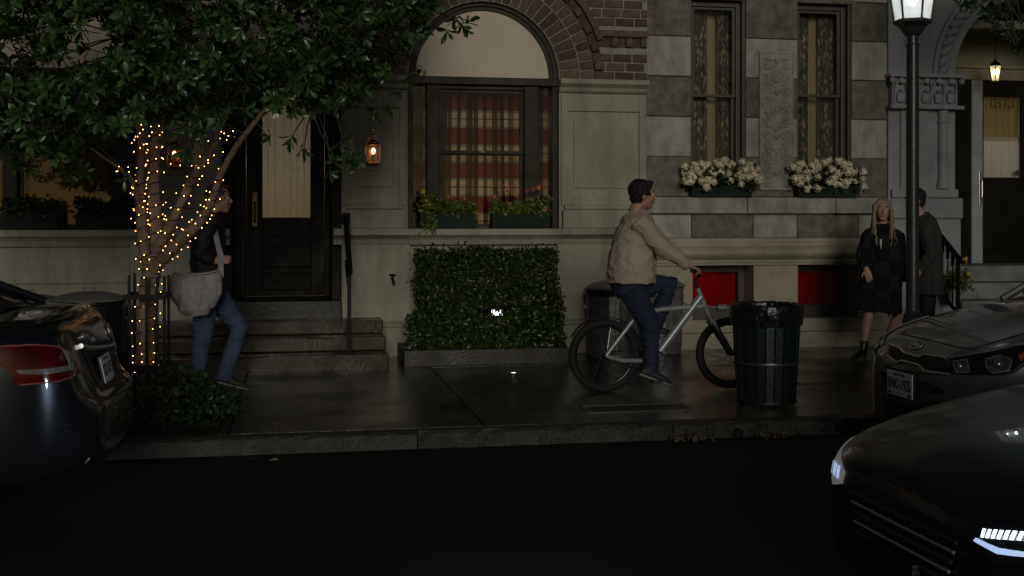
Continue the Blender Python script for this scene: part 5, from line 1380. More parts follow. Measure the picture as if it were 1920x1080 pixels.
def plate(car, c, r, u, num, top, bot, name='licence_plate', label=None):
    "c centre, r right, u up"
    n = r.cross(u).normalized(); w, h = .1525, .076
    o = bpy.data.objects.new(name, None); C.objects.link(o); o.parent = car.root; WL[o.name] = c; o.location = c-wloc(car.root)
    def bx(a0, a1, b0, b1, d0, d1, nm, mat, bevel=0):
        m = MB(); V = [c+r*a+u*b+n*d for d in (d0, d1) for a, b in ((a0, b0), (a1, b0), (a1, b1), (a0, b1))]
        m.add(V, [(0, 1, 2, 3), (7, 6, 5, 4), (0, 4, 5, 1), (1, 5, 6, 2), (2, 6, 7, 3), (3, 7, 4, 0)]); return obj(nm, m, mat, o, bevel=bevel)
    bx(-w-.012, w+.012, -h-.012, h+.012, -.012, -.003, 'holder', BLKP)
    bx(-w, w, -h, h, -.002, .003, 'plate', M('plate_white', (.80, .82, .84), .4, var=.05), bevel=.0)
    INK = M('plate_ink', (.012, .014, .03), .5); GLD = M('plate_gold', (.45, .28, .05), .5)
    R = Matrix((r, -n, u)).transposed().to_4x4()
    for body, size, du, mat, sp in ((num, .078, -.004, INK, 1.02), (top, .022, .056, INK, 1.25), (bot, .018, -.058, GLD, 1.2)):
        me = text_mesh(body, size, .0006, sp)
        sx = 1.0 if size < .05 else .78
        me.transform(Matrix.Diagonal((sx, 1, 1.22 if size > .05 else 1, 1))); me.transform(R)
        t = link('lettering', me, mat, o, c+n*.004+u*du)
    for sg in (-1, 1): bx(sg*.125-.018, sg*.125+.018, .053, .057, .003, .0042, 'stripe', GLD)
    for sg in (-1, 1):
        m = MB(); b_ = c+r*(sg*.118)-u*.062+n*.0042; m.add([b_-r*.025-u*.008, b_+r*.025-u*.008, b_+r*.003*sg+u*.016], [(0, 1, 2)]); obj('scenery_print', m, INK, o, fixn=False)
    return o

# ---------------------------------------------------------------- grey hatchback facing us on the right
KP = paint('grey_paint', (.16, .163, .16), .36)
kc = Car('parked_car', P(1688, 720, 6.74).x+.012, 6.74, 'grey parked hatchback with chrome edged grille and white licence plate', KP, 4.0)
secs = [sec(.0, .24, .30, .50, .22, .56, .02), sec(.02, .42, .22, .58, .38, .655, .025), sec(.10, .59, .185, .66, .53, .735, .03), sec(.24, .72, .18, .72, .62, .80, .04), sec(.46, .81, .18, .78, .68, .865, .045), sec(.80, .86, .18, .86, .72, .935, .05), sec(1.10, .862, .18, .90, .72, .99, .05),
        sec(1.6, .862, .18, .94, .74, 1.0, .03), sec(2.4, .862, .18, .95, .75, 1.01, .03), sec(3.2, .86, .18, .97, .74, 1.02, .03), sec(3.65, .84, .20, .95, .70, 1.00, .03), sec(3.9, .76, .25, .90, .62, .95, .03), sec(4.0, .6, .35, .75, .5, .85, .02)]
kbody, kb = kc.loft('body', secs, KP)
gh = [roofsec(1.2, .74, .98, .66, 1.0), roofsec(1.48, .75, .985, .63, 1.18), roofsec(1.9, .76, .99, .60, 1.40), roofsec(2.3, .76, 1.0, .59, 1.46), roofsec(3.1, .75, 1.0, .57, 1.44), roofsec(3.6, .73, 1.0, .56, 1.36), roofsec(3.85, .68, .98, .56, 1.0)]
kcab, kgb = kc.loft('cabin_glass', gh, CARGL, closed=False)
kc.patch('roof', [(1.95, -.54), (3.6, -.52), (3.6, .52), (1.95, .54)], KP, kgb, .006, ray=kc.top)
for sg in (-1, 1):
    m = MB(); m.tube([kc.T(1.18, sg*.755, .985), kc.T(1.48, sg*.69, 1.17), kc.T(1.9, sg*.625, 1.385), kc.T(2.4, sg*.60, 1.43), kc.T(3.2, sg*.59, 1.41), kc.T(3.75, sg*.66, 1.02)], .028, 8); obj('pillar', m, KP, kc.root, smooth=True)
    m = MB(); mc = kc.T(1.55, sg*.93, 1.02); m.ell(mc, (.06, .03*sg, 0), (-.02, .095*sg, 0), (0, 0, .065), 12, 8); obj('mirror', m, KP, kc.root, smooth=True)
    m = MB(); m.tube([kc.T(1.24, sg*.66, .99), kc.T(1.27, sg*.2, 1.04)], .012, 6); obj('wiper', m, BLKP, kc.root)
kc.wheels((.80, 3.35), .30, .86, kb)
gro = kc.patch('grille', [(1669, 648), (1690, 655), (1696, 662), (1722, 669), (1733, 665), (1781, 672), (1788, 703), (1740, 699), (1726, 686), (1692, 677), (1684, 681), (1667, 668)], BLKP, kb, .004)
for k in range(5):
    f = (k+1)/6; kc.strip('grille_bar', [(1668+f*1, 651+f*16), (1692, 659+f*17), (1723, 671+f*14), (1735, 667+f*30), (1783, 675+f*27)], M('grille_dark', (.03, .03, .031), .4), kb, .004, .006, parent=gro)
kc.strip('chrome_trim', [(1669, 647), (1690, 655), (1697, 663), (1722, 670), (1733, 666), (1781, 673)], CHROME, kb, .008, .008)
kc.strip('chrome_trim', [(1666, 668), (1683, 681), (1692, 677), (1724, 685), (1736, 697), (1789, 703)], CHROME, kb, .008, .008)
for mir in (False, True):
    hl = kc.patch('headlight', [(1783, 673), (1812, 668), (1860, 660), (1920, 645), (1985, 628), (1990, 645), (1950, 668), (1900, 700), (1885, 704), (1792, 703)], LENSD, kb, .006, mirror=mir)
    kc.patch('reflector', [(1788, 680), (1814, 676), (1820, 698), (1796, 700)], M('dim_reflector', (.16, .165, .17), .15, metal=.6, var=.6, vs=40, coat=1), kb, .011, parent=hl, mirror=mir)
    kc.patch('reflector', [(1848, 675), (1875, 668), (1898, 675), (1892, 695), (1862, 700), (1850, 690)], MATS['dim_reflector'], kb, .011, parent=hl, mirror=mir)
    kc.strip('lens_edge', [(1783, 673), (1812, 668), (1860, 660), (1920, 645), (1985, 628)], CHROME, kb, .004, .010, parent=hl, mirror=mir)
    for (bx_, by_, br_) in ((1872, 684, .030), (1801, 688, .020)):
        hh_ = kb.ray_cast(CAMP, pray(bx_, by_)); q_ = hh_[0].copy(); nn_ = hh_[1] if hh_[1].dot(pray(bx_, by_)) < 0 else -hh_[1]; q_ += nn_*.006
        if mir: q_.y = 2*kc.Yc-q_.y
        m = MB(); m.ball(q_, br_, 14, 10); obj('projector', m, M('projector_lens', (.35, .36, .37), .06, metal=.7, coat=1), hl, smooth=True)
    kc.strip('reflector_edge', [(1848, 675), (1875, 668), (1898, 675), (1892, 695), (1862, 700), (1850, 690)], CHROME, kb, .003, .012, closed=True, parent=hl, mirror=mir)
    kc.strip('reflector_edge', [(1788, 680), (1814, 676), (1820, 698), (1796, 700)], CHROME, kb, .003, .012, closed=True, parent=hl, mirror=mir)
    kc.strip('running_light', [(1895, 700), (1945, 662), (1980, 645)], LENS, kb, .006, .012, parent=hl, mirror=mir)
    kc.patch('indicator', [(1909, 668), (1922, 662), (1924, 674), (1912, 678)], M('amber_lens', (.5, .13, .03), .15, coat=1), kb, .013, parent=hl, mirror=mir)
kc.patch('intake', [(1714, 716), (1735, 716), (1765, 727), (1774, 738), (1740, 737), (1716, 728)], BLKP, kb, .005)
kc.patch('intake', [(1652, 695), (1664, 702), (1664, 712), (1652, 704)], BLKP, kb, .005)
kc.patch('lower_grille', [(1655, 745), (1700, 755), (1760, 752), (1775, 765), (1740, 790), (1690, 795), (1660, 775)], BLKP, kb, .005)
kc.strip('hood_seam', [(1688, 626), (1740, 637), (1800, 652), (1822, 655), (1870, 640), (1930, 622)], M('seam', (.003, .003, .003), .9), kb, .004, .0005)
kc.strip('hood_seam', [(1690, 626), (1700, 621)], MATS['seam'], kb, .004, .0005)
# emblem: an oval with letters
o_, d_ = CAMP, pray(1719, 648); h = kb.ray_cast(o_, d_); en = h[1] if h[1].dot(d_) < 0 else -h[1]
er = Vector((0, -1, 0)); er = (er-en*er.dot(en)).normalized(); eu = en.cross(er)
if eu.z < 0: eu = -eu
em = bpy.data.objects.new('emblem', None); C.objects.link(em); em.parent = kc.root; ec = h[0]+en*.006; WL[em.name] = ec; em.location = ec-wloc(kc.root)
m = MB(); m.tube([ec+er*(.062*math.cos(t))+eu*(.033*math.sin(t)) for t in [2*PI*k/28 for k in range(29)]], .005, 6); obj('emblem_ring', m, CHROME, em, smooth=True)
m = MB(); m.add([ec-en*.002]+[ec-en*.002+er*(.06*math.cos(t))+eu*(.031*math.sin(t)) for t in [2*PI*k/28 for k in range(28)]], [(0, 1+k, 1+(k+1) % 28) for k in range(28)]); obj('emblem_field', m, BLKP, em)
er2 = -er if er.cross(eu).dot(en) < 0 else er
me = text_mesh('KIA', .05, .002, 1.0); me.transform(Matrix((er2, -en, eu)).transposed().to_4x4()); link('lettering', me, CHROME, em, ec+en*.002)
h = kb.ray_cast(CAMP, pray(1688, 720)); pc_ = h[0]+Vector((-.03, 0, 0))
pr_ = Vector((-.10, -1, 0)).normalized(); plate(kc, Vector((kc.X0-.015, kc.Yc, P(1688, 720, 6.74).z)), Vector((0, -1, 0)), Vector((0, 0, 1)), 'BNO-1925', 'NEW YORK', 'EXCELSIOR')

# ---------------------------------------------------------------- dark sedan on the left, tail towards us
AP = paint('dark_blue_paint', (.020, .023, .030), .22)
XT = -.93           # rearmost point
ac = Car('parked_car', XT-4.86, 6.76, 'dark blue parked sedan with red tail lights and boot spoiler', AP, 4.86)
L_ = 4.86
secs = [sec(0, .5, .32, .55, .45, .62, .02), sec(.12, .75, .22, .66, .62, .74, .03), sec(.5, .88, .19, .80, .74, .87, .04), sec(1.2, .915, .18, .92, .77, .98, .05), sec(1.8, .915, .18, .96, .79, 1.0, .03), sec(2.8, .915, .18, .98, .79, 1.02, .02), sec(3.6, .915, .18, 1.0, .77, 1.05, .02),
        sec(4.2, .905, .20, 1.0, .74, 1.055, .02), sec(4.50, .87, .22, .97, .68, 1.05, .015), sec(4.62, .82, .25, .92, .63, 1.035, .012), sec(4.685, .77, .27, .86, .60, .95, .01), sec(4.725, .74, .28, .74, .57, .80, .008), sec(4.755, .71, .29, .635, .56, .685, .004), sec(4.82, .66, .29, .60, .52, .635, .004), sec(4.86, .55, .34, .55, .44, .60, .002)]
abody, ab = ac.loft('body', secs, AP)
gh = [roofsec(1.35, .78, .99, .70, 1.0), roofsec(1.8, .79, 1.0, .66, 1.22), roofsec(2.2, .79, 1.0, .62, 1.42), roofsec(2.8, .79, 1.02, .61, 1.47), roofsec(3.4, .78, 1.03, .60, 1.42), roofsec(3.9, .75, 1.05, .60, 1.24), roofsec(4.3, .68, 1.06, .60, 1.07)]
acab, agb = ac.loft('cabin_glass', gh, CARGL, closed=False)
ac.patch('roof', [(2.3, -.56), (3.35, -.55), (3.35, .55), (2.3, .56)], AP, agb, .006, ray=ac.top)
for sg in (-1, 1):
    m = MB(); m.tube([ac.T(1.4, sg*.78, 1.0), ac.T(2.2, sg*.65, 1.40), ac.T(2.8, sg*.63, 1.45), ac.T(3.4, sg*.63, 1.40), ac.T(3.9, sg*.655, 1.22), ac.T(4.32, sg*.68, 1.05)], .030, 8); obj('pillar', m, AP, ac.root, smooth=True)
ac.wheels((.95, 3.75), .33, .915, ab)
# boot spoiler
m = MB(); n = 24; prof = [(-.10, .0), (-.03, .022), (.045, .036), (.058, .026), (.03, .0)]
rows_ = []
for i in range(n+1):
    yy = -.66+1.32*i/n; bow = .055*(yy/.66)**2
    e = 1-max(0, (abs(yy)-.5)/.16)*.9
    rows_.append([ac.T(4.61-bow+a*e, yy, 1.035+b*e) for a, b in prof])
k = len(prof); m.v += [q for r_ in rows_ for q in r_]
m.f += [[i*k+j, i*k+(j+1) % k, (i+1)*k+(j+1) % k, (i+1)*k+j] for i in range(n) for j in range(k)]; m.f += [list(range(k))[::-1], [n*k+j for j in range(k)]]
obj('spoiler', m, AP, ac.root, smooth=True)
for mir in (False, True):
    tl = ac.patch('tail_light', [(-60, 650), (0, 650), (60, 648), (105, 651), (125, 660), (140, 680), (150, 700), (110, 714), (22, 722), (27, 705), (20, 695), (0, 687), (-60, 680)], REDL, ab, .006, mirror=mir)
    ac.patch('lens_dark', [(0, 656), (60, 656), (78, 690), (30, 694), (10, 684)], REDD2, ab, .009, parent=tl, mirror=mir)
    ac.patch('reverse_light', [(29, 694), (80, 692), (128, 686), (130, 695), (84, 702), (36, 701)], LENS, ab, .010, parent=tl, mirror=mir)
    ac.patch('clear_corner', [(112, 655), (124, 661), (144, 692), (130, 696), (122, 676)], LENS, ab, .0095, parent=tl, mirror=mir)
    ac.strip('lens_edge', [(0, 650), (60, 648), (105, 651), (125, 660), (140, 680), (150, 700), (110, 715), (22, 723)], M('red_edge', (.30, .10, .10), .2, coat=1), ab, .004, .008, parent=tl, mirror=mir)
ac.patch('plate_recess', [(150, 646), (232, 632), (240, 690), (228, 720), (190, 734), (170, 700)], BLKP, ab, .003)
ac.strip('chrome_bar', [(148, 650), (165, 654), (200, 651), (212, 645)], CHROME, ab, .014, .010)
ac.patch('bumper_reflector', [(235, 685), (242, 690), (252, 713), (238, 712)], M('rear_reflector', (.25, .20, .19), .2, coat=1), ab, .006)
ac.strip('boot_seam', [(95, 630), (115, 645), (150, 690), (172, 735), (190, 752), (225, 738), (250, 722)], MATS['seam'], ab, .003, .0005)
ac.strip('bumper_line', [(114, 806), (135, 801), (150, 795)], AP, ab, .004, .002)
ac.strip('exhaust_tip', [(160, 868), (170, 857)], CHROME, ab, .005, .0)
def rear_text(px, py, body, size, mat, pxr):
    "lettering lying on the boot lid"
    h = ab.ray_cast(CAMP, pray(px, py)); h2 = ab.ray_cast(CAMP, pray(pxr, py-3))
    nn = h[1] if h[1].dot(pray(px, py)) < 0 else -h[1]
    r = (h2[0]-h[0]); r = (r-nn*r.dot(nn)).normalized(); u = nn.cross(r)
    me = text_mesh(body, size, .003, 1.15); me.transform(Matrix((r, -nn, u)).transposed().to_4x4()); return link('lettering', me, mat, ac.root, h[0]+nn*.006)
rear_text(158, 631, 'ALTIMA', .045, CHROME, 176); rear_text(174, 637, '2.5', .038, CHROME, 182)
h = ab.ray_cast(CAMP, pray(203, 620)); nn = h[1] if h[1].dot(pray(203, 620)) < 0 else -h[1]; r = Vector((0, 1, 0)); r = (r-nn*r.dot(nn)).normalized(); u = nn.cross(r); u = u if u.z > 0 else -u; c_ = h[0]+nn*.008
em = bpy.data.objects.new('emblem', None); C.objects.link(em); em.parent = ac.root; WL[em.name] = c_; em.location = c_-wloc(ac.root)
m = MB(); m.tube([c_+r*(.048*math.cos(t))+u*(.042*math.sin(t)) for t in [2*PI*k/28 for k in range(29)]], .006, 6); obj('emblem_ring', m, CHROME, em, smooth=True)
m = MB(); m.bar(c_-r*.058, c_+r*.058, .022, .006, nn); obj('emblem_bar', m, CHROME, em)
h = ab.ray_cast(CAMP, pray(207, 690)); pcz = h[0].z
nrm = Vector((.97, 0, .22)).normalized(); rr_ = Vector((0, 1, 0)); uu = nrm.cross(rr_)
plate(ac, Vector((max(h[0].x+.012, P(208, 690, 6.76).x-.02), ac.Yc, P(208, 690, 6.76).z)), rr_, uu, 'KKD-6973', 'NEW YORK', 'EXCELSIOR')

# ---------------------------------------------------------------- dark car driving past in front
FP = M('black_paint', (.008, .010, .014), .38, metal=.2, var=.06, vs=3, coat=.35, bump=.04, bs=300)
KW = .92
fc = Car('passing_car', 2.07, 3.78, 'black car driving past with lit white headlights', FP, 4.7)
secs = [sec(0, .45, .26, .46, .40, .52, .02), sec(.02, .62, .20, .54, .52, .60, .025), sec(.09, .75, .17, .61, .62, .67, .03), sec(.24, .84, .16, .66, .70, .73, .035), sec(.55, .89, .16, .74, .74, .80, .045), sec(1.0, .905, .16, .82, .75, .88, .05), sec(1.45, .905, .16, .88, .76, .945, .05),
        sec(2.0, .905, .17, .91, .77, .96, .02), sec(3.0, .905, .17, .93, .77, .98, .02), sec(3.8, .90, .18, .95, .75, 1.0, .02), sec(4.4, .86, .22, .93, .68, 1.0, .02), sec(4.62, .76, .28, .86, .6, .92, .01), sec(4.7, .6, .36, .7, .5, .78, .01)]
secs = [(x, [(y*KW, z) for y, z in h_]) for x, h_ in secs]
fbody, fb = fc.loft('body', secs, FP)
gh = [roofsec(1.35, .78, .93, .72, .95), roofsec(1.75, .78, .94, .67, 1.13), roofsec(2.2, .78, .95, .62, 1.33), roofsec(2.8, .78, .96, .60, 1.39), roofsec(3.5, .76, .98, .58, 1.34), roofsec(4.1, .70, 1.0, .58, 1.1), roofsec(4.35, .66, 1.0, .58, 1.0)]
gh = [(x, [(y*KW, z) for y, z in h_]) for x, h_ in gh]
fcab, fgb = fc.loft('cabin_glass', gh, CARGL, closed=False)
front_ = lambda a, b: fc.front(a*KW, b)
fc.patch('roof', [(2.3, -.51), (3.5, -.5), (3.5, .5), (2.3, .51)], FP, fgb, .006, ray=fc.top)
for sg in (-1, 1):
    m = MB(); m.tube([fc.T(1.38, sg*.72, .94), fc.T(1.8, sg*.635, 1.14), fc.T(2.25, sg*.58, 1.335), fc.T(2.8, sg*.57, 1.375), fc.T(3.5, sg*.56, 1.325), fc.T(4.3, sg*.61, 1.0)], .03, 8); obj('pillar', m, FP, fc.root, smooth=True)
    m = MB(); m.ell(fc.T(1.75, sg*.90, .99), (.06, .03*sg, 0), (-.02, .10*sg, 0), (0, 0, .06), 12, 8); obj('mirror', m, FP, fc.root, smooth=True)
    m = MB(); m.tube([fc.T(1.45, sg*.6, .945), fc.T(1.42, -sg*.05+.1*sg, .99)], .01, 6); obj('wiper', m, BLKP, fc.root)
fc.wheels((.92, 3.75), .32, .835, fb)
LEDM = emitm('led_white', (.72, .90, 1.0), 2.6); LEDS = emitm('led_soft', (.50, .66, 1.0), .75)
for sg in (-1, 1):
    hl = fc.patch('headlight', [(sg*.46, .575), (sg*.60, .59+.03*(sg > 0)), (sg*.80, .63+.04*(sg > 0)), (sg*.80, .56), (sg*.60, .50), (sg*.47, .53)], LENSD if sg < 0 else emitm('low_beam_lens', (.82, .82, .78), .10), fb, .005, ray=front_)
    if sg < 0:
        for k in range(11):
            y0 = .52+k*.022; fc.patch('led', [(-y0, .565+k*.0035), (-y0-.014, .567+k*.0035), (-y0-.014, .592+k*.0035), (-y0, .590+k*.0035)], LEDM, fb, .010, ray=front_, parent=hl, step=.01)
        fc.patch('light_guide', [(-.49, .548), (-.60, .535), (-.78, .56), (-.78, .572), (-.60, .553), (-.50, .560)], LEDS, fb, .010, ray=front_, parent=hl)
    else:
        for k in range(3): fc.patch('led', [(.52+k*.05, .54), (.535+k*.05, .54), (.55+k*.05, .585), (.535+k*.05, .585)], LEDS, fb, .010, ray=front_, parent=hl, step=.01)
    fg = fc.patch('fog_light', [(sg*.63, .33), (sg*.74, .34), (sg*.76, .40), (sg*.65, .39)], LEDM if sg < 0 else LENS, fb, .006, ray=front_)
gr = fc.patch('grille', [(-.42, .545), (.42, .545), (.34, .36), (-.34, .36)], BLKP, fb, .004, ray=front_)
for k in range(5):
    z = .385+k*.034; hw = .35+.014*k; fc.strip('grille_bar', [(-hw, z), (-hw/2, z), (0, z), (hw/2, z), (hw, z)], CHROME if k in (1, 3) else MATS['grille_dark'], fb, .006, .010, ray=front_, parent=gr)
fc.strip('hood_seam', [(-.46, .60), (-.2, .612), (0, .615), (.2, .612), (.46, .60)], MATS['seam'], fb, .004, .0005, ray=front_)
fc.patch('lower_grille', [(-.5, .30), (.5, .30), (.42, .22), (-.42, .22)], BLKP, fb, .004, ray=front_)
m = MB(); m.box(fc.X0-.035, fc.X0-.005, fc.Yc-.16, fc.Yc+.16, ROAD_Z+.30, ROAD_Z+.39); obj('plate_bracket', m, BLKP, fc.root, bevel=.004)
hp_ = fc.T(.16, -.66, .56)
sd = bpy.data.lights.new('headlight_beam', 'SPOT'); sd.energy = 60; sd.color = (.72, .86, 1); sd.spot_size = rad(125); sd.spot_blend = .8; sd.shadow_soft_size = .05
so = bpy.data.objects.new('headlight_beam', sd); C.objects.link(so); so.parent = fc.root; so.location = fc.T(-.02, -.58, .56)-wloc(fc.root); so.rotation_euler = Vector((-1, .42, -.04)).to_track_quat('-Z', 'Y').to_euler()
# ================================================================== people
SKIN = M('skin', (.42, .235, .165), .5, var=.08, vs=12, bump=.05, bs=200)
SKIN2 = M('skin_light', (.38, .215, .155), .5, var=.08, vs=12)
EYEW = M('eye_white', (.7, .68, .64), .3, var=.02); EYED = M('eye_dark', (.02, .015, .01), .2)
LIP = M('lips', (.36, .10, .09), .4); TEETH = M('teeth', (.75, .72, .66), .3)
UP = Vector((0, 0, 1))
def wr(a, f1, f2=0.0, f=8, g=24):
    return lambda co: a*(f1*mnoise.noise(co*f)+f2*mnoise.noise(co*g))
def crease(a, s=(8, 8, 15)):
    "ridged folds, finer upward than sideways"
    def f(co):
        v = Vector((co.x*s[0], co.y*s[1], co.z*s[2]+co.x*4)); w = Vector((co.x*s[0]*2.3, co.y*s[1]*2.3, co.z*s[2]*1.7))
        return a*(.35-abs(mnoise.noise(v))*1.6)+a*.5*(.3-abs(mnoise.noise(w)))+a*.5*mnoise.noise(co*4)
    return f
def head(mb, c, F, S):
    mb.ell(c-F*.012+UP*.028, F*.096, S*.075, UP*.096, 16, 12)
    mb.ell(c+F*.022-UP*.03, F*.066, S*.060, UP*.082, 14, 10)
    mb.ell(c+F*.048-UP*.088, F*.034, S*.036, UP*.026)
    mb.tube([c+F*.080+UP*.022, c+F*.098-UP*.006, c+F*.106-UP*.020, c+F*.085-UP*.028], [.008, .011, .013, .011], 8)
    for s in (-1, 1):
        mb.ell(c+F*.076+S*s*.030+UP*.030, F*.012, S*.024, UP*.009)
        mb.ell(c+F*.066+S*s*.036-UP*.022, F*.018, S*.018, UP*.02)
        mb.ell(c+S*s*.076-F*.012-UP*.008, F*.019-S*s*.004, S*.010, UP*.030)
    mb.ell(c+F*.080-UP*.050, F*.012, S*.022, UP*.008); mb.ell(c+F*.078-UP*.062, F*.012, S*.019, UP*.008)
def face_bits(root, c, F, S, smile=False):
    for s in (-1, 1):
        m = MB(); m.ball(c+F*.074+S*s*.030+UP*.010, .0125, 10, 8); e = obj('eye', m, EYEW, root, smooth=True)
        m = MB(); m.ball(c+F*.0825+S*s*.030+UP*.010, .0058, 8, 6); obj('iris', m, EYED, e)
        m = MB(); m.tube([c+F*.083+S*s*.012+UP*.033, c+F*.089+S*s*.03+UP*.038, c+F*.074+S*s*.05+UP*.031], [.003, .004, .002], 6); obj('eyebrow', m, M('brow', (.03, .02, .012), .8), root)
    m = MB(); w = .026 if smile else .02
    for dz, r in ((-.050, .0042), (-.0585, .005)): m.tube([c+F*.075-S*w+UP*(dz+.006*smile), c+F*.0915+UP*(dz-.002*smile), c+F*.075+S*w+UP*(dz+.006*smile)], [.002, r, .002], 6)
    obj('lips', m, LIP, root, smooth=True)
    if smile: m = MB(); m.tube([c+F*.078-S*.02-UP*.051, c+F*.0915-UP*.0555, c+F*.078+S*.02-UP*.051], [.002, .0045, .002], 6); obj('teeth', m, TEETH, root, smooth=True)
def hand(mb, w, d, n, s, curl=.7, sc_=1.0):
    "w wrist, d along the hand, n out of the back of the hand, s towards the thumb"
    d = d.normalized(); n = (n-d*n.dot(d)).normalized(); s2 = d.cross(n); s = s2 if s2.dot(s) > 0 else -s2
    mb.tube([w-d*.02, w+d*.02, w+d*.05, w+d*.088], [(.024, .018), (.034, .016), (.041, .015), (.038, .012)], 10, side=s)
    for i, (ln, off) in enumerate(((.072, .028), (.080, .010), (.075, -.009), (.060, -.027))):
        p = w+d*.085+s*off; a = curl*(.8+.08*i); pts = [p-d*.02, p]
        dirn = d
        for k in range(3):
            ang = a*(k+.4); dd = d*math.cos(ang)-n*math.sin(ang); p = p+dd*(ln/3*(1.25-.2*k)); pts.append(p)
        mb.tube(pts, [.009, .009, .0085, .008, .0065], 8)
    p = w+d*.03+s*.034; t1 = (d*.6+s*.75-n*.25).normalized(); t2 = (d*.9+s*.15-n*.4).normalized()
    mb.tube([w+d*.02+s*.015, p, p+t1*.032, p+t1*.032+t2*.03], [.013, .012, .0105, .0085], 8)
def shoe(root, heel, toe, mat, sole, H=.10):
    "heel and toe on the ground line"
    d = (toe-heel); L = d.length; d.normalize(); s = d.cross(UP).normalized(); u = s.cross(d)
    m = MB(); m.tube([heel-d*.005+u*.035, heel+d*.05+u*.045, heel+d*L*.45+u*.042, heel+d*L*.75+u*.034, heel+d*L*.95+u*.026, heel+d*L+u*.022], [(.030, .030), (.038, .042), (.040, .040), (.045, .030), (.034, .020), (.012, .010)], 12, side=s)
    m.tube([heel+d*.05+u*.05, heel+d*.045+u*H], [(.040, .045), (.042, .046)], 12, side=s)
    so = fuse('shoe', m, .008, mat, root, 3)
    m = MB(); m.tube([heel-d*.012+u*.010, heel+d*.04+u*.010, heel+d*L*.45+u*.010, heel+d*L*.75+u*.010, heel+d*L+u*.012], [(.026, .012), (.038, .013), (.036, .012), (.046, .012), (.018, .010)], 12, side=s); obj('sole', m, sole, so, smooth=True)
    return so
def hair_short(root, c, F, S, mat, f=1.0):
    m = MB(); m.ell(c-F*.026+UP*.046, F*.100*f, S*.086*f, UP*.092*f, 16, 12); m.ell(c-F*.055-UP*.01, F*.058, S*.074, UP*.075, 14, 10)
    m.ell(c+F*.045+UP*.105, F*.04, S*.06, UP*.02)
    return fuse('hair', m, .008, mat, root, 2, displace=wr(.009, 1, .9, 22, 60))

# ---------------------------------------------------------------- man walking past the tree
Yp = 10.0
W = lambda px, py, dy=0.0: P(px+6, py, Yp+dy)
F = Vector((1, -.06, 0)).normalized(); S = UP.cross(F)
wk = thing('person', Vector((W(400, 735).x, Yp, 0)), 'person in black jacket and jeans walking with a pale shoulder bag', 'person')
hc = W(405, 374)
b = MB(); head(b, hc, F, S); b.tube([hc-F*.025-UP*.05, W(394, 404)], [.056, .062], 12)
b.tube([W(392, 402), W(386, 440), W(384, 500), W(384, 548)], [(.12, .08), (.17, .11), (.15, .10), (.15, .11)], 14, side=S)
ra = [W(386, 416, -.17), W(368, 478, -.25), W(396, 489, -.22)]; la_ = [W(392, 416, .17), W(385, 480, .25), W(392, 532, .2)]
for arm in (ra, la_): b.tube(arm, [.05, .038, .027], 10)
hand(b, ra[2], Vector((1, -.1, .1)), Vector((0, -1, .2)), UP, 1.0); hand(b, la_[2], Vector((.2, 0, -1)), Vector((0, 1, .0)), F, .6)
rl = [W(380, 548, -.09), W(374, 632, -.10), W(362, 706, -.10)]; ll = [W(392, 548, .09), W(444, 614, .09), W(416, 704, .09)]
for leg in (rl, ll): b.tube(leg, [.085, .058, .040], 12)
fuse('body', b, .0075, SKIN, wk, 2); face_bits(wk, hc, F, S)
hair_short(wk, hc, F, S, M('brown_grey_hair', (.05, .038, .03), .6, var=.3, vs=60), .97)
JKT = M('black_jacket', (.009, .009, .011), .75, var=.3, vs=10, bump=.4, bs=30)
m = MB(); m.tube([W(393, 399), W(389, 414), W(384, 445), W(385, 490), W(389, 522), W(392, 542)], [(.09, .075), (.19, .115), (.205, .145), (.195, .15), (.195, .15), (.19, .145)], 16, side=S)
for arm in (ra, la_): m.tube([arm[0], arm[0].lerp(arm[1], .5), arm[1], arm[1].lerp(arm[2], .5), arm[2]-(arm[2]-arm[1]).normalized()*.01], [.078, .068, .062, .054, .046], 12)
m.tube([W(394, 398), W(395, 408)], [(.075, .075), (.10, .09)], 14, side=S)
fuse('jacket', m, .009, JKT, wk, 4, displace=crease(.014))
JEAN = M('blue_jeans', (.060, .090, .155), .85, var=.3, vs=7, bump=.4, bs=120, stain=(3, .35))
m = MB(); m.tube([W(386, 530), W(386, 560)], [(.165, .13), (.165, .125)], 14, side=S)
for leg in (rl, ll):
    k1 = leg[0].lerp(leg[1], .5); k2 = leg[1].lerp(leg[2], .5); m.tube([leg[0]+UP*.03, k1, leg[1], k2, leg[2]+(leg[2]-leg[1]).normalized()*.035], [.105, .094, .078, .07, .066], 14)
fuse('jeans', m, .009, JEAN, wk, 4, displace=crease(.012, (9, 9, 18)))
SHOE = M('dark_shoe', (.035, .03, .027), .6, var=.2); SOLE = M('white_sole', (.34, .33, .30), .6)
for a, t, dy in (((352, 728), (398, 736), -.10), ((394, 716), (459, 737), .09)):
    h_ = W(*a, dy); t_ = W(*t, dy); h_.z = max(h_.z, .0); t_.z = max(t_.z, .002); shoe(wk, h_, t_, SHOE, SOLE)
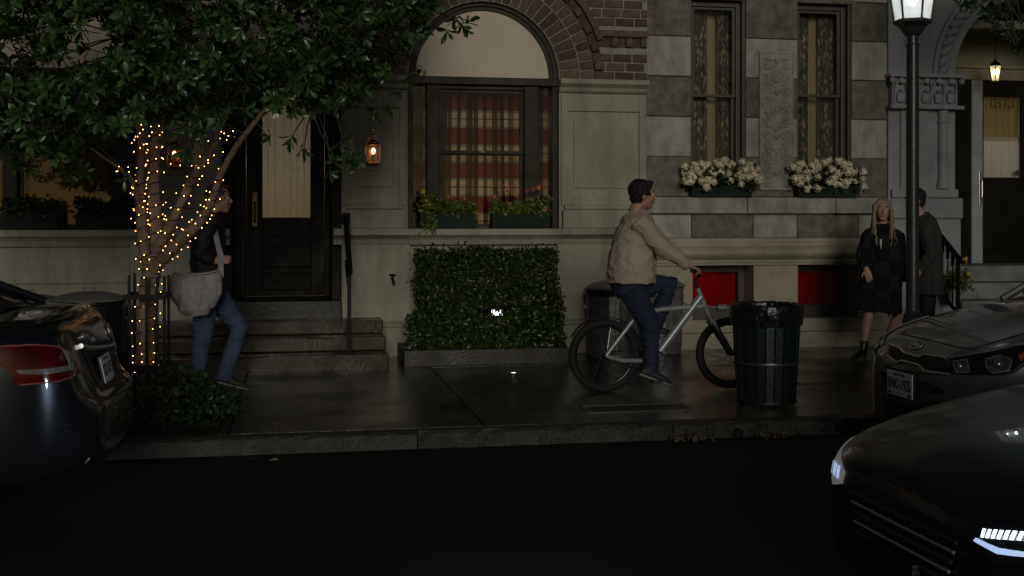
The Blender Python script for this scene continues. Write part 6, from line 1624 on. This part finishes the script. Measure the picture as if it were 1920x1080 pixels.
# pale bag on his shoulder
bgp = W(362, 548, -.30); bag = thing('shoulder_bag', bgp, 'large pale grey cloth bag slung on the walking person', 'bag')
m = MB(); wv = lambda px, py, dy=-.30: W(px, py, dy)
m.tube([wv(362, 512), wv(362, 525), wv(362, 552), wv(364, 578), wv(366, 592)], [(.19, .045), (.205, .075), (.20, .095), (.15, .085), (.07, .05)], 18, side=(1, 0, -.05))
m.ell(wv(392, 528), (.075, 0, .02), (0, .07, 0), (0, 0, .09)); m.ell(wv(340, 565), (.05, 0, .03), (0, .06, 0), (-.02, 0, .09))
BAGC = M('pale_canvas', (.33, .31, .325), .85, var=.15, vs=8, bump=.3, bs=60, stain=(5, .35))
fuse('bag_body', m, .008, BAGC, bag, 2, displace=lambda co: .020*mnoise.noise(Vector((co.x*18, co.y*8, co.z*6)))+.006*mnoise.noise(co*26))
m = MB(); m.tube([wv(408, 520, -.26), W(408, 480, -.26), W(398, 440, -.19), W(388, 406, -.14), W(382, 402, -.05)], [(.022, .004)]*5, 8, side=(.9, 0, .3)); obj('strap', m, BAGC, bag, smooth=True)
m = MB(); m.tube([wv(320, 511, -.33), wv(345, 516, -.36), wv(385, 512, -.36), wv(402, 507, -.33)], [.009]*4, 8); obj('bag_rim', m, BAGC, bag, smooth=True)

# ---------------------------------------------------------------- bicycle
Yp = 9.47
W = lambda px, py, dy=0.0: P(px, py, Yp+dy)
bk = thing('bicycle', Vector((W(1250, 735).x, Yp, 0)), 'silver framed bicycle ridden along the pavement', 'bicycle')
SILV = M('silver_frame', (.29, .305, .33), .42, metal=.3, var=.08, vs=8, coat=.5)
RW_ = .305
rh_ = W(1133, 668); rh_.z = RW_; fh = W(1369, 664); fh.z = RW_
for hub in (rh_, fh):
    w = bpy.data.objects.new('wheel', None); C.objects.link(w); w.parent = bk; WL[w.name] = hub.copy(); w.location = hub-wloc(bk)
    m = MB(); m.tube([hub+Vector(((RW_-.031)*math.cos(t), 0, (RW_-.031)*math.sin(t))) for t in [2*PI*k/56 for k in range(57)]], .031, 10, side=(0, 1, 0), cap=False); obj('tyre', m, TYRE, w, smooth=True)
    m = MB(); m.tube([hub+Vector(((RW_-.058)*math.cos(t), 0, (RW_-.058)*math.sin(t))) for t in [2*PI*k/56 for k in range(57)]], [(.012, .014)]*57, 8, side=(0, 1, 0), cap=False); obj('rim', m, M('dark_rim', (.03, .03, .032), .3, metal=.6), w, smooth=True)
    m = MB()
    for k in range(28):
        t = 2*PI*k/28; sg = 1 if k % 2 else -1; t2 = t+.5*(1 if k % 4 < 2 else -1)
        m.tube([hub+Vector((.022*math.cos(t2), .03*sg, .022*math.sin(t2))), hub+Vector(((RW_-.06)*math.cos(t), 0, (RW_-.06)*math.sin(t)))], .0013, 4)
    obj('spokes', m, M('spoke', (.25, .25, .26), .3, metal=.9), w)
    m = MB(); m.lathe([(.012, -.06), (.024, -.045), (.024, -.035), (.014, -.03), (.014, .03), (.024, .035), (.024, .045), (.012, .06)], hub, 14, 'y'); obj('hub', m, BLKP, w, smooth=True)
bb = W(1224, 676); st_ = W(1192, 586); hd0 = W(1308, 540); hd1 = W(1331, 598)
m = MB(); m.tube([st_, bb], .021, 12); m.tube([W(1196, 590), W(1240, 580), W(1318, 574)], [.023, .024, .026], 12); m.tube([bb, W(1314, 556)], [.036, .034], 12, side=(0, 1, 0)); m.tube([hd0, hd1], .022, 12)
for s in (-1, 1):
    m.tube([W(1192, 594, s*.03), W(1140, 662, s*.06), rh_+Vector((0, s*.062, 0))], [.020, .019, .017], 10); m.tube([rh_+Vector((0, s*.062, 0)), W(1165, 676, s*.055), bb+Vector((0, s*.03, 0))], [.017, .020, .021], 10)
obj('frame', m, SILV, bk, smooth=True)
m = MB()
for s in (-1, 1): m.tube([hd1+Vector((0, s*.02, 0)), hd1.lerp(fh, .12)+Vector((0, s*.052, 0)), fh+Vector((0, s*.056, 0))], [.024, .024, .015], 10)
m.tube([hd1+Vector((0, -.052, -.03)), hd1+Vector((0, .052, -.03))], .016, 8); obj('fork', m, SILV, bk, smooth=True)
m = MB(); m.tube([hd0, W(1303, 526), W(1312, 516)], .014, 10); obj('stem', m, BLKP, bk, smooth=True)
m = MB(); m.tube([W(1298, 508, -.30), W(1304, 508, -.22), W(1312, 516, -.05), W(1312, 516, .05), W(1304, 508, .22), W(1298, 508, .30)], .0125, 10); hb = obj('handlebar', m, BLKP, bk, smooth=True)
for s in (-1, 1):
    m = MB(); m.tube([W(1297, 508, s*.31), W(1304, 508, s*.21)], .017, 10); obj('grip', m, TYRE, hb, smooth=True)
    m = MB(); m.tube([W(1306, 511, s*.2), W(1320, 518, s*.23), W(1322, 522, s*.29)], .006, 6); obj('brake_lever', m, BLKP, hb)
m = MB(); m.tube([st_, W(1184, 560)], .014, 10); obj('seat_post', m, BLKP, bk, smooth=True)
m = MB(); m.tube([W(1158, 556), W(1172, 553), W(1195, 555), W(1218, 558)], [(.05, .02), (.075, .022), (.035, .018), (.015, .012)], 12, side=(0, 1, 0)); obj('saddle', m, BLKP, bk, smooth=True)
m = MB(); m.lathe([(.095, -.075), (.095, -.071), (.08, -.071), (.08, -.075)], bb, 36, 'y', cap=False)
for k in range(5): a = 2*PI*k/5; m.bar(bb+Vector((0, -.073, 0)), bb+Vector((.085*math.cos(a), -.073, .085*math.sin(a))), .012, .004, (0, 1, 0))
obj('chainring', m, BLKP, bk)
pd = {-1: W(1229, 714, -.12), 1: W(1219, 638, .12)}
for s in (-1, 1):
    q = pd[s]; m = MB(); m.bar(bb+Vector((0, s*.085, 0)), Vector((q.x, Yp+s*.09, q.z)), .02, .012, (0, 1, 0)); co = obj('crank', m, BLKP, bk, bevel=.003)
    m = MB(); m.box(q.x-.045, q.x+.045, min(q.y, q.y+s*.06)-.01, max(q.y, q.y+s*.06), q.z-.012, q.z+.012); obj('pedal', m, BLKP, co, bevel=.004)
m = MB(); m.tube([bb+Vector((0, -.073, .088)), rh_+Vector((0, -.05, .04))], .005, 5); m.tube([bb+Vector((0, -.073, -.088)), rh_+Vector((0, -.05, -.04))], .005, 5); obj('chain', m, IRON, bk)
m = MB(); m.tube([W(1345, 578, -.03), W(1362, 577, -.03)], .03, 10); m.tube([W(1318, 574, -.03), W(1350, 577, -.03)], .008, 8); obj('front_lamp', m, SILV, bk, smooth=True)
m = MB(); m.tube([rh_+Vector(((RW_+.018)*math.cos(t), 0, (RW_+.018)*math.sin(t))) for t in [rad(a) for a in range(25, 160, 9)]], [(.03, .004)]*15, 8, side=(0, 1, 0)); obj('mudguard', m, BLKP, bk, smooth=True)

# ---------------------------------------------------------------- rider
F = Vector((1, -.02, 0)).normalized(); S = UP.cross(F)
rd = thing('person', W(1185, 556), 'person in pale beige jacket riding the silver bicycle', 'person')
hc = W(1206, 367)
b = MB(); head(b, hc, F, S); b.tube([hc-F*.03-UP*.05, W(1190, 400)], [.057, .064], 12)
b.tube([W(1190, 402), W(1189, 440), W(1182, 500), W(1178, 545)], [(.12, .08), (.17, .12), (.16, .12), (.16, .13)], 14, side=S)
ra = [W(1199, 414, -.18), W(1240, 464, -.26), W(1287, 497, -.27)]; la_ = [W(1199, 414, .18), W(1244, 462, .26), W(1290, 498, .27)]
for arm in (ra, la_): b.tube(arm, [.052, .04, .028], 10)
for arm, s in ((ra, -1), (la_, 1)): hand(b, arm[2], Vector((.95, 0, -.35)), Vector((.3, s*.1, 1)), Vector((0, -s, 0)), 1.15)
rl = [W(1182, 545, -.10), W(1219, 606, -.11), W(1221, 692, -.11)]; ll = [W(1188, 540, .10), W(1256, 530, .11), W(1228, 612, .11)]
for leg in (rl, ll): b.tube(leg, [.088, .06, .042], 12)
fuse('body', b, .0075, SKIN, rd, 2); face_bits(rd, hc, F, S)
hair_short(rd, hc, F, S, M('black_hair', (.007, .006, .006), .75, var=.3, vs=60), 1.06)
BEIGE = M('beige_jacket', (.455, .385, .31), .85, var=.12, vs=6, bump=.35, bs=40, stain=(3, .15))
m = MB(); m.tube([W(1191, 397), W(1194, 408), W(1193, 430), W(1186, 475), W(1184, 512), W(1184, 531)], [(.10, .085), (.20, .12), (.225, .16), (.225, .195), (.23, .205), (.23, .205)], 18, side=S)
for arm in (ra, la_): m.tube([arm[0]-F*.01, arm[0].lerp(arm[1], .5), arm[1], arm[1].lerp(arm[2], .5), arm[2]-(arm[2]-arm[1]).normalized()*.0], [.092, .08, .072, .062, .05], 12)
m.tube([W(1192, 394), W(1194, 404)], [(.075, .075), (.11, .10)], 14, side=S)
fuse('jacket', m, .009, BEIGE, rd, 4, displace=crease(.015, (7, 7, 12)))
DJEAN = M('dark_jeans', (.016, .025, .055), .85, var=.3, vs=7, bump=.4, bs=120)
m = MB(); m.tube([W(1180, 522), W(1180, 552)], [(.18, .16), (.17, .15)], 14, side=S)
for leg in (rl, ll):
    k1 = leg[0].lerp(leg[1], .5); k2 = leg[1].lerp(leg[2], .5); m.tube([leg[0]+UP*.01, k1, leg[1], k2, leg[2]+(leg[2]-leg[1]).normalized()*.02], [.115, .10, .084, .072, .064], 14)
fuse('jeans', m, .009, DJEAN, rd, 4, displace=crease(.012, (9, 9, 18)))
for a, t, dy in (((1200, 704), (1256, 724), -.13), ((1208, 626), (1266, 634), .13)): shoe(rd, W(*a, dy), W(*t, dy), M('navy_shoe', (.02, .022, .03), .6), SOLE, .09)

# ---------------------------------------------------------------- woman and man by the stoop
Yp = 11.3
W = lambda px, py, dy=0.0: P(px, py, Yp+dy)
F = Vector((-.42, -.90, 0)).normalized(); S = UP.cross(F)
wm = thing('person', Vector((W(1640, 600).x, Yp, 0)), 'person with long blond hair in a dark checked coat and heeled boots', 'person')
hc = W(1655, 394)
b = MB(); head(b, hc, F, S); b.tube([hc-F*.03-UP*.05, W(1656, 424)], [.046, .052], 12)
b.tube([W(1656, 424), W(1655, 455), W(1652, 490), W(1652, 525)], [(.10, .07), (.14, .10), (.12, .09), (.15, .11)], 14, side=S)
ra = [W(1630, 440, -.04), W(1617, 482, -.06), W(1624, 504, -.18)]; la_ = [W(1681, 440, .04), W(1693, 486, .06), W(1690, 528, -.02)]
for arm in (ra, la_): b.tube(arm, [.042, .033, .024], 10)
hand(b, ra[2], Vector((.25, -.2, -1)), F, -S, .7); hand(b, la_[2], Vector((-.1, -.1, -1)), S, F, .6)
rl = [W(1642, 530, .02), W(1628, 594, .0), W(1620, 644, -.08)]; ll = [W(1668, 530, .04), W(1682, 594, .06), W(1662, 640, .14)]
for leg in (rl, ll): b.tube([leg[0], leg[0].lerp(leg[1], .5), leg[1], leg[1].lerp(leg[2], .4), leg[2]], [.08, .07, .05, .052, .034], 12)
fuse('body', b, .0075, SKIN2, wm, 2); face_bits(wm, hc, F, S, True)
COATC = bpy.data.materials.new('checked_coat'); COATC.use_nodes = True
_N = COATC.node_tree.nodes; _L = COATC.node_tree.links; _b = _N['Principled BSDF']; _b.inputs['Roughness'].default_value = .9; _b.inputs['Specular IOR Level'].default_value = .15
_tc = _N.new('ShaderNodeTexCoord'); _mp = _N.new('ShaderNodeMapping'); _mp.inputs['Rotation'].default_value = (0, 0, .45); _L.new(_tc.outputs['Object'], _mp.inputs[0])
_c = _N.new('ShaderNodeTexChecker'); _c.inputs['Scale'].default_value = 7; _c.inputs[1].default_value = (.016, .017, .021, 1); _c.inputs[2].default_value = (.009, .009, .011, 1); _L.new(_mp.outputs[0], _c.inputs[0]); _L.new(_c.outputs[0], _b.inputs['Base Color'])
m = MB(); m.tube([W(1656, 424), W(1656, 432), W(1655, 455), W(1653, 495), W(1650, 530), W(1647, 562), W(1645, 584)], [(.10, .08), (.185, .11), (.20, .135), (.19, .13), (.215, .15), (.235, .165), (.245, .17)], 18, side=S)
for arm in (ra, la_): m.tube([arm[0], arm[0].lerp(arm[1], .5), arm[1], arm[1].lerp(arm[2], .5), arm[2]-(arm[2]-arm[1]).normalized()*.01], [.078, .072, .066, .06, .056], 12)
m.tube([W(1656, 420), W(1656, 432)], [(.085, .085), (.12, .10)], 14, side=S)
fuse('coat', m, .009, COATC, wm, 4, displace=crease(.014, (11, 11, 6)))
m = MB(); q = W(1650, 448)+F*.15; m.tube([q, q-UP*.05, q-UP*.10], [(.012, .005), (.010, .005), (.003, .003)], 8, side=S); obj('shirt_front', m, M('white_shirt', (.5, .5, .5), .8), wm)
BLOND = M('blond_hair', (.27, .205, .13), .45, var=.25, vs=40, bump=.5, bs=120)
m = MB(); m.ell(hc-F*.022+UP*.042, F*.100, S*.088, UP*.090, 16, 12); m.ell(hc-F*.06-UP*.03, F*.055, S*.085, UP*.12, 14, 10)
rnd = random.Random(5)
for s in (-1, 1):
    for k in range(13):
        t = k/12; a = hc+UP*(.11-.03*t)+F*(.05-.10*t)+S*s*(.012+.05*t)
        p1 = hc+UP*.05+S*s*(.074+.012*rnd.random())+F*(.055-.12*t); p2 = hc-UP*.06+S*s*(.078+.015*rnd.random())+F*(.055-.12*t)
        p3 = hc-UP*(.17+.03*rnd.random())+S*s*(.095-.03*(1-t)+.02*rnd.random())+F*(.10-.15*t); p4 = hc-UP*(.30+.08*rnd.random())+S*s*(.10-.05*(1-t)+.03*rnd.random())+F*(.165-.16*t)
        m.tube([a, p1, p2, p3, p4], [.013, .017, .018, .017, .006], 8)
fuse('hair', m, .008, BLOND, wm, 1, displace=wr(.006, 1, .8, 25, 70))
m = MB()
for s in (-1, 1):
    for k in range(16):
        t = k/15; j = lambda a: rnd.uniform(-a, a)
        m.tube([hc+UP*.115+F*(.04-.07*t)+S*s*.01, hc+UP*.05+S*s*.092+F*(.05-.13*t)+UP*j(.01), hc-UP*.08+S*s*(.094+j(.006))+F*(.055-.13*t), hc-UP*.19+S*s*(.10+j(.02))+F*(.09-.16*t), hc-UP*(.34+j(.05))+S*s*(.105+j(.035))+F*(.18-.18*t)], [.004, .006, .006, .005, .002], 5)
obj('hair_strands', m, BLOND, wm, smooth=True)
BOOT = M('black_boot', (.010, .008, .008), .35, var=.2)
for leg, toe, heel in ((rl, W(1594, 668, -.16), W(1622, 664, -.10)), (ll, W(1644, 658, .05), W(1668, 650, .14))):
    an = leg[2]; tz = max(toe.z, 0)
    toe = Vector((toe.x, toe.y, .012 if leg is rl else toe.z)); ball_ = toe.lerp(Vector((heel.x, heel.y, toe.z)), .38); hl_ = Vector((heel.x, heel.y, toe.z+.075))
    d = Vector((toe.x-heel.x, toe.y-heel.y, 0)).normalized(); s = d.cross(UP)
    m = MB(); m.tube([toe+UP*.008, toe.lerp(ball_, .6)+UP*.015, ball_+UP*.025, hl_.lerp(ball_, .4)+UP*.02, hl_+UP*.02], [(.012, .010), (.03, .018), (.036, .025), (.032, .034), (.028, .03)], 12, side=s)
    m.tube([hl_+UP*.01+d*.02, an+UP*.02], [(.036, .04), (.044, .046)], 12, side=s); bo = fuse('boot', m, .008, BOOT, wm, 2)
    m = MB(); m.tube([hl_+UP*.01, Vector((hl_.x, hl_.y, toe.z))], [(.022, .024), (.014, .016)], 8, side=s); obj('boot_heel', m, BOOT, bo)

Yp = 11.12
W = lambda px, py, dy=0.0: P(px, py, Yp+dy)
F = Vector((-1, .10, 0)).normalized(); S = UP.cross(F)
mn = thing('person', Vector((W(1735, 600).x, Yp, 0)), 'dark haired person in a long charcoal coat behind the lamp post', 'person')
hc = W(1714, 377)
b = MB(); head(b, hc, F, S); b.tube([hc-F*.03-UP*.05, W(1724, 408)], [.056, .062], 12)
b.tube([W(1726, 408), W(1734, 440), W(1736, 490), W(1736, 535)], [(.12, .08), (.17, .11), (.15, .11), (.15, .11)], 14, side=S)
ra = [W(1733, 424, .19), W(1740, 474, .25), W(1722, 508, .2)]; la_ = [W(1733, 424, -.19), W(1746, 476, -.25), W(1724, 508, -.22)]
for arm in (ra, la_): b.tube(arm, [.05, .04, .028], 10)
hand(b, ra[2], Vector((-.6, 0, -.8)), Vector((0, 1, 0)), F, .8); hand(b, la_[2], Vector((-.6, 0, -.8)), Vector((0, -1, 0)), F, .8)
g_ = lambda px, dy: Vector((W(px, 600, dy).x, Yp+dy, .07))
rl = [W(1733, 535, .09), W(1722, 600, .09), g_(1728, .09)]; ll = [W(1737, 535, -.09), W(1738, 600, -.09), g_(1748, -.09)]
for leg in (rl, ll): b.tube(leg, [.085, .058, .042], 12)
fuse('body', b, .0075, SKIN, mn, 2); face_bits(mn, hc, F, S); hair_short(mn, hc, F, S, MATS['black_hair'], 1.04)
CHAR = M('charcoal_coat', (.032, .030, .028), .9, var=.2, vs=8, bump=.35, bs=60)
m = MB(); m.tube([W(1725, 402), W(1729, 414), W(1734, 440), W(1736, 490), W(1735, 530), W(1734, 552)], [(.09, .08), (.20, .12), (.215, .15), (.21, .15), (.225, .165), (.235, .175)], 16, side=S)
for arm in (ra, la_): m.tube([arm[0], arm[0].lerp(arm[1], .5), arm[1], arm[1].lerp(arm[2], .5), arm[2]], [.085, .075, .068, .06, .052], 12)
fuse('coat', m, .009, CHAR, mn, 4, displace=crease(.014, (11, 11, 6)))
m = MB(); m.tube([W(1735, 525), W(1735, 552)], [(.16, .13), (.15, .12)], 12, side=S)
for leg in (rl, ll): m.tube([leg[0], leg[0].lerp(leg[1], .5), leg[1], leg[1].lerp(leg[2], .5), leg[2]], [.10, .09, .078, .07, .064], 12)
fuse('trousers', m, .012, M('black_trousers', (.010, .010, .011), .8), mn, 3, displace=wr(.01, 1, .5, 9, 20))
for leg in (rl, ll): shoe(mn, Vector((leg[2].x+.06, leg[2].y, 0)), Vector((leg[2].x-.21, leg[2].y, 0)), BOOT, BOOT, .09)
